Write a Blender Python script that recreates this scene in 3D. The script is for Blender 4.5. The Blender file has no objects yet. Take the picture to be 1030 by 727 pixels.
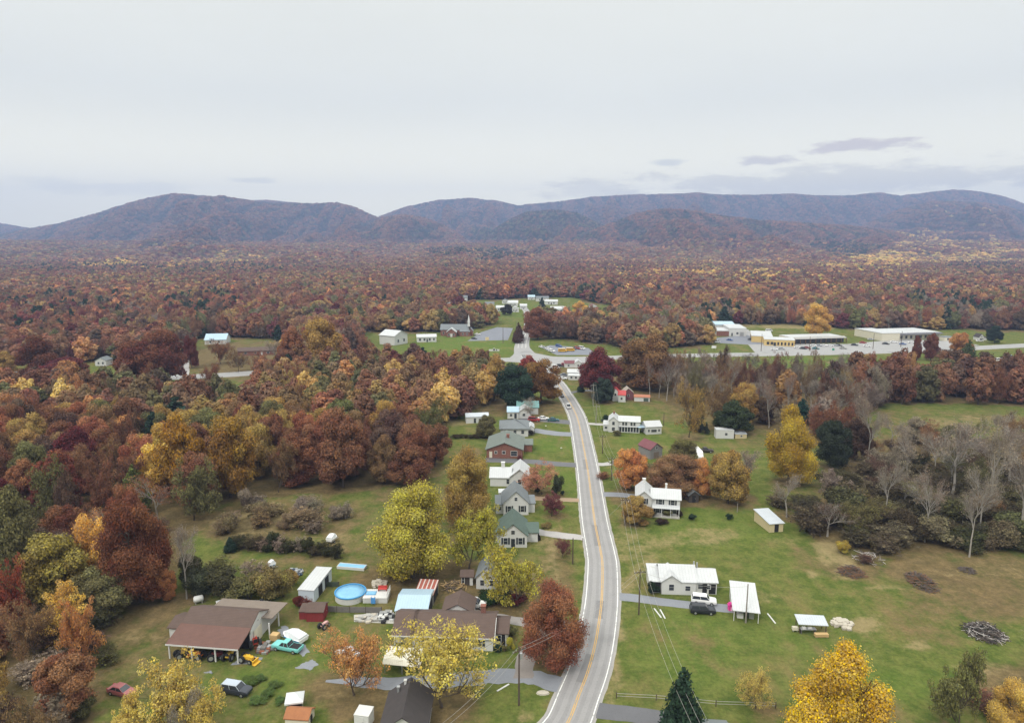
import bpy, bmesh, math, random
import numpy as np
from mathutils import Vector, Matrix

# ------------------------------------------------------------------ camera, sky, sun, exposure
SC = bpy.context.scene
COL = SC.collection
CAMH, F, PIT = 70.0, 687.0, math.radians(9.95)
cd = bpy.data.cameras.new('camera'); cam = bpy.data.objects.new('camera', cd); COL.objects.link(cam)
cam.location = (0, 0, CAMH); cam.rotation_euler = (math.pi / 2 - PIT, 0, 0)
cd.sensor_width = 36; cd.sensor_fit = 'HORIZONTAL'; cd.lens = F / 1030 * 36
cd.clip_start = 0.5; cd.clip_end = 60000
SC.camera = cam
SC.view_settings.view_transform = 'Standard'; SC.view_settings.look = 'None'
SC.view_settings.exposure = 0.30; SC.view_settings.gamma = 1.0; SC.view_settings.use_curve_mapping = False
cy = SC.cycles
cy.use_denoising = True
try: cy.denoiser = 'OPENIMAGEDENOISE'; cy.denoising_prefilter = 'ACCURATE'; cy.denoising_input_passes = 'RGB_ALBEDO_NORMAL'
except Exception: pass
cy.max_bounces = 5; cy.diffuse_bounces = 3; cy.glossy_bounces = 2; cy.transmission_bounces = 2; cy.transparent_max_bounces = 4
cy.volume_bounces = 0; cy.use_adaptive_sampling = True; cy.adaptive_threshold = 0.02
SUN_EL, SUN_AZ = math.radians(48), math.radians(215)      # azimuth clockwise from +Y
world = bpy.data.worlds.new('World'); SC.world = world; world.use_nodes = True
WN, WL = world.node_tree.nodes, world.node_tree.links
WN.clear()
def wn(t, **k):
    n = WN.new(t)
    for a, v in k.items(): setattr(n, a, v)
    return n
def wmath(op, a, b=None, clamp=False):
    n = wn('ShaderNodeMath', operation=op, use_clamp=clamp)
    for i, v in enumerate((a, b)):
        if v is None: continue
        if isinstance(v, (int, float)): n.inputs[i].default_value = v
        else: WL.new(v, n.inputs[i])
    return n.outputs[0]
sky = wn('ShaderNodeTexSky', sky_type='NISHITA', sun_disc=False)
sky.sun_elevation = SUN_EL; sky.sun_rotation = SUN_AZ; sky.altitude = 300
tc = wn('ShaderNodeTexCoord'); sep = wn('ShaderNodeSeparateXYZ'); WL.new(tc.outputs['Generated'], sep.inputs[0])
dx, dy, dz = sep.outputs
el = wmath('MAXIMUM', dz, 0.0)                           # sine of the elevation
az = wmath('ARCTAN2', dx, dy)
comb = wn('ShaderNodeCombineXYZ')                        # cloud deck seen in perspective
den = wmath('ADD', el, 0.09)
WL.new(wmath('DIVIDE', dx, den), comb.inputs[0]); WL.new(wmath('DIVIDE', dy, den), comb.inputs[1])
def wnoise(vec, scale, detail, rough=0.55):
    n = wn('ShaderNodeTexNoise'); n.inputs['Scale'].default_value = scale; n.inputs['Detail'].default_value = detail
    n.inputs['Roughness'].default_value = rough; WL.new(vec, n.inputs['Vector']); return n.outputs['Fac']
deck = wnoise(comb.outputs[0], 0.42, 5)
ramp = wn('ShaderNodeValToRGB'); WL.new(deck, ramp.inputs[0])
ramp.color_ramp.elements[0].position = 0.3; ramp.color_ramp.elements[0].color = (0.755, 0.765, 0.705, 1)
ramp.color_ramp.elements[1].position = 0.72; ramp.color_ramp.elements[1].color = (0.825, 0.83, 0.76, 1)
comb2 = wn('ShaderNodeCombineXYZ'); WL.new(wmath('MULTIPLY', az, 7.0), comb2.inputs[0]); WL.new(wmath('MULTIPLY', el, 26.0), comb2.inputs[1])
low = wnoise(comb2.outputs[0], 2.3, 9, 0.66)
def wmix(f, a, b):
    n = wn('ShaderNodeMix', data_type='RGBA'); WL.new(f, n.inputs[0])
    for i, v in ((6, a), (7, b)):
        if isinstance(v, tuple): n.inputs[i].default_value = v + (1,)
        else: WL.new(v, n.inputs[i])
    return n.outputs[2]
def band(x, lo, hi):                                      # smooth 0..1
    n = wn('ShaderNodeMapRange', interpolation_type='SMOOTHSTEP'); WL.new(x, n.inputs[0])
    n.inputs[1].default_value = lo; n.inputs[2].default_value = hi; return n.outputs[0]
bright = wmath('SUBTRACT', 1.0, band(el, 0.05, 0.20))    # paler towards the horizon
c = wmix(wmath('MULTIPLY', bright, 0.85), ramp.outputs[0], (1.34, 1.25, 0.93))
def puff(a0, e0, ra, re, edge, lo=0.35):                  # one soft cloud low in the sky
    u = wmath('DIVIDE', wmath('SUBTRACT', az, a0), ra); v = wmath('DIVIDE', wmath('SUBTRACT', el, e0), re)
    r = wmath('SQRT', wmath('ADD', wmath('MULTIPLY', u, u), wmath('MULTIPLY', v, v)))
    r = wmath('ADD', r, wmath('MULTIPLY', wmath('SUBTRACT', low, 0.5), edge))
    return wmath('SUBTRACT', 1.0, band(r, lo, 1.05))
for a0, e0, ra, re, edge, strength, colr in (
        (0.44, 0.076, 0.36, 0.024, 3.2, 0.8, (0.82, 0.78, 0.66)),       # bank resting on the right-hand ridge
        (0.115, 0.072, 0.085, 0.022, 3.2, 0.6, (0.84, 0.80, 0.68)),
        (0.455, 0.118, 0.064, 0.012, 3.4, 0.7, (0.55, 0.47, 0.48)),
        (0.345, 0.106, 0.043, 0.009, 3.4, 0.65, (0.55, 0.50, 0.51)),
        (-0.355, 0.080, 0.035, 0.005, 2.6, 0.35, (0.5, 0.54, 0.57)),
        (0.215, 0.106, 0.03, 0.006, 2.0, 0.5, (0.5, 0.54, 0.57)),
        (-0.52, 0.066, 0.11, 0.012, 2.6, 0.22, (0.58, 0.61, 0.64))):
    c = wmix(wmath('MULTIPLY', puff(a0, e0, ra, re, edge), strength), c, colr)
bgc = wn('ShaderNodeBackground'); WL.new(c, bgc.inputs[0]); WL.new(wmath('ADD', 1.0, wmath('MULTIPLY', band(el, 0.32, 0.9), 1.75)), bgc.inputs[1])  # an overcast sky is brightest overhead
bgs = wn('ShaderNodeBackground'); WL.new(sky.outputs[0], bgs.inputs[0]); bgs.inputs[1].default_value = 0.1
mx = wn('ShaderNodeMixShader'); mx.inputs[0].default_value = 0.94
WL.new(bgs.outputs[0], mx.inputs[1]); WL.new(bgc.outputs[0], mx.inputs[2])
wo = wn('ShaderNodeOutputWorld'); WL.new(mx.outputs[0], wo.inputs[0])
sd = bpy.data.lights.new('sun', 'SUN'); sd.energy = 1.5; sd.angle = math.radians(10); sd.color = (1.0, 0.95, 0.88)
sun = bpy.data.objects.new('sun', sd); COL.objects.link(sun)
_d = Vector((math.sin(SUN_AZ) * math.cos(SUN_EL), math.cos(SUN_AZ) * math.cos(SUN_EL), math.sin(SUN_EL)))
sun.rotation_euler = _d.to_track_quat('Z', 'Y').to_euler(); sun.location = (0, 0, 300)

# ------------------------------------------------------------------ projection helpers
CP, SP = math.cos(PIT), math.sin(PIT)
def ray(px, py):
    xc, yc = (px - 515) / F, -(py - 363.5) / F
    return (xc, CP + yc * SP, -SP + yc * CP)
def P(px, py, z=0.0):                                     # photo pixel -> point on the ground
    x, y, d = ray(px, py); t = (CAMH - z) / -d
    return Vector((x * t, y * t, z))
def proj(X, Y, Z=0.0):                                    # ground point(s) -> photo pixel
    dep = np.maximum(Y * CP + (CAMH - Z) * SP, 1e-3)
    return 515 + F * X / dep, 363.5 - F * (Y * SP + (Z - CAMH) * CP) / dep
def mpp(px, py):                                          # metres per pixel at a ground pixel
    p = P(px, py); return (p.y * CP + CAMH * SP) / F
def height_at(by, ty, px=515):                            # height of something standing at row by, top at row ty
    Y = P(px, by).y; r = ray(px, ty); return CAMH + r[2] * Y / r[1]
def inpoly(px, py, poly):
    px = np.asarray(px, float); py = np.asarray(py, float); ins = np.zeros(px.shape, bool); n = len(poly)
    for i in range(n):
        x0, y0 = poly[i]; x1, y1 = poly[(i + 1) % n]
        if y0 == y1: continue
        c = ((y0 > py) != (y1 > py)) & (px < (x1 - x0) * (py - y0) / (y1 - y0) + x0); ins ^= c
    return ins
_rs = np.random.RandomState(7); _T = _rs.rand(256, 256)
def vnoise(x, y):
    xi = np.floor(x).astype(int); yi = np.floor(y).astype(int); fx = x - xi; fy = y - yi
    fx = fx * fx * (3 - 2 * fx); fy = fy * fy * (3 - 2 * fy); g = lambda a, b: _T[a & 255, b & 255]
    return (g(xi, yi) * (1 - fx) + g(xi + 1, yi) * fx) * (1 - fy) + (g(xi, yi + 1) * (1 - fx) + g(xi + 1, yi + 1) * fx) * fy
def fbm(x, y, o=4):
    s = 0; a = 0.5
    for i in range(o): s = s + a * vnoise(x * 2 ** i + 17.3 * i, y * 2 ** i + 5.1 * i); a /= 2
    return s

# ------------------------------------------------------------------ mesh helpers
class MB:
    def __init__(s): s.v = []; s.f = []
    def add(s, vs, fs):
        n = len(s.v); s.v += [tuple(v) for v in vs]; s.f += [tuple(i + n for i in f) for f in fs]; return s
    def box(s, x0, x1, y0, y1, z0, z1):
        return s.add([(x0, y0, z0), (x1, y0, z0), (x1, y1, z0), (x0, y1, z0), (x0, y0, z1), (x1, y0, z1), (x1, y1, z1), (x0, y1, z1)],
                     [(3, 2, 1, 0), (4, 5, 6, 7), (0, 1, 5, 4), (1, 2, 6, 5), (2, 3, 7, 6), (3, 0, 4, 7)])
    def tube(s, p0, p1, r0, r1=None, n=6, cap=True):
        r1 = r0 if r1 is None else r1; p0 = Vector(p0); p1 = Vector(p1); d = (p1 - p0)
        if d.length < 1e-6: return s
        q = d.to_track_quat('Z', 'Y'); vs = []
        for p, r in ((p0, r0), (p1, r1)):
            for i in range(n):
                a = 2 * math.pi * i / n; vs.append(p + q @ Vector((r * math.cos(a), r * math.sin(a), 0)))
        fs = [(i, (i + 1) % n, n + (i + 1) % n, n + i) for i in range(n)]
        if cap: fs += [tuple(range(n - 1, -1, -1)), tuple(range(n, 2 * n))]
        return s.add(vs, fs)
    def loft(s, secs):                                    # closed sections with equal point counts
        n = len(secs[0]); vs = [p for sec in secs for p in sec]; fs = []
        for k in range(len(secs) - 1):
            for i in range(n):
                j = (i + 1) % n; fs.append((k * n + i, k * n + j, (k + 1) * n + j, (k + 1) * n + i))
        fs += [tuple(range(n - 1, -1, -1)), tuple(range((len(secs) - 1) * n, len(secs) * n))]
        return s.add(vs, fs)
    def prism(s, prof, a0, a1, axis='x'):                 # profile in the plane across the axis
        m = (lambda p, a: (a, p[0], p[1])) if axis == 'x' else ((lambda p, a: (p[0], a, p[1])) if axis == 'y' else (lambda p, a: (p[0], p[1], a)))
        return s.loft([[m(p, a0) for p in prof], [m(p, a1) for p in prof]])
    def lathe(s, prof, n=24, c=(0, 0, 0)):
        vs = []; m = len(prof)
        for i in range(n):
            a = 2 * math.pi * i / n; vs += [(c[0] + r * math.cos(a), c[1] + r * math.sin(a), c[2] + z) for r, z in prof]
        fs = [(i * m + k, ((i + 1) % n) * m + k, ((i + 1) % n) * m + k + 1, i * m + k + 1) for i in range(n) for k in range(m - 1)]
        return s.add(vs, fs)
    def build(s, name, mat, parent=None, color=None, smooth=False):
        me = bpy.data.meshes.new(name); me.from_pydata(s.v, [], s.f)
        bm = bmesh.new(); bm.from_mesh(me); bmesh.ops.recalc_face_normals(bm, faces=bm.faces); bm.to_mesh(me); bm.free()
        if smooth: me.shade_smooth()
        return mkobj(name, me, mat, parent, color)
def mkobj(name, me, mat, parent=None, color=None):
    if mat is not None and not me.materials: me.materials.append(mat)
    o = bpy.data.objects.new(name, me); COL.objects.link(o)
    if parent is not None: o.parent = parent
    if color is not None: o.color = tuple(color) + (1,)
    return o
def tag(o, label=None, cat=None, group=None, kind=None):
    for k, v in (('label', label), ('category', cat), ('group', group), ('kind', kind)):
        if v: o[k] = v
    return o
def empty(name, loc, rz=0.0, label=None, cat=None, group=None):
    o = bpy.data.objects.new(name, None); COL.objects.link(o); o.location = loc; o.rotation_euler = (0, 0, rz)
    o.empty_display_size = 0.3
    return tag(o, label, cat, group)
def kids(o): return list(o.children)
def copy_tree(o, parent=None):
    c = o.copy(); COL.objects.link(c)
    if parent is not None: c.parent = parent
    for ch in kids(o): copy_tree(ch, c)
    return c
def npmesh(name, V, quads):
    me = bpy.data.meshes.new(name); n = len(quads); k = quads.shape[1]
    me.vertices.add(len(V)); me.vertices.foreach_set('co', np.asarray(V, np.float32).ravel())
    me.loops.add(n * k); me.loops.foreach_set('vertex_index', np.asarray(quads, np.int32).ravel())
    me.polygons.add(n); me.polygons.foreach_set('loop_start', np.arange(0, n * k, k, dtype=np.int32))
    me.update(calc_edges=True); return me

# ------------------------------------------------------------------ materials
def new_mat(name):
    m = bpy.data.materials.new(name); m.use_nodes = True; nt = m.node_tree; return m, nt, nt.nodes['Principled BSDF']
def nd(nt, t, **k):
    n = nt.nodes.new(t)
    for a, v in k.items(): setattr(n, a, v)
    return n
def mixc(nt, f, a, b, blend='MIX'):
    n = nd(nt, 'ShaderNodeMix', data_type='RGBA', blend_type=blend)
    for i, v in ((0, f), (6, a), (7, b)):
        if isinstance(v, (int, float)): n.inputs[i].default_value = v
        elif isinstance(v, (tuple, list)): n.inputs[i].default_value = tuple(v)[:3] + (1,)
        else: nt.links.new(v, n.inputs[i])
    return n.outputs[2]
def mth(nt, op, a, b=None, clamp=False):
    n = nd(nt, 'ShaderNodeMath', operation=op, use_clamp=clamp)
    for i, v in enumerate((a, b)):
        if v is None: continue
        if isinstance(v, (int, float)): n.inputs[i].default_value = v
        else: nt.links.new(v, n.inputs[i])
    return n.outputs[0]
def noise(nt, scale, detail=4, rough=0.55, coord='Object', stretch=None):
    t = nd(nt, 'ShaderNodeTexCoord') if coord != 'World' else nd(nt, 'ShaderNodeNewGeometry')
    src = t.outputs[coord] if coord != 'World' else t.outputs['Position']
    if stretch:
        mp = nd(nt, 'ShaderNodeMapping'); mp.inputs['Scale'].default_value = stretch; nt.links.new(src, mp.inputs[0]); src = mp.outputs[0]
    n = nd(nt, 'ShaderNodeTexNoise'); n.inputs['Scale'].default_value = scale; n.inputs['Detail'].default_value = detail
    n.inputs['Roughness'].default_value = rough; nt.links.new(src, n.inputs['Vector']); return n.outputs['Fac']
def smooth(nt, x, lo, hi):
    n = nd(nt, 'ShaderNodeMapRange', interpolation_type='SMOOTHSTEP'); nt.links.new(x, n.inputs[0])
    n.inputs[1].default_value = lo; n.inputs[2].default_value = hi; return n.outputs[0]
_mc = {}
def mat(name, col, rough=0.7, var=0.25, scale=1.5, metal=0.0, stripes=None, dirt=None, spec=0.3, objcol=False, stretch=None):
    """Painted, weathered surface: base colour with broad and fine noise, optional seams (axis, spacing, colour) and dirt colour."""
    if name in _mc: return _mc[name]
    m, nt, b = new_mat(name)
    base = tuple(col)
    if objcol:
        oi = nd(nt, 'ShaderNodeObjectInfo'); base = oi.outputs['Color']
    n1 = noise(nt, scale, 5, 0.6, 'Object', stretch); n2 = noise(nt, scale * 7, 3)
    k = mth(nt, 'ADD', mth(nt, 'MULTIPLY', mth(nt, 'SUBTRACT', n1, 0.5), 2 * var), mth(nt, 'MULTIPLY', mth(nt, 'SUBTRACT', n2, 0.5), var))
    k = mth(nt, 'ADD', k, 1.0)
    vv = nd(nt, 'ShaderNodeCombineXYZ')
    for i in range(3): nt.links.new(k, vv.inputs[i])
    c = mixc(nt, 1.0, base, vv.outputs[0], 'MULTIPLY')
    if dirt: c = mixc(nt, smooth(nt, n1, dirt[1], dirt[1] + 0.2), c, dirt[0])
    if stripes:
        ax, sp, sc, wd = stripes
        t = nd(nt, 'ShaderNodeTexCoord'); sx = nd(nt, 'ShaderNodeSeparateXYZ'); nt.links.new(t.outputs['Object'], sx.inputs[0])
        fr = mth(nt, 'FRACT', mth(nt, 'DIVIDE', sx.outputs[ax], sp))
        c = mixc(nt, mth(nt, 'LESS_THAN', fr, wd), c, sc)
    nt.links.new(c, b.inputs['Base Color']); b.inputs['Roughness'].default_value = rough; b.inputs['Metallic'].default_value = metal
    b.inputs['Specular IOR Level'].default_value = spec
    _mc[name] = m; return m
def brickmat(name, col, mortar, sx=4.5):
    if name in _mc: return _mc[name]
    m, nt, b = new_mat(name); t = nd(nt, 'ShaderNodeTexCoord'); mp = nd(nt, 'ShaderNodeMapping'); nt.links.new(t.outputs['Object'], mp.inputs[0])
    mp.inputs['Rotation'].default_value = (math.pi / 2, 0, 0)
    br = nd(nt, 'ShaderNodeTexBrick'); nt.links.new(mp.outputs[0], br.inputs['Vector']); br.inputs['Scale'].default_value = sx
    br.inputs['Color1'].default_value = tuple(col) + (1,); br.inputs['Color2'].default_value = tuple(x * 0.7 for x in col) + (1,)
    br.inputs['Mortar'].default_value = tuple(mortar) + (1,); br.inputs['Mortar Size'].default_value = 0.015
    n = noise(nt, 0.8, 4); c = mixc(nt, mth(nt, 'MULTIPLY', n, 0.5), br.outputs[0], tuple(x * 0.6 for x in col))
    nt.links.new(c, b.inputs['Base Color']); b.inputs['Roughness'].default_value = 0.85; _mc[name] = m; return m

WHITE = mat('white_siding', (0.56, 0.56, 0.55), 0.6, 0.1, 0.5, stripes=(2, 0.22, (0.50, 0.50, 0.49), 0.12))
WHITEP = mat('white_paint', (0.57, 0.57, 0.56), 0.5, 0.06, 0.8)
CREAM = mat('cream_siding', (0.62, 0.58, 0.47), 0.65, 0.1, 0.6, stripes=(2, 0.22, (0.52, 0.48, 0.39), 0.12))
TAN = mat('tan_wall', (0.50, 0.42, 0.25), 0.7, 0.1, 0.4)
BLOCK = mat('grey_block_wall', (0.36, 0.35, 0.33), 0.85, 0.2, 0.6)
BRICK = brickmat('red_brick', (0.23, 0.075, 0.05), (0.33, 0.28, 0.25))
WROOF = mat('white_metal_roof', (0.47, 0.48, 0.49), 0.42, 0.14, 0.35, stripes=(0, 0.6, (0.38, 0.39, 0.40), 0.1), dirt=((0.37, 0.35, 0.32), 0.62))
TIN = mat('tin_roof', (0.46, 0.49, 0.53), 0.45, 0.16, 0.5, metal=0.2, stripes=(0, 0.5, (0.36, 0.39, 0.43), 0.12), dirt=((0.36, 0.27, 0.2), 0.66))
RUST = mat('rusted_tin_roof', (0.32, 0.10, 0.075), 0.7, 0.3, 0.5, stripes=(0, 0.9, (0.55, 0.48, 0.45), 0.3))
REDROOF = mat('red_metal_roof', (0.42, 0.06, 0.06), 0.5, 0.15, 0.5)
BROWNSH = mat('brown_shingles', (0.105, 0.073, 0.062), 0.9, 0.22, 0.9, stripes=(1, 0.28, (0.08, 0.055, 0.047), 0.16))
REDSH = mat('reddish_shingles', (0.135, 0.075, 0.062), 0.9, 0.22, 0.9, stripes=(1, 0.28, (0.10, 0.058, 0.05), 0.16))
GREYBR = mat('greybrown_roof', (0.19, 0.155, 0.13), 0.9, 0.18, 0.6)
DARKSH = mat('dark_shingles', (0.055, 0.048, 0.048), 0.9, 0.25, 0.9)
GREYSH = mat('grey_shingles', (0.16, 0.175, 0.185), 0.9, 0.18, 0.7, stripes=(1, 0.3, (0.13, 0.145, 0.155), 0.16))
GREENSH = mat('green_shingles', (0.080, 0.112, 0.096), 0.85, 0.2, 0.7)
GREENGR = mat('greygreen_shingles', (0.135, 0.155, 0.14), 0.85, 0.2, 0.7)
TEAL = mat('teal_metal_roof', (0.13, 0.26, 0.255), 0.5, 0.15, 0.7)
BLUEROOF = mat('pale_blue_roof', (0.36, 0.48, 0.58), 0.45, 0.1, 0.7, stripes=(0, 0.5, (0.30, 0.4, 0.5), 0.1))
MAROON = mat('maroon_roof', (0.16, 0.06, 0.07), 0.8, 0.2, 0.7)
REDWALL = mat('red_board_wall', (0.20, 0.028, 0.03), 0.75, 0.2, 0.7, stripes=(0, 0.3, (0.14, 0.02, 0.022), 0.1))
WOOD = mat('weathered_wood', (0.17, 0.13, 0.105), 0.9, 0.3, 1.2, stripes=(0, 0.2, (0.08, 0.065, 0.055), 0.12))
GREYWOOD = mat('grey_fence_wood', (0.165, 0.155, 0.145), 0.9, 0.25, 1.5, stripes=(0, 0.16, (0.06, 0.056, 0.052), 0.16))
POLEW = mat('pole_wood', (0.085, 0.062, 0.048), 0.9, 0.3, 2.0)
PALEPOLE = mat('pale_pole_wood', (0.24, 0.215, 0.19), 0.9, 0.25, 2.0)
TANWOOD = mat('new_timber', (0.50, 0.34, 0.16), 0.7, 0.2, 2.0)
GLASS = mat('window_glass', (0.035, 0.04, 0.05), 0.12, 0.2, 1.0, spec=0.6)
DARK = mat('dark_interior', (0.02, 0.02, 0.022), 0.9, 0.3, 2.0)  # near-black; sheets over openings use it as painted inner shade
SHUT = mat('dark_shutter', (0.03, 0.035, 0.04), 0.6, 0.15, 2.0)
CREAMM = mat('cream_metal_sheet', (0.66, 0.63, 0.52), 0.45, 0.1, 0.6, stripes=(0, 0.35, (0.56, 0.53, 0.43), 0.1))
CONC = mat('concrete', (0.40, 0.385, 0.355), 0.85, 0.2, 0.8)
PAINT = mat('car_paint', (1, 1, 1), 0.28, 0.05, 1.5, objcol=True, spec=0.5)
MATTE = mat('matte_coloured', (1, 1, 1), 0.75, 0.2, 2.0, objcol=True)
RUBBER = mat('tyre_rubber', (0.022, 0.022, 0.023), 0.9, 0.2, 3.0)
STEEL = mat('steel', (0.42, 0.43, 0.44), 0.4, 0.15, 2.0, metal=0.6)
LAMP = mat('headlamp_glass', (0.75, 0.76, 0.76), 0.2, 0.05, 2.0)
TAIL = mat('tail_lamp_red', (0.35, 0.02, 0.02), 0.3, 0.05, 2.0)
TARP = mat('white_tarp', (0.62, 0.64, 0.66), 0.55, 0.1, 1.2)
POOLB = mat('pool_cover_blue', (0.20, 0.42, 0.62), 0.3, 0.22, 0.9)
POOLR = mat('pool_rim_blue', (0.05, 0.25, 0.50), 0.4, 0.1, 1.0)
WIREM = mat('wire_metal', (0.30, 0.29, 0.27), 0.5, 0.1, 1.0)
STONE = mat('pale_stone', (0.42, 0.38, 0.32), 0.9, 0.3, 2.0)
# ------------------------------------------------------------------ land: ground sheet, mountains
L_WOOD = [(-500, 398), (0, 398), (165, 399), (178, 408), (250, 408), (262, 392), (300, 377), (345, 372), (420, 374), (500, 380), (512, 390), (500, 404), (468, 413), (452, 428), (446, 452), (440, 474),
          (425, 486), (332, 493), (282, 498), (206, 503), (192, 538), (152, 592), (106, 610), (98, 690), (92, 790), (-600, 790)]
M_WOOD = [(533, 328), (600, 327), (660, 326), (704, 328), (714, 346), (640, 353), (606, 346), (545, 341)]
R_WOOD_A = [(628, 386), (700, 383), (860, 388), (1030, 389), (1200, 390), (1200, 409), (1030, 408), (885, 408), (858, 432), (830, 446), (772, 432), (700, 409), (650, 399), (640, 392)]
R_WOOD_B = [(862, 472), (885, 442), (1030, 441), (1250, 441), (1250, 560), (1020, 551), (905, 553), (830, 546), (806, 528), (832, 505), (852, 500)]
L_BACK = [(-500, 330), (362, 330), (362, 356), (310, 370), (250, 375), (-500, 384)]
CLEAR = [
    [(440, 312), (470, 302), (575, 299), (622, 309), (625, 327), (537, 327), (530, 345), (498, 338), (495, 322), (440, 318)],      # village
    [(362, 352), (362, 339), (440, 337), (480, 330), (512, 323), (545, 331), (545, 346), (535, 362), (500, 364), (380, 364)],   # church lawn
    [(708, 350), (712, 331), (735, 326), (800, 327), (860, 331), (1030, 332), (1200, 334), (1200, 380), (860, 380), (690, 376), (540, 372), (380, 371), (380, 362), (520, 356), (545, 343), (606, 347), (640, 354)],
    [(186, 352), (196, 341), (240, 340), (305, 346), (305, 362), (245, 380), (170, 374)],
    [(-400, 385), (-400, 366), (120, 366), (250, 372), (252, 386), (262, 424), (-500, 424)],
    [(655, 300), (735, 301), (735, 306), (640, 305)],
    [(985, 279), (1040, 279), (1040, 284), (985, 284)], [(762, 278), (795, 278), (795, 281), (762, 281)]]
def in_any(px, py, polys):
    r = np.zeros(np.shape(px), bool)
    for p in polys: r |= inpoly(px, py, p)
    return r
# silhouettes of the ridges, traced in the photo and set at their own distance
RIDGES = [  # (distance, depth of the front slope, depth of the back slope, skyline points)
    (6400, 1500, 800, [(-420, 226), (-60, 222), (0, 226), (30, 231), (120, 240), (215, 232), (245, 204), (270, 203), (300, 206), (360, 226), (385, 218), (410, 209), (440, 203), (470, 201), (500, 203), (520, 208), (545, 206),
                         (600, 199), (650, 197), (700, 196), (760, 198), (800, 197), (850, 199), (885, 195), (905, 199), (930, 196), (960, 192), (985, 194), (1005, 198), (1030, 207), (1120, 222), (1500, 228)]),
    (5000, 1350, 900, [(-420, 240), (0, 238), (30, 232), (60, 227), (100, 216), (130, 206), (150, 201), (175, 197), (200, 199), (235, 201), (262, 206), (300, 207), (340, 206), (358, 211), (376, 219), (400, 230), (440, 246), (800, 250), (860, 232), (900, 214), (940, 204), (990, 206), (1030, 214), (1200, 236), (1500, 240)]),
    (4300, 900, 700, [(-420, 250), (330, 250), (355, 236), (385, 221), (405, 218), (430, 222), (455, 233), (480, 250), (484, 242), (510, 224), (530, 215), (560, 213), (580, 216), (600, 226), (625, 241), (650, 250), (1500, 250)]),
    (3800, 950, 650, [(-420, 250), (545, 250), (580, 240), (615, 227), (640, 217), (668, 212), (695, 214), (730, 220), (765, 224), (800, 226), (850, 229), (895, 234), (940, 242), (990, 249), (1500, 252)]),
    (3300, 1000, 900, [(-420, 246), (0, 244), (200, 246), (400, 248), (600, 247), (800, 247), (1000, 245), (1500, 246)])]
def land_h(X, Y):
    X = np.asarray(X, float); Y = np.asarray(Y, float); u = X / np.maximum(Y, 1.0); h = np.zeros_like(u)
    for i, (D, wf, wb, pts) in enumerate(RIDGES):
        pa = [((p[0] - 515) / F) / (CP - (p[1] - 363.5) / F * SP) for p in pts]
        hh = []
        for p in pts:
            r = ray(*p); hh.append(max(CAMH + r[2] * D / r[1], 0))
        prof = np.interp(u, pa, hh)
        prof = prof * (1 + 0.035 * (fbm(u * 30 + i * 9, 0 * u + i) - 0.47)) 
        t = (D - Y)
        spur = fbm(X / 330 + i * 13.7, Y / 1100 + i * 3.1, 4) - 0.47
        w = np.where(t > 0, wf * (1 + 2.6 * spur), wb)
        tt = np.abs(t) / np.maximum(w, 160)
        bell = np.exp(-np.power(tt, 1.35) * 1.6)
        gul = (np.abs(fbm(X / 165 + 31 * i, Y / 520, 4) - 0.47) * 2.2 - 0.35) * 1.3
        hk = prof * np.clip(bell + gul * bell * (1 - bell) * 1.6, 0, 1)
        h = np.maximum(h, hk)
    return np.where(Y > 1700, h * np.clip((Y - 1700) / 700, 0, 1), 0)
def axis_pts(lo, f0, f1, hi, step, grow):
    a = list(np.arange(f0, f1 + 0.01, step)); s = step
    while a[-1] < hi: s *= grow; a.append(a[-1] + s)
    s = step; b = []
    x = f0
    while x > lo: s *= grow; x -= s; b.append(x)
    return np.array(b[::-1] + a)
gx = axis_pts(-7600, -300, 330, 7600, 2.6, 1.09); gy = axis_pts(-1300, 60, 420, 2650, 2.6, 1.045)
GX, GY = np.meshgrid(gx, gy); nyy, nxx = GX.shape
GZ = land_h(GX, GY) - 0.0
V = np.stack([GX.ravel(), GY.ravel(), GZ.ravel()], 1)
ii = np.arange((nyy - 1) * (nxx - 1)); r_ = ii // (nxx - 1); c_ = ii % (nxx - 1); q0 = r_ * nxx + c_
ground_me = me = npmesh('ground', V, np.stack([q0, q0 + 1, q0 + nxx + 1, q0 + nxx], 1)); me.shade_smooth()
GV = V
ppx, ppy = proj(V[:, 0], V[:, 1], 0)
front = V[:, 1] > 30
wob = (fbm(V[:, 0] / 9, V[:, 1] / 9, 4) - 0.47)
jx, jy = ppx + wob * 22, ppy + (fbm(V[:, 0] / 11 + 50, V[:, 1] / 11, 4) - 0.47) * 14
zone = np.zeros((len(V), 4), np.float32); zone[:, 3] = 1
woods = in_any(jx, jy, [L_WOOD, M_WOOD, R_WOOD_A, R_WOOD_B]) | (inpoly(jx, jy, L_BACK) & ~in_any(jx, jy, CLEAR)) | ((jy < 334) & ~in_any(jx, jy, CLEAR))
zone[woods & front, 0] = 1.0
def blob(ch, cx, cyy, rx, ry, s):
    d = np.sqrt(((jx - cx) / rx) ** 2 + ((jy - cyy) / ry) ** 2); w = np.clip(1.6 * (1.25 - d), 0, 1) * s
    zone[:, ch] = np.where(front, np.maximum(zone[:, ch], w), zone[:, ch])
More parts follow.
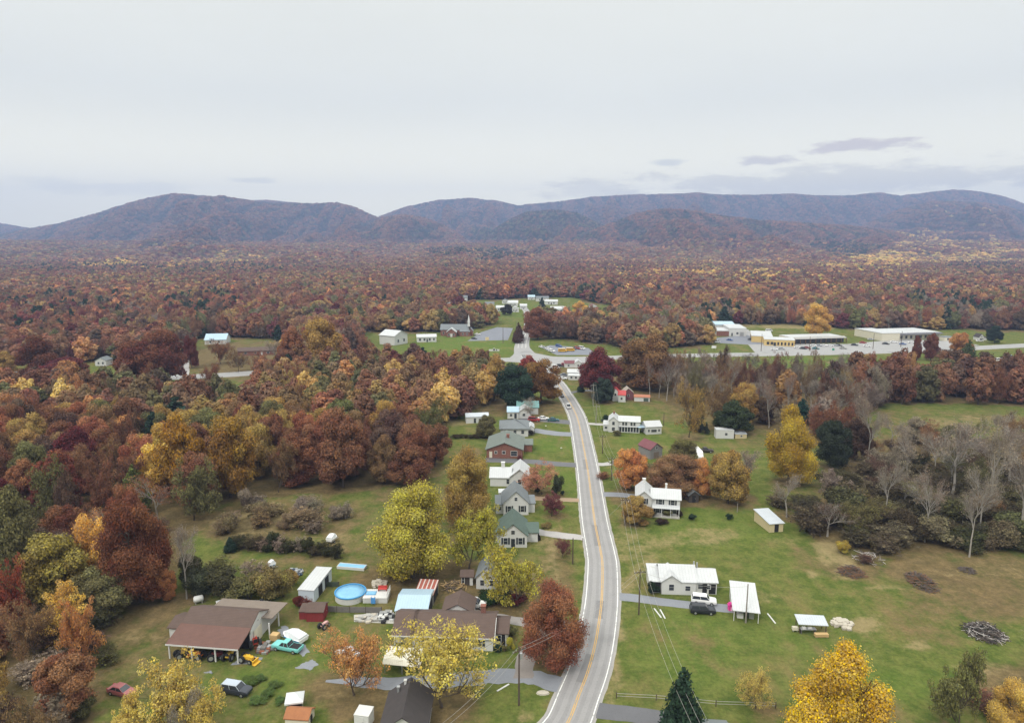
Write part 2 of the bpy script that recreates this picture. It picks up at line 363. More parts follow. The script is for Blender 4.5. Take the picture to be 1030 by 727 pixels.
for b in [(300, 620, 160, 60, .32), (260, 690, 120, 40, .3), (400, 540, 90, 50, .42), (480, 650, 70, 50, .25), (400, 712, 85, 26, .9), (345, 692, 42, 24, .75), (430, 585, 85, 22, .8), (505, 600, 85, 26, .75), (556, 655, 30, 28, .85), (562, 575, 24, 45, .6), (150, 628, 62, 30, .65), (140, 655, 45, 40, .55), (560, 690, 20, 26, .45),
          (300, 566, 95, 12, .5), (250, 525, 70, 26, .75), (330, 520, 60, 22, .55), (650, 390, 70, 16, .8), (745, 408, 90, 30, .7), (790, 440, 60, 22, .45), (690, 500, 40, 9, .8), (640, 500, 30, 9, .8), (420, 500, 60, 22, .5), (460, 470, 45, 30, .4),
          (560, 440, 20, 8, .3), (915, 500, 110, 70, .9), (880, 455, 60, 20, .45), (960, 425, 110, 14, .45), (990, 590, 95, 44, .66), (930, 575, 50, 18, .85), (860, 570, 40, 20, .6), (1010, 690, 60, 26, .8), (850, 720, 60, 30, .5), (955, 620, 70, 34, .42), (820, 560, 30, 20, .4), (710, 660, 22, 26, .4),
          (525, 410, 60, 12, .7), (560, 375, 60, 12, .5), (140, 690, 60, 30, .55), (245, 364, 70, 20, .95), (20, 375, 80, 12, .4), (540, 505, 30, 12, .35), (800, 375, 260, 6, .5), (650, 640, 30, 12, .25), (600, 372, 50, 14, .45), (870, 590, 60, 30, .28), (840, 640, 60, 20, .3)]: blob(0, *b)
for b in [(250, 525, 60, 16, .5), (555, 560, 12, 40, .6), (640, 545, 34, 24, .55), (700, 542, 50, 11, .6), (655, 570, 20, 10, .6), (760, 600, 34, 10, .5), (835, 552, 18, 16, .8), (850, 573, 14, 16, .7), (820, 578, 8, 4, .9), (870, 628, 22, 10, .85), (925, 648, 24, 7, .7), (985, 672, 60, 7, .6),
          (900, 590, 60, 3, .6), (1000, 575, 60, 12, .4), (622, 655, 9, 55, .75), (612, 705, 8, 24, .6), (632, 590, 9, 20, .6), (750, 470, 40, 12, .25), (800, 480, 30, 20, .25), (330, 540, 40, 8, .4), (700, 440, 50, 4, .45), (690, 470, 60, 10, .3), (150, 640, 40, 12, .45),
          (450, 425, 30, 8, .7), (535, 716, 20, 14, .3), (532, 722, 8, 3, .8), (345, 700, 30, 8, .4), (705, 665, 18, 18, .35), (680, 632, 14, 6, .45), (960, 425, 80, 8, .5), (790, 545, 30, 6, .4), (640, 430, 30, 8, .2), (820, 328, 120, 3, .7), (440, 470, 20, 10, .3), (560, 465, 26, 3, .5), (590, 560, 5, 60, .7)]: blob(1, *b)
for b in [(470, 347, 70, 11, 1), (830, 364, 80, 7, 1), (980, 366, 60, 6, .8), (562, 445, 30, 10, .8), (565, 485, 26, 16, .6), (665, 440, 60, 20, .4), (720, 525, 90, 26, .45), (520, 312, 40, 8, .7), (300, 645, 60, 22, .5), (440, 665, 80, 14, .5), (250, 690, 60, 22, .5), (380, 655, 30, 20, .6),
          (690, 650, 60, 40, .5), (890, 690, 60, 20, .6), (740, 360, 30, 6, .5), (420, 550, 40, 10, .4), (560, 710, 20, 20, .5), (600, 600, 6, 40, .6), (800, 640, 60, 20, .35), (660, 305, 60, 3, .4)]: blob(2, *b)
at = me.color_attributes.new('zone', 'FLOAT_COLOR', 'POINT'); at.data.foreach_set('color', zone.ravel())
gm, nt, b = new_mat('turf_and_leaf_litter')
ga = nd(nt, 'ShaderNodeAttribute', attribute_name='zone'); sp_ = nd(nt, 'ShaderNodeSeparateColor'); nt.links.new(ga.outputs['Color'], sp_.inputs[0])
nb = noise(nt, 0.045, 6, 0.62, 'World'); nm = noise(nt, 0.30, 8, 0.74, 'World'); nf = noise(nt, 1.5, 6, 0.78, 'World'); nm2 = noise(nt, 0.10, 8, 0.74, 'World', (1, 0.55, 1))
g = mixc(nt, smooth(nt, nm, 0.34, 0.68), (0.060, 0.086, 0.018), (0.128, 0.136, 0.038))
g = mixc(nt, mth(nt, 'MULTIPLY', sp_.outputs[2], 0.75), g, mixc(nt, nm, (0.058, 0.108, 0.018), (0.118, 0.158, 0.032)))
g = mixc(nt, mth(nt, 'MULTIPLY', smooth(nt, nm2, 0.47, 0.68), 0.78), g, (0.170, 0.135, 0.055))
def patch(g, s, colr, lo, hi, k=0.85):
    f = mth(nt, 'ADD', s, mth(nt, 'MULTIPLY', mth(nt, 'SUBTRACT', mth(nt, 'ADD', mth(nt, 'MULTIPLY', nm, 0.5), mth(nt, 'MULTIPLY', nm2, 0.5)), 0.5), 2.2))
    return mixc(nt, mth(nt, 'MULTIPLY', smooth(nt, f, lo, hi), k), g, colr)
g = patch(g, sp_.outputs[0], mixc(nt, smooth(nt, nm, 0.3, 0.7), (0.085, 0.062, 0.033), (0.170, 0.115, 0.060)), 0.16, 0.72)
g = patch(g, sp_.outputs[1], mixc(nt, nm, (0.17, 0.135, 0.066), (0.28, 0.22, 0.11)), 0.26, 0.85, 0.9)
fk = mth(nt, 'ADD', 0.30, mth(nt, 'MULTIPLY', nf, 1.42)); fv = nd(nt, 'ShaderNodeCombineXYZ')
for i in range(3): nt.links.new(fk, fv.inputs[i])
g = mixc(nt, 1.0, g, fv.outputs[0], 'MULTIPLY')
nt.links.new(g, b.inputs['Base Color']); b.inputs['Roughness'].default_value = 1.0; b.inputs['Specular IOR Level'].default_value = 0.05
bp = nd(nt, 'ShaderNodeBump'); bp.inputs['Strength'].default_value = 0.5; bp.inputs['Distance'].default_value = 0.25; nt.links.new(mth(nt, 'ADD', nf, nm), bp.inputs['Height']); nt.links.new(bp.outputs[0], b.inputs['Normal'])
tag(mkobj('ground', me, gm), kind='structure')

# mountains: one sheet from the end of the ground to behind the last ridge
uu = np.linspace(-1.06, 1.06, 1000); yy = np.arange(2600, 7300, 22)
U, YY = np.meshgrid(uu, yy); XX = U * YY; ZZ = land_h(XX, YY) - np.where(YY < 2650, 3.0, 0)
amp = np.clip(ZZ / 60, 0, 1); ZZ = ZZ + amp * ((fbm(XX / 30, YY / 40, 3) - 0.45) * 14 + (_rs.rand(*ZZ.shape) - .5) * 5)
n1, n2 = ZZ.shape; ii = np.arange((n1 - 1) * (n2 - 1)); q0 = (ii // (n2 - 1)) * n2 + ii % (n2 - 1)
me = npmesh('mountains', np.stack([XX.ravel(), YY.ravel(), ZZ.ravel()], 1), np.stack([q0, q0 + 1, q0 + n2 + 1, q0 + n2], 1)); me.shade_smooth()
mm, nt, b = new_mat('wooded_slopes')
na = noise(nt, 0.0022, 6, 0.6, 'World'); nb_ = noise(nt, 0.016, 6, 0.75, 'World'); nc = noise(nt, 0.075, 4, 0.75, 'World')
g = mixc(nt, smooth(nt, nb_, 0.36, 0.62), (0.050, 0.038, 0.030), (0.150, 0.062, 0.034))
g = mixc(nt, smooth(nt, na, 0.46, 0.60), g, mixc(nt, nb_, (0.030, 0.044, 0.034), (0.085, 0.060, 0.042)))
g = mixc(nt, smooth(nt, nc, 0.55, 0.75), g, (0.20, 0.10, 0.055)); g = mixc(nt, smooth(nt, nc, 0.47, 0.30), g, (0.016, 0.018, 0.018))
nt.links.new(g, b.inputs['Base Color']); b.inputs['Roughness'].default_value = 1.0; b.inputs['Specular IOR Level'].default_value = 0.0
bp = nd(nt, 'ShaderNodeBump'); bp.inputs['Strength'].default_value = 1.0; bp.inputs['Distance'].default_value = 14.0; nt.links.new(nc, bp.inputs['Height']); nt.links.new(bp.outputs[0], b.inputs['Normal'])
tag(mkobj('mountains', me, mm), kind='structure')

# ------------------------------------------------------------------ roads, drives
def strip(name, pts, width, z, mat_, offs=0.0, dash=None, wvar=0.0):
    """Ribbon along photo pixels (px, py[, width]) laid on the ground."""
    w = [(P(*p[:2]), (p[2] if len(p) > 2 else width)) for p in pts]
    n = max(2, len(w)); out = []
    for i in range(n - 1):                               # Catmull-Rom through the points
        p0 = w[max(i - 1, 0)][0]; p1, w1 = w[i]; p2, w2 = w[i + 1]; p3 = w[min(i + 2, n - 1)][0]
        m = max(3, int((p2 - p1).length / 1.6))
        for k in range(m + (i == n - 2)):
            t = k / m; q = 0.5 * ((2 * p1) + (p2 - p0) * t + (2 * p0 - 5 * p1 + 4 * p2 - p3) * t * t + (3 * p1 - p0 - 3 * p2 + p3) * t ** 3)
            out.append((q, w1 + (w2 - w1) * t))
    M = MB(); prev = None; vs = []
    for i, (q, wd) in enumerate(out):
        a = out[max(i - 1, 0)][0]; c = out[min(i + 1, len(out) - 1)][0]; t = (c - a); t.z = 0; t.normalize(); nrm = Vector((-t.y, t.x, 0))
        e1 = wvar * (random.random() - .5); e2 = wvar * (random.random() - .5)
        vs.append((q + nrm * (offs + wd / 2 + e1), q + nrm * (offs - wd / 2 + e2)))
    for i in range(len(vs) - 1):
        if dash and (i // dash) % 3 == 0 and dash > 0: continue
        a, c = vs[i]; d, e = vs[i + 1]
        M.add([(a.x, a.y, z), (c.x, c.y, z), (e.x, e.y, z), (d.x, d.y, z)], [(0, 1, 2, 3)])
    return tag(M.build(name, mat_), kind='structure')
def asphalt(name, col, streak=True):
    if name in _mc: return _mc[name]
    m, nt, b = new_mat(name); _mc[name] = m; n1 = noise(nt, 0.25, 6, 0.65, 'World'); n2 = noise(nt, 3.0, 4, 0.7, 'World'); n3 = noise(nt, 0.05, 5, 0.6, 'World')
    c = mixc(nt, n1, tuple(x * 0.78 for x in col), tuple(x * 1.18 for x in col)); c = mixc(nt, smooth(nt, n2, 0.5, 0.8), c, tuple(x * 0.72 for x in col))
    c = mixc(nt, smooth(nt, n3, 0.55, 0.7), c, tuple(x * 0.74 for x in col)); nt.links.new(c, b.inputs['Base Color']); b.inputs['Roughness'].default_value = 0.85
    return m
random.seed(4)
ROADM = asphalt('worn_grey_asphalt', (0.27, 0.262, 0.262)); SHOULD = asphalt('pale_gravel_shoulder', (0.31, 0.295, 0.275)); TRACK = asphalt('wheel_track_asphalt', (0.235, 0.228, 0.23))
DRIVE = asphalt('blue_grey_drive_gravel', (0.20, 0.21, 0.235)); DARKDR = asphalt('dark_drive_asphalt', (0.115, 0.115, 0.125)); DIRT = asphalt('dirt_drive', (0.30, 0.215, 0.14)); PALEDR = asphalt('pale_gravel_drive', (0.36, 0.34, 0.335))
LOT = asphalt('parking_asphalt', (0.285, 0.28, 0.28)); LOTB = asphalt('bluish_parking_asphalt', (0.17, 0.18, 0.21)); WLINE = mat('white_road_paint', (0.70, 0.70, 0.68), 0.6, 0.15, 0.9, dirt=((0.34, 0.335, 0.33), 0.50)); YLINE = mat('yellow_road_paint', (0.56, 0.33, 0.08), 0.6, 0.15, 0.9, dirt=((0.36, 0.27, 0.16), 0.50))
MAIN = [(535, 770), (553, 747), (570.8, 727), (581.7, 700), (591.8, 673.6), (598.8, 646.7), (603.3, 620), (605.5, 598), (606, 569), (604.3, 555), (598.6, 526.8), (595, 500.7), (591.5, 474.6), (586.8, 448.4), (581.3, 422), (575, 408), (567.7, 396), (561, 385.7), (551, 376), (540, 368), (531, 360), (526, 352)]
CROSS = [(-120, 386), (0, 384), (120, 381), (200, 378.5), (250, 375.5), (330, 371), (400, 366.5), (470, 363.5), (520, 361.5), (590, 360.5), (640, 359), (720, 357), (790, 356), (860, 354.5), (940, 352), (1000, 349), (1060, 346), (1200, 340)]
NORTH = [(526, 357, 11), (525, 350, 10.5), (525.5, 345, 9.5), (527.5, 339, 9), (529.5, 334, 7.5), (531, 328, 7), (531.5, 322, 7), (530, 314, 7), (526, 308, 7)]
strip('main_road_shoulder', MAIN, 7.7, 0.02, SHOULD, wvar=0.15); strip('main_road', MAIN, 7.0, 0.04, ROADM)
for o_ in (-2.35, -0.95, 0.95, 2.35): strip('wheel_track', MAIN, 0.62, 0.046, TRACK, offs=o_, wvar=0.12)
for o_ in (-3.12, 3.12): strip('white_edge_line', MAIN, 0.17, 0.052, WLINE, offs=o_)
for o_ in (-0.14, 0.14): strip('yellow_centre_line', MAIN, 0.13, 0.052, YLINE, offs=o_)
strip('cross_road_shoulder', CROSS, 14, 0.024, SHOULD, wvar=0.4); strip('cross_road', CROSS, 12.2, 0.058, LOT)
strip('north_road', NORTH, 8, 0.066, LOT)
for o_ in (-2.6, 0, 2.6): strip('white_lane_line', [q[:2] for q in NORTH[1:5]], 0.25, 0.074, WLINE, offs=o_)
def drive(name, pts, w, m, z=0.03): return strip(name, pts, w, z, m, wvar=0.55 if 'gravel' in name or 'dirt' in name else 0.2)
for pts_ in ([(583.5, 686), (589, 673), (594, 658)], [(598, 528), (600, 538), (601.5, 549)], [(588, 462), (590, 472)], [(604, 604), (602.5, 622)]): strip('asphalt_patch', pts_, 1.5, 0.049, DARKDR if False else asphalt('tar_patch', (0.19, 0.185, 0.188)), wvar=.15)
drive('driveway', [(622, 599.5), (640, 601.5), (665, 605), (700, 609), (738, 612)], 3.0, DRIVE)
drive('gravel_driveway', [(578, 694), (560, 688), (540, 681.5), (520, 679.5), (490, 680), (450, 684), (400, 687, 3.2), (360, 685.5, 2.4), (328, 684, .5)], 3.8, DRIVE)
drive('gravel_driveway', [(527, 682), (527, 670), (530, 657), (541, 643), (556, 630), (565, 622)], 3.2, asphalt('brown_gravel', (0.21, 0.185, 0.17)), 0.034)
drive('gravel_driveway', [(595, 631), (560, 628.5), (535, 626.5), (505, 622), (470, 616), (445, 612)], 3.0, asphalt('pale_brown_gravel', (0.27, 0.25, 0.24)), 0.037)
drive('driveway', [(600, 714), (622, 716.5), (650, 720), (700, 729), (740, 736)], 3.6, DARKDR)
drive('gravel_driveway', [(590, 541), (570, 539), (552, 536.5), (537, 534)], 3.2, PALEDR)
drive('dirt_driveway', [(588, 503), (565, 502.5), (545, 501.5), (531, 500)], 3.0, DIRT)
drive('driveway', [(588, 468), (560, 466.5), (530, 464), (488, 462.5)], 4.4, DARKDR)
drive('driveway', [(582, 437), (560, 436), (536, 432.5)], 5.5, DRIVE); drive('driveway', [(575, 425), (555, 423), (525, 420)], 6.0, DARKDR)
drive('driveway', [(601, 497), (625, 497.5), (641, 500)], 3.4, DRIVE); drive('driveway', [(593, 466), (606, 467), (614, 466)], 3.0, PALEDR); drive('driveway', [(584, 425.5), (600, 426.5), (608, 427)], 3.0, PALEDR)
drive('driveway', [(569, 396), (585, 393), (600, 393), (618, 395)], 3.0, DARKDR); drive('driveway', [(552, 377), (566, 378), (575, 379)], 5.0, LOT)
drive('gravel_lane', [(184, 378), (184.5, 366), (184.5, 356), (185, 348)], 6.0, PALEDR)
def lot(name, poly, m, z):
    if name.startswith('gravel'):                      # loose stone has no straight edge
        q = []
        for i in range(len(poly)):
            a, b = poly[i], poly[(i + 1) % len(poly)]
            q += [(a[0] + (b[0] - a[0]) * t + random.uniform(-1.6, 1.6), a[1] + (b[1] - a[1]) * t + random.uniform(-.8, .8)) for t in (0, .17, .33, .5, .67, .83)]
        poly = q
    v = [P(*p, z) for p in poly]; M = MB().add(v, [tuple(range(len(v)))]); return tag(M.build(name, m), kind='structure')
lot('junction_pavement', [(508, 363.5), (516, 357), (520, 350), (532, 349), (538, 355), (556, 358.5), (600, 359.5), (588, 366), (557, 370), (541, 370), (530, 365)], LOT, 0.046)
lot('church_car_park', [(470, 343), (484, 334), (500, 329), (516, 330), (511, 342), (490, 342.5)], LOTB, 0.028)
lot('bus_lot', [(545, 350), (553, 347), (592, 350), (600, 357), (560, 357)], LOTB, 0.03)
lot('shop_car_park', [(752, 346), (745, 334), (752, 331), (768, 345), (852, 346), (905, 341), (958, 343), (985, 347), (940, 351), (760, 355)], LOT, 0.03)
lot('side_car_park', [(716, 340), (752, 337), (768, 346), (752, 346.5), (722, 345)], LOTB, 0.042)
for k_, poly in enumerate(([(297, 672), (303, 666), (314, 663), (321, 668), (312, 673.5)], [(233, 668), (243, 661), (264, 660), (260, 667)], [(278, 634), (286, 628), (294, 634), (312, 655), (304, 661), (296, 646)], [(205, 676), (212, 674), (214, 677)], [(366, 683), (388, 680), (388, 686), (372, 688)])):
    lot('gravel_patch', poly, DRIVE, 0.022)
lot('concrete_patio', [(356, 618), (396, 615), (398, 627), (356, 625)], CONC, 0.026)
# ------------------------------------------------------------------ buildings
def slab_gable(M, x0, x1, y0, y1, h, rh, ov, axis, t=0.16):
    if axis == 'x': a0, a1, b0, b1 = x0, x1, y0, y1
    else: a0, a1, b0, b1 = y0, y1, x0, x1
    m = (b0 + b1) / 2; s = rh / (m - b0); e = 0.004
    prof = [(b0 - ov, h - s * ov + e), (m, h + rh + e), (b1 + ov, h - s * ov + e), (b1 + ov, h - s * ov + t), (m, h + rh + t), (b0 - ov, h - s * ov + t)]
    f = (lambda a, p: (a, p[0], p[1])) if axis == 'x' else (lambda a, p: (p[0], a, p[1]))
    vs = [f(a, p) for a in (a0 - ov, a1 + ov) for p in prof]
    M.add(vs, [(0, 1, 7, 6), (1, 2, 8, 7), (2, 3, 9, 8), (3, 4, 10, 9), (4, 5, 11, 10), (5, 0, 6, 11), (0, 5, 4, 1), (1, 4, 3, 2), (6, 7, 10, 11), (7, 8, 9, 10)])
def slab_shed(M, x0, x1, y0, y1, z0, z1, ov, t=0.14):     # slopes along y from z0 (front) to z1 (back)
    s = (z1 - z0) / (y1 - y0); a, b = y0 - ov, y1 + ov; za, zb = z0 - s * ov + .004, z1 + s * ov + .004
    vs = [(x, y, z) for x in (x0 - ov, x1 + ov) for y, z in ((a, za), (b, zb), (b, zb + t), (a, za + t))]
    M.add(vs, [(0, 1, 5, 4), (1, 2, 6, 5), (2, 3, 7, 6), (3, 0, 4, 7), (0, 3, 2, 1), (4, 5, 6, 7)])
def slab_hip(M, x0, x1, y0, y1, h, rh, ov, t=0.14):
    x0 -= ov; x1 += ov; y0 -= ov; y1 += ov; r = (y1 - y0) / 2; m = (y0 + y1) / 2; z = h + .004
    vs = [(x0, y0, z), (x1, y0, z), (x1, y1, z), (x0, y1, z), (x0, y0, z + t), (x1, y0, z + t), (x1, y1, z + t), (x0, y1, z + t), (x0 + r, m, h + rh), (x1 - r, m, h + rh)]
    M.add(vs, [(3, 2, 1, 0), (0, 1, 5, 4), (1, 2, 6, 5), (2, 3, 7, 6), (3, 0, 4, 7), (4, 5, 9, 8), (5, 6, 9), (6, 7, 8, 9), (7, 4, 8)])
def wall_block(M, x0, x1, y0, y1, h, roof, rh):
    if roof == 'gx': M.prism([(y0, 0), (y1, 0), (y1, h), ((y0 + y1) / 2, h + rh), (y0, h)], x0, x1, 'x')
    elif roof == 'gy': M.prism([(x0, 0), (x1, 0), (x1, h), ((x0 + x1) / 2, h + rh), (x0, h)], y0, y1, 'y')
    elif roof == 'shed': M.prism([(y0, 0), (y1, 0), (y1, h + rh), (y0, h)], x0, x1, 'x')
    else: M.box(x0, x1, y0, y1, 0, h)
def window(root, face, a, z, w, h, p, frame, shut=None, glass=None):
    fr, gl, sh = MB(), MB(), MB()
    def bx(M, a0, a1, z0, z1, o0, o1):
        if face == 'f': M.box(a0, a1, p - o1, p - o0, z0, z1)
        elif face == 'b': M.box(a0, a1, p + o0, p + o1, z0, z1)
        elif face == 'r': M.box(p + o0, p + o1, a0, a1, z0, z1)
        else: M.box(p - o1, p - o0, a0, a1, z0, z1)
    bx(fr, a - w / 2 - .1, a + w / 2 + .1, z - h / 2 - .1, z + h / 2 + .1, 0.004, .06)
    bx(gl, a - w / 2, a + w / 2, z + .03, z + h / 2, .02, .085); bx(gl, a - w / 2, a + w / 2, z - h / 2, z - .03, .02, .075)
    f = fr.build('window', frame, root); gl.build('pane', glass or GLASS, f)
    if shut:
        for s in (-1, 1): sh = MB(); bx(sh, a + s * (w / 2 + .32) - .2, a + s * (w / 2 + .32) + .2, z - h / 2 - .05, z + h / 2 + .05, 0.003, .07); sh.build('shutter', shut, f)
def door(root, face, a, w, h, p, m, z0=0.15):
    M, K = MB(), MB(); z1 = z0 + h; ka = a + w * .36
    if face == 'f': M.box(a - w / 2, a + w / 2, p - .07, p - .004, z0, z1); K.box(ka - .05, ka + .05, p - .14, p - .05, z0 + 1, z0 + 1.1)
    elif face == 'r': M.box(p + .004, p + .07, a - w / 2, a + w / 2, z0, z1); K.box(p + .05, p + .14, ka - .05, ka + .05, z0 + 1, z0 + 1.1)
    else: M.box(p - .07, p - .004, a - w / 2, a + w / 2, z0, z1); K.box(p - .14, p - .05, ka - .05, ka + .05, z0 + 1, z0 + 1.1)
    d = M.build('door', m, root); K.build('handle', STEEL, d)
def house(name, label, cat, A, B, blocks, wm, rm, wins=(), doors=(), chims=(), posts=(), group=None, frame=WHITEP, shut=None, L=None, ext=None):
    a, b = P(*A), P(*B); d = b - a; rz = math.atan2(d.y, d.x); k = d.length / L if L else 1.0
    root = empty(name, a, rz, label, cat, group); root.scale = (k, k, k)
    W, R, R2 = MB(), {}, None
    for bl in blocks:
        x0, x1, y0, y1, h, rf, rh = bl[:7]; ov = bl[7] if len(bl) > 7 else .3; m = bl[8] if len(bl) > 8 and bl[8] else rm; z0 = 0
        open_ = len(bl) > 9 and bl[9]
        if not open_: wall_block(W, x0, x1, y0, y1, h, rf, rh)
        if rf == 'none': continue
        M = R.setdefault(m.name, (m, MB()))[1]
        if rf in ('gx', 'gy'): slab_gable(M, x0, x1, y0, y1, h, rh, ov, rf[1])
        elif rf == 'shed': slab_shed(M, x0, x1, y0, y1, h, h + rh, ov)
        elif rf == 'hip': slab_hip(M, x0, x1, y0, y1, h, rh, ov)
        else: M.box(x0 - ov, x1 + ov, y0 - ov, y1 + ov, h + .004, h + .2)
    W.build('wall', wm, root); first = None
    for m, M in R.values(): o = M.build('roof', m, root); first = first or o
    for w in wins: window(root, *w[:6], frame, w[6] if len(w) > 6 else shut)
    for dr in doors: door(root, *dr)
    for (x, y, w, z0, z1, m) in chims:
        M = MB().box(x - w / 2, x + w / 2, y - w / 2, y + w / 2, z0, z1); M.box(x - w / 2 - .08, x + w / 2 + .08, y - w / 2 - .08, y + w / 2 + .08, z1 + .003, z1 + .15); M.build('chimney', m, first)
    for (x, y, h) in posts: MB().box(x - .09, x + .09, y - .09, y + .09, 0, h).build('post', WHITEP, root)
    if ext: ext(root)
    return root
F_, R_, L_ = 'f', 'r', 'l'
# --- the workshop with its open lean-to, left
def barn_ext(r):
    S = MB(); S.prism([(-.35, 2.62), (4.3, 3.75), (4.3, 3.93), (-.35, 2.8)], -.3, 12.75, 'x'); S.build('lean_to_roof', REDSH, r)
    F = MB().box(-.3, 12.75, -.40, -.36, 2.55, 2.82); F.build('fascia_board', WHITEP, r)
    for x in (0.1, 4.2, 8.4, 12.4): MB().box(x - .11, x + .11, -.1, .12, 0, 2.65).build('post', WHITEP, r)
    MB().box(0.0, 12.4, 4.12, 4.2, 0, 3.5).build('back_shade', DARK, r)  # dark sheet before the white wall paints the shade under the lean-to
    for x in (14.0, 14.2): MB().box(x - .1, x + .1, (11.6 if x < 14.1 else 7.6), (11.8 if x < 14.1 else 7.8), 0, 2.9).build('post', WHITEP, r)
    G = MB().prism([(4.2, 2.75), (7.6, 4.2), (7.6, 5.15), (4.2, 3.6)], 12.52, 12.6, 'x').build('barge_board', WHITEP, r)
    MB().box(12.5, 12.56, 5.4, 8.2, 0.02, 2.6).build('garage_door', CREAM, r)
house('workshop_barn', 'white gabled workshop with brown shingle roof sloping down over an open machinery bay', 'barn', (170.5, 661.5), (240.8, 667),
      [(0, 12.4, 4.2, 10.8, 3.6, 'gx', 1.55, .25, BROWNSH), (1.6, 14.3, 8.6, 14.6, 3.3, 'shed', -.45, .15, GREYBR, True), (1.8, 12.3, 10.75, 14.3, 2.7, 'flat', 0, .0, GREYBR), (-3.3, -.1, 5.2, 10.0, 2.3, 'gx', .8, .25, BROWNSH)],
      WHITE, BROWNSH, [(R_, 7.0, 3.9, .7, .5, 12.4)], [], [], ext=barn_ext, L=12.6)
# --- white ranch house by the gravel drive
def ranch_ext(r):
    MB().box(-.35, 17.9, -.46, -.40, 2.45, 2.66).build('gutter', WHITEP, r)
    MB().box(.1, 3.4, 1.6, 1.66, 0, 2.5).build('porch_wall', CREAM, r)
    MB().prism([(-.45, 2.5), (4.3, 4.45), (4.3, 4.68), (-.45, 2.72)], 18.12, 18.2, 'x').build('barge_board', WHITEP, r)
house('ranch_house', 'long white ranch house with dark brown roof and brick chimney beside the gravel drive', 'house', (396.3, 651.2), (495.8, 654.6),
      [(3.4, 17.8, 0, 8.6, 2.6, 'gx', 1.95, .4, BROWNSH), (0, 3.38, 1.7, 8.58, 2.6, 'none', 0), (0, 3.4, 0, 8.6, 2.6, 'gx', 1.95, .4, BROWNSH, True), (17.9, 20.3, 1.9, 7.4, 2.4, 'gx', 1.1, .3, BROWNSH), (7.5, 13.2, 8.5, 13.5, 2.5, 'gy', 1.5, .3, BROWNSH)],
      WHITE, BROWNSH, [(F_, 15.1, 1.55, 1.5, 1.2, 0, SHUT), (F_, 11.6, 1.55, 1.2, 1.2, 0, SHUT), (F_, 8.6, 1.5, 1.9, 1.4, 0, SHUT), (F_, 5.4, 1.55, 1.0, 1.1, 0, SHUT), (F_, 18.7, 1.4, .8, 1.1, 1.9), (R_, 4.6, 1.5, .9, 1.1, 20.3)], [(F_, 10.1, .95, 2.05, 0, SHUT), (F_, 19.6, .8, 2.0, 1.9, DARK)],
      [(15.6, 5.4, .85, 3.6, 5.6, BRICK)], [(.15, .1, 2.5), (20.0, 1.7, 2.2)], ext=ranch_ext, L=17.8)
def open_front(x0, x1, h, y):
    return lambda r: MB().box(x0, x1, y - .03, y - .006, .05, h).build('bay_shade', DARK, r)  # dark sheet on the wall, painting the shade of an opening
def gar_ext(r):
    MB().box(6.0, 6.03, 1.5, 7.0, .05, 2.4).build('bay_shade', DARK, r)  # closed wall; a dark sheet stands for the shade inside
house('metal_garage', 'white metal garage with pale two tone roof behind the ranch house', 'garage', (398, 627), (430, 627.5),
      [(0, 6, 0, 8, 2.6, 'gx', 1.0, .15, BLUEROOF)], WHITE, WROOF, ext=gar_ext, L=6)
house('rusty_shed', 'low shed with rust and white striped tin roof behind the metal garage', 'shed', (417.5, 608), (436, 609), [(0, 3.8, 0, 5.4, 2.3, 'shed', .5, .15, RUST)], BLOCK, RUST, ext=lambda r: MB().box(3.8, 3.84, .5, 4.8, .05, 2.1).build('bay_shade', DARK, r), L=3.9)  # side opening is a dark sheet, its shade put into the colour
def carport(name, label, A, B, dep, h, rise, roofm, group=None):
    a, b = P(*A), P(*B); d = b - a; L = d.length; root = empty(name, a, math.atan2(d.y, d.x), label, 'carport', group); n = 8; top = []; bot = []
    for i in range(n + 1):
        t = i / n; y = -.25 + (dep + .5) * t; z = h + rise * (1 - (2 * t - 1) ** 2) - (0.25 if i in (0, n) else 0); top.append((y, z + .06)); bot.append((y, z))
    M = MB(); prof = bot + top[::-1]; vs = [(x, p[0], p[1]) for x in (-.2, L + .2) for p in prof]; k = len(prof); fs = []
    for i in range(k): j = (i + 1) % k; fs.append((i, j, k + j, k + i))
    for i in range(n): fs += [(i, k - 1 - i, k - 2 - i, i + 1), (k + i, k + i + 1, 2 * k - 2 - i, 2 * k - 1 - i)]
    M.add(vs, fs).build('roof', roofm, root)
    for x in (.1, L / 2, L - .1):
        for y in (.05, dep - .05): MB().box(x - .05, x + .05, y - .05, y + .05, 0, h).build('post', STEEL, root)
    return root
carport('metal_carport', 'cream arched metal carport in front of the ranch house porch', (386.5, 676.5), (422.5, 680), 4.4, 2.0, .75, CREAMM)
